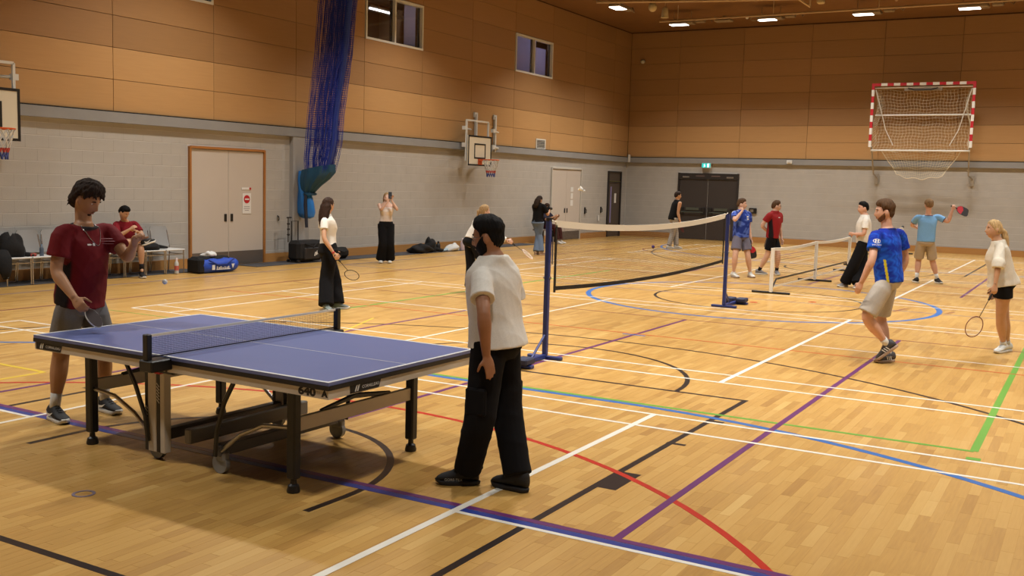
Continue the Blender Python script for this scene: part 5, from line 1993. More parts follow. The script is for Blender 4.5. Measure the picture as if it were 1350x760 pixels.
class Person:
    def __init__(self, key, label, H, psi, cpsi, hpsi, hpitch, hroll, J, sex='m', skin='tan', voxel=0.010, group=None, hands=None, bare=False, covered=False):
        self.bare, self.covered = bare, covered
        self.H, self.psi, self.cpsi, self.hpsi = H, psi, cpsi, hpsi
        self.J = {k: NP(v, float) for k, v in J.items()}
        self.voxel = voxel
        self.sex, self.skin = sex, skin
        self.seed = sum(ord(c) * 7 for c in key)
        P_ = self.J['pelvis']
        self.base = NP([P_[0], P_[1], 0.0])
        self.root = thing('person', label, 'person', tuple(self.base), 0, group)
        self.lp = NP([-math.sin(psi), math.cos(psi), 0]); self.lc = NP([-math.sin(cpsi), math.cos(cpsi), 0])
        self.fp = NP([math.cos(psi), math.sin(psi), 0]); self.fc = NP([math.cos(cpsi), math.sin(cpsi), 0])
        self.up = unit(self.J['neck'] - P_)
        hp_, hr_ = math.radians(hpitch), math.radians(hroll)
        self.HR = NP(Matrix.Rotation(hpsi, 3, 'Z') @ Matrix.Rotation(hp_, 3, 'Y') @ Matrix.Rotation(hr_, 3, 'X'))
        self.hs = 0.132 * H / 0.232
        self.hd = self.J['head']
        self.hands = hands or {}
        self.body()
        self.face()

    def hl(self, p):
        """head local -> world"""
        return self.hd + (NP(p) * self.hs) @ self.HR.T

    def put(self, me, name, parent=None):
        me.transform(Matrix.Translation(tuple(-self.base)))
        o = bpy.data.objects.new(name, me)
        COL.objects.link(o)
        o.parent = parent or self.root
        return o

    def puts(self, mb_, name, m, smooth=True, parent=None, label=None):
        o = self.put(mb_.mesh(name, m, 'all' if smooth else False), name, parent)
        if label:
            o['label'] = label
        return o

    def torso_secs(self, clear=0.0, t0=-.2, t1=1.12, wmin=None, n=26):
        S_ = SEC_F if self.sex == 'f' else SEC_M
        H = self.H
        P_, N_ = self.J['pelvis'], self.J['neck']
        out = []
        for t in np.linspace(t0, t1, n):
            w = np.interp(t, [s[0] for s in S_], [s[1] for s in S_]) * H
            d = np.interp(t, [s[0] for s in S_], [s[2] for s in S_]) * H
            of = np.interp(t, [s[0] for s in S_], [s[3] for s in S_]) * H
            if wmin is not None and t < 0.92:
                ww, dd = wmin(t)
                q = 1 - float(smstep(.55, .92, t))
                w, d = max(w, w * (1 - q) + ww * H * q), max(d, d * (1 - q) + dd * H * q)
            k = float(np.clip(t, 0, 1))
            l = unit(self.lp * (1 - k) + self.lc * k)
            dax = unit(np.cross(l, self.up))
            dax = -dax if dax @ (self.fp + self.fc) < 0 else dax
            c = P_ + ((N_ - P_) * t if t > 0 else NP([0, 0, np.linalg.norm(N_ - P_) * t])) + dax * of
            out.append((c, l, dax, w + clear, d + clear, 2.4 if t < .9 else 2.0))
        return out

    def body(self):
        J, H = self.J, self.H
        b = MB()
        sk = []
        for (c, l, dx, w, dp, sq), t in zip(self.torso_secs(-0.004), np.linspace(-.2, 1.12, 26)):
            q = 0.80 if t < .12 else 0.86 if t < .5 else 1.0
            sk.append((c, l, dx, w * q, dp * q, sq))
        loft(b, sk)
        nk0 = J['neck'] - self.up * 0.03 * H
        nk1 = self.hl((-0.018, 0, -0.045))
        limb(b, [nk0, nk1], [(0, .040), (.4, .033), (1, .032)], H, 7)
        hv = HEAD * self.hs @ self.HR.T + self.hd
        b.add(hv, SF)
        for s in (-1, 1):
            e = Matrix(self.HR.tolist()) @ Matrix.Rotation(0.25 * s, 3, 'Z')
            b.ell(self.hl((-0.012, s * 0.080, -0.004)), (0.018 * self.hs, 0.010 * self.hs, 0.032 * self.hs), 12, 8, e)
        ath = [(0, .034), (.2, .0305), (.42, .0245), (.53, .0235), (.63, .0255), (.8, .0205), (1, .0150)] if self.sex == 'm' else [(0, .028), (.2, .0255), (.42, .0215), (.53, .0205), (.63, .0215), (.8, .0175), (1, .0130)]
        if not self.bare:
            ath = [(0, ath[0][1] * .66), (.2, ath[1][1] * .88)] + ath[2:]
        lth = [(0, .046), (.2, .049), (.42, .038), (.5, .0345), (.62, .0365), (.7, .0355), (.88, .0215), (1, .0190)]
        if self.covered:
            lth = [(t, r * (.72 if t < .7 else .9)) for t, r in lth]
        for k in 'LR':
            limb(b, [J['sh' + k], J['el' + k], J['wr' + k]], ath, H, 18)
            limb(b, [J['hip' + k], J['kn' + k], J['an' + k]], lth, H, 20, 14)
            self.hand(b, k)
            # foot stump inside the shoe
            d = self.foot_dir(k)
            limb(b, [J['an' + k], J['an' + k] + d * .025 * H + NP([0, 0, -.022 * H])], [(0, .020), (1, .015)], H, 5)
        me = fuse(b, self.voxel, 3, 'body', SK[self.skin])
        self.body_me = me
        self.body_ob = self.put(me, 'body')

    def foot_dir(self, k):
        J = self.J
        if 'toe' + k in J:
            d = J['toe' + k] - J['an' + k]
            d[2] = d[2] if self.J['an' + k][2] > 0.14 and self.J['toe' + k][2] > 0.0 and False else 0
        else:
            d = self.fp.copy()
        return unit(d)

    def hand(self, b, k):
        J, H = self.J, self.H
        s = H / 1.78
        opt = self.hands.get(k, {})
        w = J['wr' + k]
        fdir = unit(w - J['el' + k])
        d = unit(self.hd + self.fc * .10 * H / 1.7 - w) if opt.get('dir') == 'face' else unit(NP(opt['dir'])) if 'dir' in opt else fdir
        side = 1 if k == 'L' else -1
        pn = NP(opt['palm'], float) if 'palm' in opt else -self.lc * side
        pn = unit(pn - d * (pn @ d))          # palm normal
        lat = unit(np.cross(d, pn))           # across the knuckles
        # thumb should be on the forward side when palm faces body
        if 'thumb' in opt:
            if lat @ NP(opt['thumb']) < 0:
                lat = -lat
        elif lat @ self.fc < 0:
            lat = -lat
        curl = opt.get('curl', 0.35)
        rf = max(0.0085 * s, self.voxel * 0.95)
        palmL = 0.088 * s
        secs = []
        for t, ww, tt_ in ((-0.1, .024, .018), (.15, .030, .017), (.5, .039, .0155), (.85, .041, .014), (1.0, .038, .011)):
            secs.append((w + d * palmL * t, lat, pn, ww * s, tt_ * s, 2.4))
        loft(b, secs, 14)
        self.grip = {} if not hasattr(self, 'grip') else self.grip
        self.grip[k] = (w + d * palmL * 0.8 + pn * 0.022 * s, d, pn, lat)
        for i, (q, L_) in enumerate(((.030, .070), (.010, .078), (-.010, .073), (-.029, .056))):
            base_ = w + d * palmL * (0.97 - 0.04 * abs(i - 1)) + lat * q * s * 0.98
            p = base_.copy()
            a = curl * 0.55
            pts = [tuple(base_ - d * 0.02 * s), tuple(p)]
            spread = lat * (q * 1.6)
            for f_, da in ((.45, curl * 1.0), (.32, curl * 1.1), (.23, curl * .8)):
                dir_ = unit(d * math.cos(a) + pn * math.sin(a) + spread * max(0, 1 - curl))
                p = p + dir_ * L_ * s * f_
                pts.append(tuple(p))
                a += da
            b.tube(pts, [rf * 1.1, rf * 1.1, rf * 1.02, rf * .95, rf * .8], 8)
        # thumb
        tb0 = w + d * palmL * 0.30 + lat * .030 * s
        a = opt.get('tcurl', 0.5)
        t1 = unit(d * .75 + lat * .75 + pn * .25 * (1 + a))
        t2 = unit(d * .95 + lat * .25 + pn * .5 * (1 + a))
        b.tube([tuple(tb0 - lat * 0.012 * s), tuple(tb0 + t1 * .036 * s), tuple(tb0 + t1 * .036 * s + t2 * .03 * s), tuple(tb0 + t1 * .036 * s + t2 * .055 * s)], [rf * 1.5, rf * 1.25, rf * 1.1, rf * .85], 8)

    def face(self):
        R3 = Matrix(self.HR.tolist())
        s_ = self.hs
        for s in (-1, 1):
            c = self.hl((EYE_X - 0.0075, s * 0.031, 0.0095))
            e = self.puts(MB().ell(c, (.0118 * s_, .0135 * s_, .0088 * s_), 14, 10, R3), 'eye', M_eye)
            ic = self.hl((EYE_X + 0.0003, s * 0.030, 0.0085))
            self.puts(MB().ell(ic, (.0050 * s_, .0072 * s_, .0068 * s_), 10, 8, R3), 'iris', M_iris, parent=e)
            br = MB().tube([tuple(self.hl((BROW_X - 0.0010, s * .013, .027))), tuple(self.hl((BROW_X + 0.001, s * .030, .0315))), tuple(self.hl((BROW_X - 0.010, s * .048, .0275)))],
                           [.0042 * s_, .0046 * s_, .002 * s_], 6)
            self.puts(br, 'eyebrow', self.brow_mat())
        lp = MB().tube([tuple(self.hl((LIPC_X - .001, -.021, -.0625))), tuple(self.hl((LIP_X + .0012, 0, -.0625))), tuple(self.hl((LIPC_X - .001, .021, -.0625)))],
                       [(.002 * s_, .002 * s_), (.0062 * s_, .0055 * s_), (.002 * s_, .002 * s_)], 8)
        self.puts(lp, 'lips', mat('lips_' + self.skin, LIP[self.skin], 0.45))

    def brow_mat(self):
        return hair_mat('dark', rgb(34, 25, 20))

    def hair(self, style, m, extra=None):
        V = hair_shell(style if style in ('short', 'crop', 'fade', 'tousled') else 'pulled', self.seed) * self.hs @ self.HR.T + self.hd
        b = MB().add(V, SFF)
        if style == 'long':
            # mass falling behind and beside the head
            pts = extra
            b2 = MB()
            secs = []
            for (p, w, d) in pts:
                secs.append((NP(p), NP(self.HR[:, 1]), NP(self.HR[:, 0]), w, d, 2.3))
            loft(b2, secs, 20)
            b.add(b2.v, b2.f)
        if style == 'tousled':
            # loose locks: parted fringe, tufts at the sides and a flick at the nape
            rl = np.random.RandomState(4)
            for (a0, z0, a1, z1, L_, r_) in ([(rl.uniform(-.9, .9), rl.uniform(.080, .105), None, None, rl.uniform(.035, .055), .011) for _ in range(16)]
                                             + [(s_ * rl.uniform(1.9, 2.9), rl.uniform(-.03, .06), None, None, rl.uniform(.05, .085), .011) for s_ in (-1, 1) for _ in range(9)]
                                             + [(rl.uniform(2.2, 4.0), rl.uniform(-.06, -.02), None, None, rl.uniform(.04, .06), .009) for _ in range(8)]
                                             + [(rl.uniform(0, 6.28), rl.uniform(.09, .115), None, None, rl.uniform(.05, .07), .012) for _ in range(12)]):
                rr0 = math.sqrt(max(0.05, 1 - (z0 / .125) ** 2))
                p0 = NP([.100 * rr0 * math.cos(a0), .080 * rr0 * math.sin(a0), z0])
                o_ = unit(NP([math.cos(a0), math.sin(a0), 0.15]))
                sd_ = NP([-math.sin(a0), math.cos(a0), 0]) * rl.uniform(-.7, .7)
                p1 = p0 + o_ * .020 + sd_ * L_ * .4 + NP([0, 0, -.25 * L_])
                p2 = p1 + o_ * rl.uniform(-.002, .014) + sd_ * L_ * .4 + NP([0, 0, -.55 * L_])
                b.tube([tuple(self.hl(p0)), tuple(self.hl(p1)), tuple(self.hl(p2))], [r_, r_ * .9, r_ * .35], 7)
        if style == 'ponytail':
            b.tube([tuple(p) for p, r in extra], [r for p, r in extra], 12)
        me = fuse(b, 0.0075 if style != 'tousled' else 0.006, 1, 'hair', m)
        V, N = get_np(me)
        rs = np.random.RandomState(self.seed)
        hz = (V - self.hd) @ self.HR
        lump = sum(np.sin(hz @ (rs.normal(size=3) * 55) + rs.rand() * 6) for _ in range(5)) / 5
        d = 1.2 * lump + np.sin(np.arctan2(hz[:, 1], hz[:, 0]) * 31 + 7 * hz[:, 2] / .1) * .5 + np.sin(np.arctan2(hz[:, 1], hz[:, 0]) * 17 - 9 * hz[:, 2] / .1 + 1) * .5
        amp = .0035 if style == 'tousled' else .0028
        set_np(me, V + N * (d * amp)[:, None])
        return self.put(me, 'hair')

    def beard(self, kind, m):
        V = beard_shell(kind) * self.hs @ self.HR.T + self.hd
        return self.puts(MB().add(V, SFF), 'beard', m)

    def local(self, V):
        """torso coordinates: forward, left, up fraction (0 pelvis, 1 neck)"""
        P_, N_ = self.J['pelvis'], self.J['neck']
        L_ = np.linalg.norm(N_ - P_)
        u = (V - P_) @ self.up / L_
        k = np.clip(u, 0, 1)[:, None]
        ax = P_ + (u * L_)[:, None] * self.up
        r = V - ax
        l = unit_rows(self.lp * (1 - k) + self.lc * k)
        f = unit_rows(self.fp * (1 - k) + self.fc * k)
        return (r * f).sum(1), (r * l).sum(1), u

    def armfrac(self, V, k):
        a, e = self.J['sh' + k], self.J['el' + k]
        d = e - a
        t = ((V - a) @ d) / (d @ d)
        q = a + np.clip(t, 0, 1.4)[:, None] * d
        return t, np.linalg.norm(V - q, axis=1)

    def colour(self, me, fn):
        V, N = get_np(me)
        c = fn(V, N)
        at_ = me.color_attributes.new('Col', 'FLOAT_COLOR', 'POINT')
        at_.data.foreach_set('color', np.concatenate([c, np.ones((len(c), 1))], 1).ravel())

    def top(self, name, m, sleeve=0.62, hem=-.12, clear=0.012, wmin=None, srad=(.037, .040), neck_t=1.07, long_to=None, amp=0.004, colour=None, flare=0.0, tank=False, strapless=False):
        J, H = self.J, self.H
        b = MB()
        if wmin is None:
            wmin = (lambda t: (.094 + flare * max(0, .3 - t), .074 + flare * max(0, .3 - t))) if self.sex == 'm' else (lambda t: (.076 + flare * max(0, .3 - t), .062 + flare * max(0, .3 - t)))
        secs = self.torso_secs(clear, hem, neck_t, wmin)
        loft(b, secs, 28)
        for k in 'LR':
            s_, e_, w_ = J['sh' + k], J['el' + k], J['wr' + k]
            inn = s_ + (J['neck'] - s_) * 0.50 - self.up * .010 * H
            if strapless:
                continue
            if tank:
                limb(b, [inn, s_ * .75 + inn * .25], [(0, .034), (1, .030)], H, 6)
            elif long_to is None:
                e2 = s_ + (e_ - s_) * sleeve
                P_, _ = resample([inn, s_, e2], 9)
                rr_ = list(np.linspace(srad[0] * .72, srad[0] * .97, 4) * H) + list(np.linspace(srad[0], srad[1], 5) * H)
                b.tube([tuple(p) for p in P_], rr_, 16)
            else:
                e2 = e_ + (w_ - e_) * long_to
                P_, _ = resample([inn, s_, e_, e2], 16)
                rr_ = list(np.linspace(srad[0] * .78, srad[1], 12) * H) + [srad[1] * 1.12 * H] * 2 + [srad[1] * 1.05 * H] * 2
                b.tube([tuple(p) for p in P_], rr_, 16)
        me = fuse(b, max(self.voxel, 0.008), 4, name, m)
        wrinkle(me, amp, self.seed, 20)
        if colour:
            self.colour(me, colour)
        self.top_me = me.copy()
        return self.put(me, name)

    def bottoms(self, name, m, kind='trousers', to=0.93, rad=(.060, .048, .046), waist=.16, clear=0.010, amp=0.004, colour=None):
        J, H = self.J, self.H
        b = MB()
        loft(b, self.torso_secs(clear, -.2, waist, n=12), 26)
        for k in 'LR':
            h, kn, an = J['hip' + k], J['kn' + k], J['an' + k]
            if kind == 'shorts':
                e2 = h + (kn - h) * to
                P_, _ = resample([h + self.up * .015 * H, e2], 8)
                rr_ = np.interp(np.linspace(0, 1, 8), [0, .3, 1], [rad[0] * .78, rad[0] * .94, rad[1]]) * H
            else:
                e2 = kn + (an - kn) * to
                P_, _ = resample([h + self.up * .03 * H, kn, e2], 18)
                rr_ = np.interp(np.linspace(0, 1, 18), [0, .5, 1], rad) * H
            b.tube([tuple(p) for p in P_], list(rr_), 18)
        me = fuse(b, max(self.voxel, 0.009), 4, name, m)
        wrinkle(me, amp, self.seed + 3, 16)
        if colour:
            self.colour(me, colour)
        self.bot_me = me.copy()
        return self.put(me, name)

    def socks(self, m, h=0.10):
        for k in 'LR':
            a, kn = self.J['an' + k], self.J['kn' + k]
            d = unit(kn - a)
            self.puts(MB().tube([tuple(a - d * .03), tuple(a + d * h * .5), tuple(a + d * h)], [.0215 * self.H, .0222 * self.H, .0238 * self.H], 14), 'sock', m)

    def shoes(self, m, msole, accent=None, pitch={}, mlace=None, decal=None, zs=1.0):
        H = self.H
        for k in 'LR':
            d = self.foot_dir(k)
            a = self.J['an' + k]
            pt = pitch.get(k, 0)
            fw_ = NP([d[0] * math.cos(pt), d[1] * math.cos(pt), -math.sin(pt)])
            lt_ = unit(np.cross([0, 0, 1.], d))
            up_ = np.cross(fw_, lt_)
            if pt == 0:
                o = NP([a[0], a[1], 0.0])
            else:
                o = a - up_ * 0.085
            g = lambda x, y, z: tuple(o + fw_ * x + lt_ * y + up_ * z)
            sc = H / 1.78
            secs = []
            prof = [(-.078, .022, .030, .084), (-.070, .034, .028, .112), (-.045, .042, .026, .124), (-.01, .045, .024, .130), (.025, .046, .024, .122), (.06, .048, .024, .102), (.10, .050, .024, .078), (.14, .049, .024, .066), (.17, .043, .024, .057), (.19, .032, .026, .046), (.20, .016, .028, .038)]
            rings = []
            for x, w, z0, z1 in prof:
                rg = []
                for i in range(16):
                    an = 2 * PI * i / 16
                    y_ = w * math.copysign(abs(math.cos(an)) ** .8, math.cos(an))
                    z_ = z0 + (z1 - z0) * (0.5 + 0.5 * math.sin(an))
                    rg.append(g(x * sc, y_ * sc * (1 - .25 * max(0, math.sin(an))), z_ * sc * zs))
                rings.append(rg)
            sh = self.puts(MB().rings(rings), 'shoe', m)
            rings = []
            for z_, e_ in ((0.0, .92), (.006, 1.0), (.024, 1.03), (.031, .97)):
                rg = []
                for i in range(28):
                    t = 2 * PI * i / 28
                    x = .061 + .145 * math.cos(t)
                    w = np.interp(x, [-.085, -.06, 0, .05, .11, .16, .19, .207], [.0, .038, .042, .044, .050, .047, .032, .0])
                    w = max(w, .004)
                    rg.append(g((x * e_ + .061 * (1 - e_)) * sc, math.copysign(1, math.sin(t)) * w * e_ * sc * min(1, abs(math.sin(t)) * 3 + .02), z_ * sc + (.012 * sc if x > .18 else 0)))
                rings.append(rg)
            self.puts(MB().rings(rings), 'sole', msole, parent=sh)
            ml = mlace or m
            lc_ = MB()
            for i in range(4):
                x = .035 + .022 * i
                z_ = np.interp(x, [p_[0] for p_ in prof], [p_[3] for p_ in prof])
                lc_.tube([g(x * sc, -.018 * sc, (z_ - .003) * sc), g((x + .008) * sc, 0, (z_ + .003) * sc), g(x * sc, .018 * sc, (z_ - .003) * sc)], .003 * sc, 5)
            self.puts(lc_, 'laces', ml, parent=sh)
            if decal:
                for s in (-1, 1):
                    dm = decal(lambda x, z: g(x * sc, s * (np.interp(x, [p_[0] for p_ in prof], [p_[1] for p_ in prof]) * .96 + .006) * sc, z * sc * zs), s)
                    self.puts(dm, 'shoe_mark', accent, False, parent=sh)

    def decal(self, me, mb_, origin, xax, yax, name, m, parent, proj, off=0.003):
        """wrap flat lettering (verts in xy plane) on to a cloth mesh along proj"""
        bvh = BVHTree.FromPolygons([v.co.copy() for v in me.vertices], [tuple(p.vertices) for p in me.polygons])
        M_ = frame(origin, xax, yax)
        pj = Vector(proj).normalized()
        out = []
        for v in mb_.v:
            p = M_ @ Vector(v)
            hit = bvh.ray_cast(p - pj * 0.4, pj)
            if hit[0] is not None:
                out.append(hit[0] + hit[1] * off)
            else:
                out.append(p)
        r_ = MB().add(out, mb_.f)
        return self.puts(r_, name, m, False, parent)


def swoosh(fn, s):
    pts_t = [(-.045, .082), (-.005, .060), (.035, .062), (.09, .080)]
    pts_b = [(.09, .0805), (.04, .047), (.0, .041), (-.03, .050)]
    vs = [fn(x, z) for x, z in pts_t + pts_b]
    return MB().add(vs, [(0, 1, 6, 7), (1, 2, 5, 6), (2, 3, 4, 5)])


def stripes3(fn, s):
    b = MB()
    for k in range(3):
        x = .0 + k * .026
        b.add([fn(x, .032), fn(x + .011, .032), fn(x + .028, .078), fn(x + .017, .078)], [(0, 1, 2, 3)])
    return b


def place(o, p, zdir, xref):
    """orient a thing built along +z"""
    z = Vector(zdir).normalized()
    x = Vector(xref)
    x = (x - z * x.dot(z)).normalized()
    y = z.cross(x)
    o.matrix_world = Matrix(((x.x, y.x, z.x, p[0]), (x.y, y.y, z.y, p[1]), (x.z, y.z, z.z, p[2]), (0, 0, 0, 1)))


M_grip = mat('racket_grip', rgb(40, 36, 34), 0.8)


def badminton_racket(label, fcol, p, d, xref, grip_m=None):
    t = thing('badminton_racket', label, 'racket')
    part(MB().tube([(0, 0, -0.05), (0, 0, 0.13)], [0.014, 0.0125], 8), 'handle', grip_m or M_grip, t, True)
    part(MB().tube([(0, 0, 0.12), (0, 0, 0.36)], 0.0042, 8), 'shaft', mat('racket_shaft', rgb(60, 50, 48), 0.3), t, True)
    cz = 0.485
    part(MB().tube([(0.098 * math.cos(a), 0, cz + 0.128 * math.sin(a)) for a in np.linspace(0, 2 * PI, 41)[:-1]], [(0.0055, 0.006)] * 40, 6, closed=True), 'frame', mat('racket_frame_' + fcol[0], fcol[1], 0.35), t, True)
    g_ = MB()
    for i in range(-7, 8):
        x = i * 0.0125
        h = 0.126 * math.sqrt(max(0, 1 - (x / .096) ** 2))
        g_.tube([(x, 0, cz - h), (x, 0, cz + h)], 0.0006, 3, cap=False)
    for i in range(-9, 10):
        z = i * 0.0128
        w = 0.096 * math.sqrt(max(0, 1 - (z / .126) ** 2))
        g_.tube([(-w, 0, cz + z), (w, 0, cz + z)], 0.0006, 3, cap=False)
    part(g_, 'strings', mat('racket_strings', rgb(214, 205, 190), 0.5), t)['kind'] = 'stuff'
    place(t, p, d, xref)
    return t


def paddle(label, p, d, xref, c1, c2):
    """pickleball paddle, two coloured face"""
    t = thing('paddle', label, 'paddle')
    part(MB().tube([(0, 0, -0.05), (0, 0, 0.1)], [0.0155, 0.0145], 10), 'handle', M_grip, t, True)
    out = [(0.02, .085), (.055, .105), (.09, .15), (.10, .20), (.10, .30), (.085, .34), (.05, .355)]
    poly = [(x, z) for x, z in out] + [(-x, z) for x, z in reversed(out)]
    M_ = Matrix(((1, 0, 0, 0), (0, 0, -1, .007), (0, 1, 0, 0), (0, 0, 0, 1)))
    part(MB().prism(poly, 0.014, M_), 'blade', c2, t)
    low = [(0.018, .088), (.052, .107), (.086, .15), (.095, .2), (.02, .235), (-.095, .2), (-.086, .15), (-.052, .107), (-.018, .088)]
    fc_ = MB().prism(low, 0.001, Matrix(((1, 0, 0, 0), (0, 0, -1, -.007), (0, 1, 0, 0), (0, 0, 0, 1))))
    fc_.prism(low, 0.001, Matrix(((1, 0, 0, 0), (0, 0, -1, .008), (0, 1, 0, 0), (0, 0, 0, 1))))
    part(fc_, 'coloured_face', c1, t)
    place(t, p, d, xref)
    return t
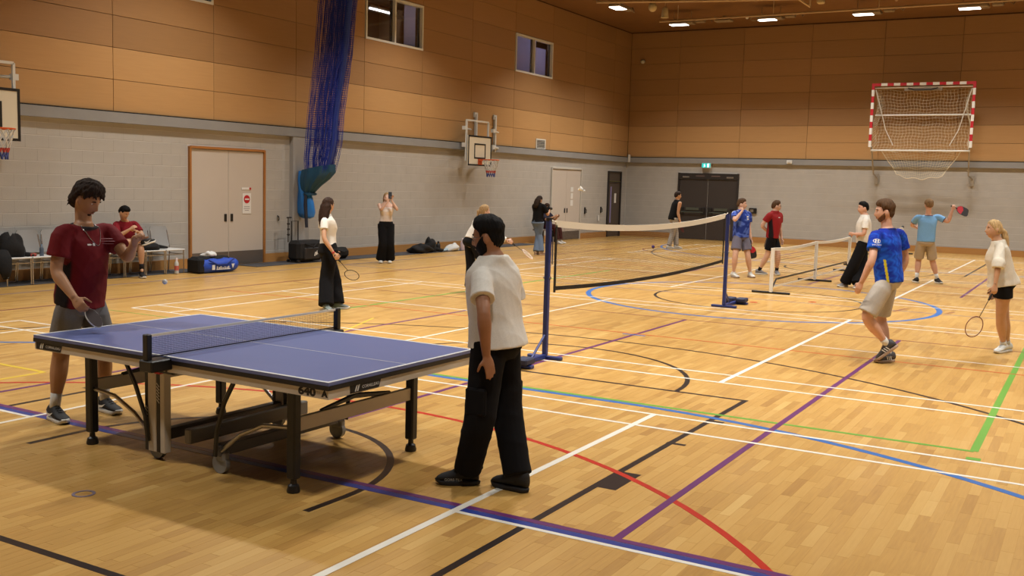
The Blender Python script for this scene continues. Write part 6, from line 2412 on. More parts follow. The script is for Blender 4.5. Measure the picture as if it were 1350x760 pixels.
# joint positions of the standing and playing figures, metres
CAST = {
    'p1': dict(H=1.83, psi=-1.396, cpsi=-1.309, hpsi=-1.309, hpitch=28, hroll=0, J={'pelvis': (-7.733, 1.547, 0.961), 'neck': (-7.771, 1.438, 1.489), 'head': (-7.767, 1.405, 1.710), 'shL': (-7.554, 1.460, 1.482), 'elL': (-7.566, 1.215, 1.275), 'wrL': (-7.680, 0.999, 1.401), 'hipL': (-7.639, 1.563, 0.925), 'knL': (-7.467, 1.633, 0.517), 'anL': (-7.414, 1.694, 0.085), 'toeL': (-7.430, 1.515, 0.030), 'shR': (-7.981, 1.407, 1.484), 'elR': (-8.038, 1.414, 1.187), 'wrR': (-8.043, 1.199, 1.016), 'hipR': (-7.827, 1.530, 0.925), 'knR': (-7.784, 1.720, 0.521), 'anR': (-7.830, 1.746, 0.085), 'toeR': (-7.870, 1.571, 0.030)}),
    'p6': dict(H=1.75, psi=1.658, cpsi=1.309, hpsi=1.833, hpitch=8, hroll=0, J={'pelvis': (-7.303, -1.904, 0.924), 'neck': (-7.321, -1.871, 1.439), 'head': (-7.340, -1.839, 1.581), 'shL': (-7.476, -1.881, 1.355), 'elL': (-7.653, -2.018, 1.146), 'wrL': (-7.584, -1.999, 0.894), 'hipL': (-7.393, -1.912, 0.889), 'knL': (-7.480, -1.902, 0.469), 'anL': (-7.387, -1.760, 0.085), 'toeL': (-7.478, -1.604, 0.030), 'shR': (-7.151, -1.890, 1.359), 'elR': (-7.083, -1.923, 1.062), 'wrR': (-7.157, -1.815, 0.835), 'hipR': (-7.212, -1.896, 0.889), 'knR': (-7.210, -1.939, 0.462), 'anR': (-7.313, -2.092, 0.085), 'toeR': (-7.298, -1.912, 0.030)}),
    'p3': dict(H=1.66, psi=-0.349, cpsi=-0.436, hpsi=-0.175, hpitch=0, hroll=0, J={'pelvis': (-1.221, 4.642, 0.876), 'neck': (-1.235, 4.667, 1.365), 'head': (-1.224, 4.648, 1.521), 'shL': (-1.166, 4.815, 1.322), 'elL': (-1.122, 4.841, 1.036), 'wrL': (-1.038, 4.709, 0.843), 'hipL': (-1.191, 4.724, 0.843), 'knL': (-1.104, 4.635, 0.456), 'anL': (-1.178, 4.510, 0.085), 'toeL': (-1.073, 4.364, 0.030), 'shR': (-1.353, 4.606, 1.303), 'elR': (-1.462, 4.524, 1.046), 'wrR': (-1.382, 4.406, 0.842), 'hipR': (-1.250, 4.561, 0.843), 'knR': (-1.290, 4.620, 0.443), 'anR': (-1.422, 4.505, 0.085), 'toeR': (-1.509, 4.347, 0.030)}),
    'p4': dict(H=1.68, psi=-2.356, cpsi=-2.356, hpsi=-2.356, hpitch=-5, hroll=0, J={'pelvis': (5.952, 9.035, 0.887), 'neck': (5.954, 9.032, 1.383), 'head': (5.956, 9.028, 1.501), 'shL': (6.070, 8.916, 1.339), 'elL': (5.914, 8.689, 1.236), 'wrL': (5.836, 8.800, 1.449), 'hipL': (6.014, 8.973, 0.853), 'knL': (5.934, 8.905, 0.455), 'anL': (6.065, 8.996, 0.085), 'toeL': (5.922, 8.887, 0.030), 'shR': (5.837, 9.149, 1.339), 'elR': (5.644, 8.957, 1.229), 'wrR': (5.742, 8.834, 1.426), 'hipR': (5.891, 9.097, 0.853), 'knR': (5.814, 9.008, 0.459), 'anR': (5.900, 9.132, 0.085), 'toeR': (5.757, 9.022, 0.030)}),
    'p5': dict(H=1.68, psi=-0.524, cpsi=-0.524, hpsi=-0.698, hpitch=0, hroll=0, J={'pelvis': (2.217, 4.345, 0.865), 'neck': (2.316, 4.174, 1.319), 'head': (2.330, 4.150, 1.414), 'shL': (2.398, 4.316, 1.276), 'elL': (2.325, 4.252, 0.998), 'wrL': (2.285, 4.009, 0.941), 'hipL': (2.261, 4.420, 0.831), 'knL': (2.303, 4.394, 0.423), 'anL': (2.100, 4.307, 0.085), 'toeL': (1.949, 4.211, 0.030), 'shR': (2.234, 4.031, 1.276), 'elR': (2.248, 3.887, 1.020), 'wrR': (2.351, 3.701, 0.934), 'hipR': (2.174, 4.269, 0.831), 'knR': (2.288, 4.111, 0.469), 'anR': (2.285, 3.987, 0.085)}),
    'p7': dict(H=1.68, psi=-0.175, cpsi=-0.175, hpsi=-0.349, hpitch=15, hroll=0, J={'pelvis': (11.351, 8.015, 0.887), 'neck': (11.355, 8.008, 1.383), 'head': (11.363, 7.995, 1.479), 'shL': (11.384, 8.174, 1.339), 'elL': (11.544, 8.192, 1.093), 'wrL': (11.709, 8.043, 1.211), 'hipL': (11.366, 8.101, 0.853), 'knL': (11.386, 7.962, 0.467), 'anL': (11.299, 7.865, 0.085), 'shR': (11.326, 7.843, 1.339), 'elR': (11.436, 7.761, 1.079), 'wrR': (11.657, 7.833, 1.175), 'hipR': (11.336, 7.929, 0.853), 'knR': (11.398, 8.005, 0.454), 'anR': (11.238, 7.971, 0.085)}),
    'p9': dict(H=1.83, psi=-0.785, cpsi=-0.785, hpsi=-0.785, hpitch=0, hroll=0, J={'pelvis': (17.177, 6.373, 0.966), 'neck': (17.224, 6.293, 1.498), 'head': (17.233, 6.277, 1.660), 'shL': (17.369, 6.438, 1.450), 'elL': (17.418, 6.442, 1.134), 'wrL': (17.479, 6.381, 0.874), 'hipL': (17.245, 6.440, 0.930), 'knL': (17.359, 6.351, 0.505), 'anL': (17.258, 6.274, 0.085), 'shR': (17.079, 6.148, 1.450), 'elR': (17.054, 6.191, 1.134), 'wrR': (17.073, 6.111, 0.872), 'hipR': (17.110, 6.306, 0.930), 'knR': (17.167, 6.374, 0.490), 'anR': (17.007, 6.428, 0.085)}),
    'p10': dict(H=1.76, psi=-2.182, cpsi=-2.182, hpsi=-1.484, hpitch=0, hroll=0, J={'pelvis': (8.919, 1.618, 0.929), 'neck': (8.914, 1.626, 1.448), 'head': (8.914, 1.626, 1.591), 'shL': (9.075, 1.513, 1.403), 'elL': (9.066, 1.502, 1.095), 'wrL': (9.072, 1.441, 0.838), 'hipL': (8.994, 1.565, 0.894), 'knL': (8.935, 1.448, 0.483), 'anL': (9.073, 1.417, 0.085), 'toeL': (8.942, 1.293, 0.030), 'shR': (8.752, 1.739, 1.403), 'elR': (8.501, 1.645, 1.251), 'wrR': (8.642, 1.541, 1.449), 'hipR': (8.844, 1.670, 0.894), 'knR': (8.680, 1.650, 0.496), 'anR': (8.769, 1.696, 0.085)}),
    'p11': dict(H=1.76, psi=-1.396, cpsi=-1.92, hpsi=-1.134, hpitch=0, hroll=0, J={'pelvis': (10.041, 1.231, 0.911), 'neck': (10.053, 1.210, 1.429), 'head': (10.066, 1.188, 1.559), 'shL': (10.238, 1.143, 1.384), 'elL': (10.291, 1.156, 1.080), 'wrL': (10.268, 1.093, 0.825), 'hipL': (10.131, 1.247, 0.875), 'knL': (10.073, 1.098, 0.475), 'anL': (10.225, 1.152, 0.085), 'toeL': (10.068, 1.064, 0.030), 'shR': (9.868, 1.278, 1.384), 'elR': (9.813, 1.433, 1.123), 'wrR': (10.018, 1.350, 0.979), 'hipR': (9.951, 1.216, 0.875), 'knR': (9.961, 1.310, 0.455), 'anR': (10.021, 1.505, 0.085)}),
    'p12': dict(H=1.8, psi=1.92, cpsi=1.92, hpsi=2.182, hpitch=0, hroll=0, J={'pelvis': (8.500, -1.039, 0.917), 'neck': (8.498, -1.034, 1.448), 'head': (8.474, -0.994, 1.609), 'shL': (8.308, -1.103, 1.401), 'elL': (8.240, -1.095, 1.094), 'wrL': (8.380, -0.865, 1.094), 'hipL': (8.412, -1.071, 0.881), 'knL': (8.378, -0.910, 0.472), 'anL': (8.466, -0.739, 0.085), 'toeL': (8.311, -0.646, 0.030), 'shR': (8.687, -0.965, 1.401), 'elR': (8.706, -0.925, 1.089), 'wrR': (8.437, -0.933, 1.061), 'hipR': (8.588, -1.007, 0.881), 'knR': (8.587, -1.019, 0.440), 'anR': (8.341, -1.004, 0.085), 'toeR': (8.161, -1.005, 0.030)}),
    'p13': dict(H=1.82, psi=1.658, cpsi=1.309, hpsi=1.92, hpitch=3, hroll=0, J={'pelvis': (-0.728, -3.115, 0.961), 'neck': (-0.707, -3.063, 1.495), 'head': (-0.722, -3.025, 1.714), 'shL': (-0.922, -2.980, 1.461), 'elL': (-1.089, -2.995, 1.191), 'wrL': (-1.070, -2.894, 0.938), 'hipL': (-0.823, -3.123, 0.925), 'knL': (-0.953, -2.937, 0.541), 'anL': (-0.760, -3.160, 0.218), 'shR': (-0.482, -3.164, 1.475), 'elR': (-0.399, -3.238, 1.176), 'wrR': (-0.360, -3.146, 0.922), 'hipR': (-0.634, -3.107, 0.925), 'knR': (-0.550, -3.021, 0.495), 'anR': (-0.610, -3.159, 0.085), 'toeR': (-0.752, -3.047, 0.030)}),
    'p14': dict(H=1.78, psi=0.436, cpsi=0.436, hpsi=0.436, hpitch=0, hroll=0, J={'pelvis': (10.706, -1.913, 0.921), 'neck': (10.711, -1.923, 1.446), 'head': (10.711, -1.923, 1.691), 'shL': (10.620, -1.730, 1.440), 'elL': (10.821, -1.588, 1.249), 'wrL': (11.076, -1.648, 1.196), 'hipL': (10.667, -1.830, 0.885), 'knL': (10.863, -1.770, 0.501), 'anL': (10.763, -1.773, 0.085), 'shR': (10.799, -2.110, 1.453), 'elR': (10.822, -2.320, 1.347), 'wrR': (10.833, -2.385, 1.606), 'hipR': (10.745, -1.997, 0.885), 'knR': (10.920, -2.047, 0.489), 'anR': (10.990, -2.166, 0.085), 'toeR': (10.843, -2.269, 0.030)}),
    'p15': dict(H=1.68, psi=1.92, cpsi=1.833, hpsi=2.094, hpitch=0, hroll=0, J={'pelvis': (0.923, -4.167, 0.878), 'neck': (0.873, -4.081, 1.364), 'head': (0.842, -4.027, 1.525), 'shL': (0.714, -4.123, 1.320), 'elL': (0.512, -4.133, 1.107), 'wrL': (0.492, -4.118, 0.881), 'hipL': (0.841, -4.197, 0.845), 'knL': (0.937, -4.172, 0.445), 'anL': (1.113, -4.217, 0.085), 'toeL': (0.946, -4.149, 0.030), 'shR': (1.032, -4.038, 1.320), 'elR': (1.064, -4.044, 1.028), 'wrR': (0.995, -4.049, 0.785), 'hipR': (1.005, -4.137, 0.845), 'knR': (1.032, -4.206, 0.440), 'anR': (1.218, -4.252, 0.085), 'toeR': (1.071, -4.148, 0.030)}),
}
CAST['seated'] = dict(H=1.74, psi=-1.45, cpsi=-1.55, hpsi=-1.45, hpitch=30, hroll=0, J={
    'pelvis': (-0.15, 10.42, 0.53), 'neck': (-0.24, 10.28, 1.00), 'head': (-0.33, 10.20, 1.18),
    'shL': (-0.04, 10.28, 0.985), 'shR': (-0.44, 10.30, 0.985), 'elL': (-0.02, 10.08, 0.76), 'wrL': (-0.25, 9.98, 0.86), 'elR': (-0.56, 10.10, 0.76), 'wrR': (-0.40, 9.96, 0.90),
    'hipL': (-0.06, 10.38, 0.52), 'hipR': (-0.26, 10.38, 0.52), 'knL': (-0.16, 9.97, 0.58), 'anL': (-0.14, 9.98, 0.16), 'toeL': (-0.20, 9.85, 0.03),
    'knR': (-0.50, 10.02, 0.66), 'anR': (-0.10, 9.93, 0.69), 'toeR': (0.05, 9.90, 0.70)})
CAST['far_seated'] = dict(H=1.66, psi=-1.75, cpsi=-1.75, hpsi=-1.6, hpitch=20, hroll=0, J={
    'pelvis': (16.30, 10.42, 0.53), 'neck': (16.13, 10.36, 1.00), 'head': (16.05, 10.27, 1.17),
    'shL': (16.31, 10.33, 0.98), 'shR': (15.96, 10.39, 0.98), 'elL': (16.36, 10.13, 0.76), 'wrL': (16.25, 9.96, 0.88), 'elR': (15.93, 10.2, 0.76), 'wrR': (16.03, 9.98, 0.88),
    'hipL': (16.38, 10.38, 0.51), 'hipR': (16.22, 10.40, 0.51), 'knL': (16.42, 9.98, 0.52), 'anL': (16.46, 9.94, 0.10), 'toeL': (16.5, 9.75, 0.03),
    'knR': (16.12, 9.98, 0.54), 'anR': (16.22, 9.92, 0.10), 'toeR': (16.2, 9.75, 0.03)})


def person(key, label, **kw):
    c = CAST[key]
    return Person(key, label, c['H'], c['psi'], c['cpsi'], c['hpsi'], c['hpitch'], c['hroll'], c['J'], **kw)


H_dark = hair_mat('dark', rgb(46, 34, 26))
H_black = hair_mat('black', rgb(14, 12, 12))
H_brown = hair_mat('brown', rgb(86, 62, 42))
H_dbrown = hair_mat('dark_brown', rgb(56, 38, 28))
H_lbrown = hair_mat('light_brown', rgb(128, 98, 66))
H_blond = hair_mat('blond', rgb(190, 156, 108))
H_blond2 = hair_mat('ash_blond', rgb(160, 128, 88))


def cloth(name, c, rough=0.85, vcol=None):
    return mat('cloth_' + name, c, rough, noise=(90, 0.05), bump=(240, 0.12), vcol=vcol, spec=0.25)


C_vcol = cloth('patterned', rgb(128, 128, 128), 0.8, vcol='Col')
S_black = mat('shoe_black', rgb(15, 15, 17), 0.7)
S_white = mat('shoe_white', rgb(220, 216, 208), 0.6)
S_grey = mat('shoe_grey', rgb(120, 116, 116), 0.6)
SO_white = mat('sole_white', rgb(222, 216, 206), 0.6)
SO_black = mat('sole_black', rgb(26, 25, 26), 0.7)
SO_gum = mat('sole_gum', rgb(176, 150, 130), 0.6)
K_white = cloth('sock_white', rgb(220, 214, 204))
K_black = cloth('sock_black', rgb(26, 24, 26))
C_black = cloth('black', rgb(13, 12, 14), 0.95)
C_white = cloth('white', rgb(232, 224, 212))
RED3 = NP(rgb(108, 16, 22)[:3]); BLK3 = NP(rgb(20, 14, 18)[:3])

# 1 -------------------------------------------------- man in maroon at the table
p = person('p1', 'man with tousled dark hair in maroon t-shirt and grey shorts behind the table', skin='olive', voxel=0.0065,
           hands={'R': dict(curl=.95, palm=(.55, .25, -.2), thumb=(.2, -.8, .2)), 'L': dict(curl=1.0, palm=(.2, -.5, -.8), dir=(-.25, -.6, .75), tcurl=.8)})


def p1col(V, N):
    f, l, u = p.local(V)
    c = np.tile(RED3, (len(V), 1))
    side = smstep(.168, .178, np.abs(l)) * (u < .86) * smstep(.07, .04, f)
    for k in 'LR':
        t, d = p.armfrac(V, k)
        side = side * (1 - ((t > -.05) & (d < .095)))
    col = smstep(1.02, 1.035, u) * (np.abs(l) < .085)
    m = np.maximum(side, col)[:, None]
    return c * (1 - m) + BLK3 * m


tee = p.top('t_shirt', C_vcol, sleeve=.62, hem=-.10, clear=.020, colour=p1col, amp=.008, srad=(.040, .044))
p.bottoms('shorts', cloth('grey_shorts', rgb(120, 118, 118)), 'shorts', to=.86, rad=(.064, .062), clear=.012, amp=.005)
p.socks(K_white, .13)
p.shoes(S_black, SO_white, M_white, decal=swoosh)
p.hair('tousled', H_dark)
p.beard('goatee', H_dark)
f3, l3, u3 = p.fc, p.lc, NP([0, 0, 1.])
ch = p.J['pelvis'] + (p.J['neck'] - p.J['pelvis']) * .80
# thin chain and two small chest marks
chain = [p.J['neck'] + l3 * math.sin(a) * .075 + f3 * (.035 + .055 * math.cos(a)) - u3 * (.005 + .115 * max(0, math.cos(a)) ** 2) for a in np.linspace(-1.9, 1.9, 24)]
tb = MB()
bvh = BVHTree.FromPolygons([v.co.copy() for v in p.top_me.vertices], [tuple(q.vertices) for q in p.top_me.polygons])
pts = []
for q in chain:
    n_ = bvh.find_nearest(Vector(q))
    pts.append(tuple(n_[0] + n_[1] * .004))
p.puts(tb.tube(pts, .0022, 5), 'neck_chain', M_steel)
mk = MB().box((-.02, 0, 0), (.03, .012, .001)).box((.0, 0, 0), (.008, .006, .001)).box((.022, 0, 0), (.02, .02, .001))
p.decal(p.top_me, mk, tuple(ch + f3 * .3 - l3 * .075), tuple(l3), (0, 0, 1), 'chest_mark', M_white, p.root, tuple(-f3))
mk = MB()
for k in range(3):
    mk.box((0, .018 - .018 * k, 0), (.07 - .012 * k, .005, .001))
p.decal(p.top_me, mk, tuple(ch + f3 * .3 + l3 * .065 + u3 * .02), tuple(l3), (0, 0, 1), 'chest_crest', mat('crest_pink', rgb(170, 110, 116), 0.7), p.root, tuple(-f3))
# bat
bat = thing('table_tennis_bat', 'red and dark table tennis bat in the right hand of the man in maroon', 'bat')
part(MB().tube([(0, 0, -.05), (0, 0, .05)], [(.014, .011), (.013, .010)], 8), 'handle', mat('bat_wood', rgb(190, 150, 100), 0.5), bat, True)
poly = [(.075 * math.cos(a), .125 + .079 * math.sin(a)) for a in np.linspace(-PI / 2 + .25, 3 * PI / 2 - .25, 30)]
part(MB().prism(poly, .006, Matrix(((1, 0, 0, 0), (0, 0, -1, .003), (0, 1, 0, 0), (0, 0, 0, 1)))), 'blade', MATS['bat_wood'], bat)
part(MB().prism(poly, .002, Matrix(((1, 0, 0, 0), (0, 0, -1, -.003), (0, 1, 0, 0), (0, 0, 0, 1)))), 'red_rubber', mat('rubber_red', rgb(120, 34, 34), 0.6), bat)
part(MB().prism(poly, .002, Matrix(((1, 0, 0, 0), (0, 0, -1, .0055), (0, 1, 0, 0), (0, 0, 0, 1)))), 'dark_rubber', mat('rubber_dark', rgb(36, 22, 22), 0.6), bat)
edge = [(x * 1.01, 0, y) for x, y in poly]
part(MB().tube(edge, [(.005, .0035)] * len(edge), 6), 'edge_tape', M_white, bat)
g = p.grip['R']
place(bat, g[0] - g[2] * .0, (0.46, -0.28, -0.62), (0.6, 0.8, 0.8))

# 6 -------------------------------------------------- bearded man in white t-shirt, back to camera
p = person('p6', 'bearded man with black hair in white t-shirt and black cargo trousers by the table', skin='brown', covered=True, voxel=0.0065,
           hands={'L': dict(curl=.16, palm=(.35, .9, 0), dir=(.16, -.24, -1)), 'R': dict(curl=.9)})
tee = p.top('t_shirt', C_white, sleeve=.62, hem=-.04, clear=.022, amp=.009, srad=(.040, .045), flare=.05)
p.bottoms('cargo_trousers', C_black, 'trousers', to=.965, rad=(.066, .058, .052), clear=.016, amp=.006)
for k in 'LR':
    pk = MB()
    a, b_ = p.J['hip' + k], p.J['kn' + k]
    s = 1 if k == 'L' else -1
    c_ = a + (b_ - a) * .72 + p.lp * s * .095
    pk.bbox(tuple(c_), (.14, .035, .17), .012, Matrix.Rotation(p.psi, 3, 'Z'))
    p.puts(pk, 'cargo_pocket', C_black, False)
p.socks(K_black, .10)
p.shoes(S_black, SO_black, M_white, mlace=S_black, zs=1.18)
p.hair('fade', H_black)
p.beard('full', H_black)
# lettering on the outer side of the left shoe, heel mark
a = p.J['anL']; d = p.foot_dir('L'); lt = np.cross([0, 0, 1.], d)
mk = MB()
lettering(mk, 'GORE-TEX', .024, frame(a * NP([1, 1, 0]) + d * .085 + lt * .0535 + NP([0, 0, .042]), -d, (0, 0, 1)))
p.puts(mk, 'shoe_lettering', mat('shoe_print_grey', rgb(170, 166, 160), 0.7), False)
mk = MB().tube([tuple(a * NP([1, 1, 0]) - d * .06 + lt * .036 + NP([0, 0, .085])), tuple(a * NP([1, 1, 0]) - d * .025 + lt * .041 + NP([0, 0, .07]))], .003, 5)
p.puts(mk, 'heel_mark', M_decal_w, False)
mk = MB().tube([tuple(a * NP([1, 1, 0]) - d * (.078 + .02 * math.sin(t)) + NP([0, 0, .115 + .018 * math.cos(t)])) for t in np.linspace(0, PI, 8)], .004, 5)
p.puts(mk, 'heel_loop', S_black, False)
# spectacles
gl_ = MB()
for s in (-1, 1):
    gl_.tube([tuple(p.hl((EYE_X + .012, s * .032 + .022 * math.cos(t), .008 + .017 * math.sin(t)))) for t in np.linspace(0, 2 * PI, 19)[:-1]], .0018, 5, closed=True)
    gl_.tube([tuple(p.hl((EYE_X + .010, s * .055, .012))), tuple(p.hl((.02, s * .082, .012))), tuple(p.hl((-.018, s * .083, .008)))], .0018, 5)
gl_.tube([tuple(p.hl((EYE_X + .013, -.011, .012))), tuple(p.hl((EYE_X + .013, .011, .012)))], .0016, 5)
p.puts(gl_, 'glasses', M_blackm, False)

# 3 -------------------------------------------------- woman in white top with racket
p = person('p3', 'woman with long dark hair, white t-shirt and wide black trousers holding a racket', sex='f', skin='tan', covered=True, voxel=0.0085,
           hands={'R': dict(curl=.95, palm=tuple(NP([.5, .7, 0])))})
p.top('t_shirt', C_white, sleeve=.50, hem=.14, clear=.010, wmin=lambda t: (.070, .058), srad=(.036, .036), amp=.003)
p.bottoms('wide_trousers', C_black, 'trousers', to=1.02, rad=(.066, .062, .070), clear=.012, waist=.22, amp=.006)
p.shoes(mat('shoe_grey_green', rgb(120, 128, 122), 0.6), SO_white)
hd = p.hd
p.hair('long', H_dbrown, [(p.hl((-.01, 0, .05)), .07, .08), (p.hl((-.045, 0, -.01)), .088, .075), (p.hl((-.07, 0, -.08)), .095, .06), (p.hl((-.09, 0, -.16)), .10, .05), (p.hl((-.10, 0, -.25)), .09, .042), (p.hl((-.11, 0, -.33)), .05, .03)])
wb = p.J['wrR']
p.puts(MB().tube([tuple(wb - unit(wb - p.J['elR']) * .02), tuple(wb + unit(wb - p.J['elR']) * .0)], .0235, 12), 'red_wristband', mat('wristband_red', rgb(180, 40, 44), 0.7))
g = p.grip['R']
badminton_racket('thin wire badminton racket hanging from the hand of the long haired woman', ('dark', rgb(70, 56, 50)), g[0], (.36, .02, -.27), (.5, -.85, .1))

# 4 -------------------------------------------------- woman taking a photo
p = person('p4', 'woman in pale strapless top and black trousers holding up a phone by the wall', sex='f', skin='pale', covered=True, voxel=0.0105, bare=True,
           hands={'R': dict(curl=.7, palm=(.5, .8, 0), dir=(-.1, .1, 1)), 'L': dict(curl=.7, palm=(-.2, -.5, -.5), dir=(.1, -.1, 1))})
b_ = p.top('strapless_top', cloth('pale_pink', rgb(234, 220, 212)), strapless=True, hem=.14, clear=.017, wmin=lambda t: (.066, .054), neck_t=.80, amp=.002)
p.bottoms('wide_trousers', C_black, 'trousers', to=1.0, rad=(.066, .062, .072), clear=.012, waist=.24, amp=.005)
p.shoes(S_white, SO_white)
p.hair('long', H_blond2, [(p.hl((-.01, 0, .05)), .07, .08), (p.hl((-.045, 0, -.01)), .084, .07), (p.hl((-.06, 0, -.08)), .085, .055), (p.hl((-.06, 0, -.13)), .06, .04)])
ph_ = thing('phone', 'dark phone held up in both hands by the woman in the pale top', 'phone')
part(MB().bbox((0, 0, 0), (.078, .01, .155), .004), 'case', M_blackp, ph_)
part(MB().box((0, .0055, 0), (.07, .001, .145)), 'screen', mat('phone_screen', rgb(60, 70, 84), 0.15), ph_)
part(MB().box((.02, -.006, .05), (.025, .003, .03)), 'camera_lens', mat('lens_dark', rgb(30, 30, 34), 0.2), ph_)
mid = (p.grip['R'][0] + p.grip['L'][0]) / 2
place(ph_, tuple(mid + NP([-.02, -.02, .06])), (0, 0, 1), (-.7, .72, 0))

# 5 -------------------------------------------------- blonde player behind the white t-shirt man
p = person('p5', 'fair haired woman in white sweater and black trousers lunging, half hidden behind the bearded man', sex='f', skin='pale', covered=True, voxel=0.010,
           hands={'R': dict(curl=.95)})
p.top('sweater', C_white, long_to=.93, hem=.12, clear=.018, wmin=lambda t: (.080, .066), srad=(.040, .028), amp=.005)
p.bottoms('black_trousers', C_black, 'trousers', to=.96, rad=(.062, .050, .042), clear=.012, waist=.34, amp=.004)
p.shoes(S_white, SO_white)
p.hair('ponytail', H_blond2, [(p.hl((-.09, 0, .03)), .02), (p.hl((-.12, 0, .0)), .028), (p.hl((-.13, 0, -.07)), .022), (p.hl((-.13, 0, -.12)), .008)])
g = p.grip['R']
badminton_racket('white and pink framed badminton racket held low by the fair haired woman', ('pink', rgb(232, 206, 200)), g[0], (.40, -.12, -.22), (.866, .5, .30))

# 7 -------------------------------------------------- woman in jeans near the far door
p = person('p7', 'woman in black top and blue jeans standing with a camera near the far grey door', sex='f', skin='tan', covered=True, voxel=0.011,
           hands={'R': dict(curl=.9), 'L': dict(curl=.9)})
p.top('black_top', C_black, sleeve=.75, hem=.0, clear=.014, wmin=lambda t: (.082, .064), srad=(.038, .037), amp=.004)
p.bottoms('jeans', cloth('jeans', rgb(104, 118, 138)), 'trousers', to=.98, rad=(.064, .054, .056), clear=.012, amp=.005)
p.shoes(mat('shoe_tan', rgb(170, 140, 112), 0.6), SO_gum)
p.hair('long', H_dark, [(p.hl((-.01, 0, .05)), .07, .08), (p.hl((-.045, 0, -.01)), .088, .075), (p.hl((-.07, 0, -.08)), .09, .06), (p.hl((-.08, 0, -.18)), .09, .05), (p.hl((-.08, 0, -.24)), .06, .03)])
cm = thing('camera', 'dark handheld camera held by the woman in jeans', 'camera')
part(MB().bbox((0, 0, 0), (.13, .07, .09), .012), 'camera_body', M_blackp, cm)
part(MB().tube([(0, -.03, 0), (0, -.12, 0)], .038, 12), 'lens', M_blackm, cm)
part(MB().bbox((0, 0, .055), (.05, .05, .03), .006), 'viewfinder', M_blackp, cm)
place(cm, tuple((p.grip['R'][0] + p.grip['L'][0]) / 2 + NP([.03, -.02, .03])), (0, 0, 1), (.2, .98, 0))

# far seated
p = person('far_seated', 'seated person in dark top and maroon trousers beside the woman in jeans', skin='tan', covered=True, voxel=0.011)
p.top('dark_top', cloth('navy', rgb(44, 40, 56)), sleeve=.8, hem=-.02, clear=.014, amp=.003)
p.bottoms('maroon_trousers', cloth('maroon_dark', rgb(70, 28, 30)), 'trousers', to=.9, rad=(.058, .050, .044), clear=.012)
p.socks(K_white, .08)
p.shoes(S_white, SO_white)
p.hair('short', H_dbrown)

# 9 -------------------------------------------------- man in black vest
p = person('p9', 'man in black sleeveless vest and pale grey joggers by the dark doors', skin='tan', covered=True, voxel=0.011, bare=True, hands={'R': dict(curl=.9)})
p.top('vest', C_black, tank=True, hem=-.13, clear=.014, amp=.003)
p.bottoms('joggers', cloth('joggers', rgb(166, 158, 148)), 'trousers', to=.93, rad=(.062, .052, .042), clear=.012, amp=.005)
p.socks(K_black, .09)
p.shoes(S_white, SO_white)
p.hair('short', H_dark)
rb = thing('red_wrap', 'red grip of a paddle in the hand of the man in the black vest', 'paddle')
part(MB().tube([(0, 0, -.05), (0, 0, .09)], .016, 8), 'handle', mat('grip_red', rgb(170, 40, 56), 0.7), rb, True)
part(MB().prism([(-.02, .09), (.02, .09), (.075, .14), (.08, .26), (.05, .3), (-.05, .3), (-.08, .26), (-.075, .14)], .012, Matrix(((1, 0, 0, 0), (0, 0, -1, .006), (0, 1, 0, 0), (0, 0, 0, 1)))), 'blade', mat('grip_dark_red', rgb(90, 30, 40), 0.6), rb)
place(rb, tuple(p.grip['R'][0]), (.5, -.1, -.85), (.5, .86, 0.2))

# 10 ------------------------------------------------- boy in blue patterned shirt
p = person('p10', 'boy in blue patterned football shirt and grey shorts touching his face', skin='pale', voxel=0.0105,
           hands={'R': dict(curl=.4, dir='face', palm=(.4, .8, 0)), 'L': dict(curl=.95)})


def p10col(V, N):
    f, l, u = p.local(V)
    n = np.zeros(len(V))
    rs = np.random.RandomState(3)
    for k in range(6):
        w = rs.normal(size=3) * 30
        n += np.sin(V @ w + 2 * np.sin(V @ (rs.normal(size=3) * 16)))
    m = smstep(-.6, 1.6, n)[:, None]
    c = NP(rgb(34, 56, 140)[:3]) * (1 - m) + NP(rgb(84, 110, 196)[:3]) * m
    w = (smstep(.10, .115, np.abs(l)) * (u > .93) * (u < 1.03) * (np.abs(f) < .03))[:, None]
    return c * (1 - w) + NP(rgb(214, 220, 232)[:3]) * w


p.top('football_shirt', C_vcol, sleeve=.62, hem=-.10, clear=.018, colour=p10col, amp=.006, srad=(.040, .043))
p.bottoms('shorts', cloth('grey_purple', rgb(112, 106, 118)), 'shorts', to=.72, rad=(.062, .066), clear=.012, amp=.005)
p.socks(K_white, .05)
p.shoes(S_white, SO_gum)
p.hair('short', H_brown)
g = p.grip['L']
paddle('red and black paddle hanging from the hand of the boy in the blue patterned shirt', tuple(g[0]), (.10, -.16, -.95), (.62, -.6, -.1), mat('paddle_red', rgb(190, 30, 44), 0.5), mat('paddle_black', rgb(36, 30, 32), 0.5))
mk = MB()
for k in range(2):
    mk.box((0, .03 - .05 * k, 0), (.05, .03, .001))
f3, l3 = p.fc, p.lc
ch = p.J['pelvis'] + (p.J['neck'] - p.J['pelvis']) * .72
p.decal(p.top_me, mk, tuple(ch + f3 * .3 + l3 * .06), tuple(l3), (0, 0, 1), 'chest_crest', M_decal_w, p.root, tuple(-f3))

# 11 ------------------------------------------------- boy in maroon with glasses
p = person('p11', 'boy with glasses in red and black sports shirt and black shorts, hand on hip', skin='pale', voxel=0.0105, hands={'R': dict(curl=.95, dir=(.5, -.3, -.2))})
R11 = NP(rgb(150, 32, 34)[:3])


def p11col(V, N):
    f, l, u = p.local(V)
    c = np.tile(R11, (len(V), 1))
    m = smstep(.155, .168, np.abs(l)) * (u < .85) * smstep(.05, .02, f)
    for k in 'LR':
        t, d = p.armfrac(V, k)
        m = m * (1 - ((t > -.05) & (d < .09)))
    return c * (1 - m[:, None]) + BLK3 * m[:, None]


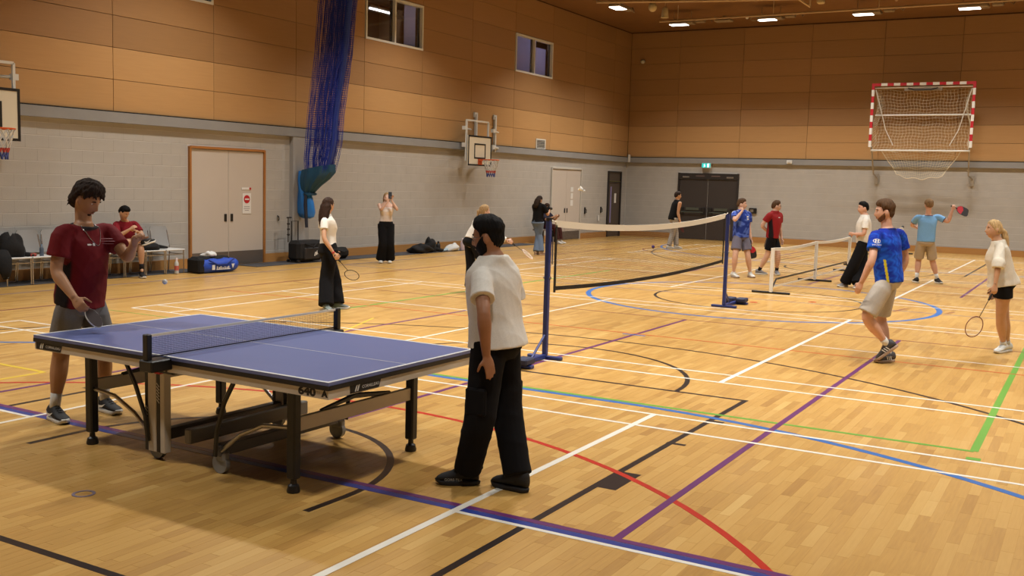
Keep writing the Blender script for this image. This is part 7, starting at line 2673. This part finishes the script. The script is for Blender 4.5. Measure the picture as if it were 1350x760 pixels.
p.top('sports_shirt', C_vcol, sleeve=.62, hem=-.12, clear=.014, colour=p11col, amp=.004)
p.bottoms('shorts', C_black, 'shorts', to=.72, rad=(.060, .060), clear=.012)
p.socks(K_black, .10)
p.shoes(S_grey, SO_white)
p.hair('short', H_brown)
gl_ = MB()
for s in (-1, 1):
    gl_.tube([tuple(p.hl((EYE_X + .012, s * .032 + .022 * math.cos(t), .008 + .017 * math.sin(t)))) for t in np.linspace(0, 2 * PI, 15)[:-1]], .0028, 5, closed=True)
    gl_.tube([tuple(p.hl((EYE_X + .010, s * .055, .012))), tuple(p.hl((-.018, s * .083, .008)))], .0025, 5)
p.puts(gl_, 'glasses', M_blackm, False)
f3, l3 = p.fc, p.lc
ch = p.J['pelvis'] + (p.J['neck'] - p.J['pelvis']) * .78
p.decal(p.top_me, MB().box((0, 0, 0), (.06, .014, .001)), tuple(ch + f3 * .3 - l3 * .02), tuple(l3), (0, 0, 1), 'chest_mark', M_decal_w, p.root, tuple(-f3))
g = p.grip['R']
paddle('thin dark paddle held against the hip of the boy with glasses', tuple(g[0]), (-.12, .22, -.95), (.9, .5, 0), MATS['paddle_black'], mat('paddle_brown', rgb(70, 50, 36), 0.5))

# 12 ------------------------------------------------- man in white t-shirt behind the blue jersey
p = person('p12', 'dark haired man in white t-shirt and wide black trousers beside the low net', skin='rosy', covered=True, voxel=0.0105)
p.top('t_shirt', C_white, sleeve=.62, hem=-.01, clear=.016, amp=.004)
p.bottoms('wide_trousers', C_black, 'trousers', to=.98, rad=(.066, .062, .066), clear=.014, amp=.005)
p.shoes(S_grey, SO_white)
p.hair('short', H_black)

# 13 ------------------------------------------------- player in the blue jersey
p = person('p13', 'man with short brown hair in bright blue football jersey and light grey shorts, stepping', skin='rosy', voxel=0.0075,
           hands={'L': dict(curl=.35), 'R': dict(curl=.4)})


def p13col(V, N):
    f, l, u = p.local(V)
    q = (l * 46 + 1.4 * np.abs(((u * 13 + f * 8) % 2) - 1)) % 2
    m = smstep(.6, 1.4, np.abs(q - 1) * 2)
    rs = np.random.RandomState(9)
    n = sum(np.sin(V @ (rs.normal(size=3) * 28) + rs.rand() * 6) for _ in range(5))
    m = np.clip(m * .45 + .17 * n + .2, 0, 1) * (u < .98)
    c = NP(rgb(16, 44, 150)[:3]) * (1 - m[:, None]) + NP(rgb(30, 92, 206)[:3]) * m[:, None]
    # yellow stripe on the left flank
    ys = (np.abs(l - .115) < .10) * (l > 0.08) * (np.abs(f + 0.01) < .014) * (u < .42)
    for k in 'LR':
        t, d = p.armfrac(V, k)
        ys = ys * (1 - ((t > .1) & (t < 1.0) & (d < .06)))
    nk = smstep(1.02, 1.035, u) * (np.abs(l) < .09)
    c = c * (1 - nk[:, None]) + NP(rgb(14, 26, 90)[:3]) * nk[:, None]
    return c * (1 - ys[:, None]) + NP(rgb(214, 196, 40)[:3]) * ys[:, None]


p.top('football_jersey', C_vcol, sleeve=.60, hem=-.06, clear=.020, colour=p13col, amp=.007, srad=(.040, .043))
p.bottoms('shorts', cloth('light_grey', rgb(184, 174, 162)), 'shorts', to=.90, rad=(.064, .062), clear=.014, amp=.006)
p.socks(K_white, .09)
p.shoes(mat('shoe_charcoal', rgb(64, 62, 64), 0.6), SO_gum, M_white, pitch={'L': .72}, decal=stripes3, mlace=S_white)
p.hair('fade', H_brown)
p.beard('stubble', hair_mat('stubble_brown', rgb(120, 84, 60)))
# sleeve badge: slanted H in an oval with the maker's word under it
a, e_ = p.J['shL'], p.J['elL']
ax = unit(e_ - a)
cpos = a + (e_ - a) * .30
out = unit(NP([-.80, -.48, .0]))
bx = unit(np.cross([0, 0, 1.], out))
mk = MB()
for t0 in range(24):
    t1, t2 = 2 * PI * t0 / 24, 2 * PI * (t0 + 1) / 24
    mk.add([(.042 * math.cos(t1), .024 * math.sin(t1) + .018, 0), (.042 * math.cos(t2), .024 * math.sin(t2) + .018, 0), (.036 * math.cos(t2), .019 * math.sin(t2) + .018, 0), (.036 * math.cos(t1), .019 * math.sin(t1) + .018, 0)], [(0, 3, 2, 1)])
for x in (-.018, .012):
    mk.add([(x - .008, .002, 0), (x + .003, .002, 0), (x + .013, .035, 0), (x + .002, .035, 0)], [(0, 1, 2, 3)])
mk.add([(-.016, .014, 0), (.016, .018, 0), (.018, .025, 0), (-.014, .021, 0)], [(0, 1, 2, 3)])
lettering(mk, 'HYUNDAI', .023, Matrix.Translation((0, -.024, 0)), 1.1)
p.decal(p.top_me, mk, tuple(cpos + out * .3), tuple(bx), (0, 0, 1), 'sleeve_badge', M_decal_w, p.root, tuple(-out), .004)

# 14 ------------------------------------------------- player in light blue raising a paddle
p = person('p14', 'player in light blue t-shirt and beige shorts seen from behind, raising a paddle', skin='rosy', voxel=0.0105, hands={'R': dict(curl=.95, palm=(.6, .2, .3))})
LB = NP(rgb(124, 172, 216)[:3])


def p14col(V, N):
    f, l, u = p.local(V)
    m = smstep(1.03, 1.045, u) * (np.abs(l) < .085)
    for k in 'LR':
        t, d = p.armfrac(V, k)
        m = np.maximum(m, (t > .57) * (d < .11) * (np.abs(l) > .13))
    return LB * (1 - m[:, None]) + NP(rgb(80, 40, 60)[:3]) * m[:, None]


p.top('t_shirt', C_vcol, sleeve=.64, hem=-.02, clear=.018, colour=p14col, amp=.005)
p.bottoms('shorts', cloth('beige', rgb(176, 160, 138)), 'shorts', to=.88, rad=(.064, .060), clear=.012, amp=.005)
p.socks(K_white, .13)
p.shoes(S_black, SO_white)
p.hair('short', H_lbrown)
g = p.grip['R']
paddle('red and black paddle held out to the right against the far wall', tuple(g[0]), tuple(NP([10.977, -2.632, 1.577]) - NP([10.851, -2.415, 1.676])), (.3, .2, .8), MATS['paddle_red'], MATS['paddle_black'])

# 15 ------------------------------------------------- blonde woman at the right edge
p = person('p15', 'woman with blond ponytail in cream sweater and black shorts at the right edge', sex='f', skin='tan', voxel=0.0085,
           hands={'L': dict(curl=.95)})
p.top('sweater', cloth('cream', rgb(218, 206, 186)), long_to=.12, hem=-.06, clear=.022, wmin=lambda t: (.086 + .03 * max(0, .25 - t), .074 + .07 * max(0, .3 - t)), srad=(.042, .042), amp=.006)
p.bottoms('shorts', C_black, 'shorts', to=.34, rad=(.064, .064), clear=.012, amp=.004)
p.socks(K_white, .07)
p.shoes(S_white, SO_white)
p.hair('ponytail', H_blond, [(p.hl((-.10, 0, .00)), .026), (p.hl((-.135, 0, -.03)), .036), (p.hl((-.155, 0, -.11)), .042), (p.hl((-.17, 0, -.22)), .038), (p.hl((-.175, 0, -.33)), .026), (p.hl((-.17, 0, -.40)), .008)])
wb = p.J['wrL']
p.puts(MB().tube([tuple(wb - unit(wb - p.J['elL']) * .03), tuple(wb - unit(wb - p.J['elL']) * .01)], .0215, 12), 'black_watch', M_blackp)
g = p.grip['L']
badminton_racket('badminton racket with red brown frame held by the woman in the cream sweater', ('redbrown', rgb(120, 64, 52)), g[0], tuple(NP([.43, -3.954, .427]) - g[0]), (.30, -.5, .0))

# ----------------------------------------------------- seated player in maroon
p = person('seated', 'seated player in maroon shirt with one leg crossed, looking down at his hands', skin='tan', voxel=0.0085,
           hands={'R': dict(curl=.8), 'L': dict(curl=.8)})
p.top('sports_shirt', cloth('maroon', rgb(130, 24, 34)), sleeve=.66, hem=-.06, clear=.014, amp=.004)
p.bottoms('shorts', cloth('maroon_shorts', rgb(86, 24, 32)), 'shorts', to=.66, rad=(.060, .058), clear=.012)
p.socks(K_black, .10)
p.shoes(S_black, SO_white, M_white, pitch={'R': -.3}, decal=swoosh)
p.hair('short', H_black)
f3, l3 = p.fc, p.lc
ch = p.J['pelvis'] + (p.J['neck'] - p.J['pelvis']) * .75
p.decal(p.top_me, MB().box((0, 0, 0), (.04, .03, .001)), tuple(ch + f3 * .3 + l3 * .07), tuple(l3), (0, 0, 1), 'chest_crest', M_decal_w, p.root, tuple(-f3))
for me_ in [m_ for m_ in bpy.data.meshes if m_.users == 0]:
    bpy.data.meshes.remove(me_)
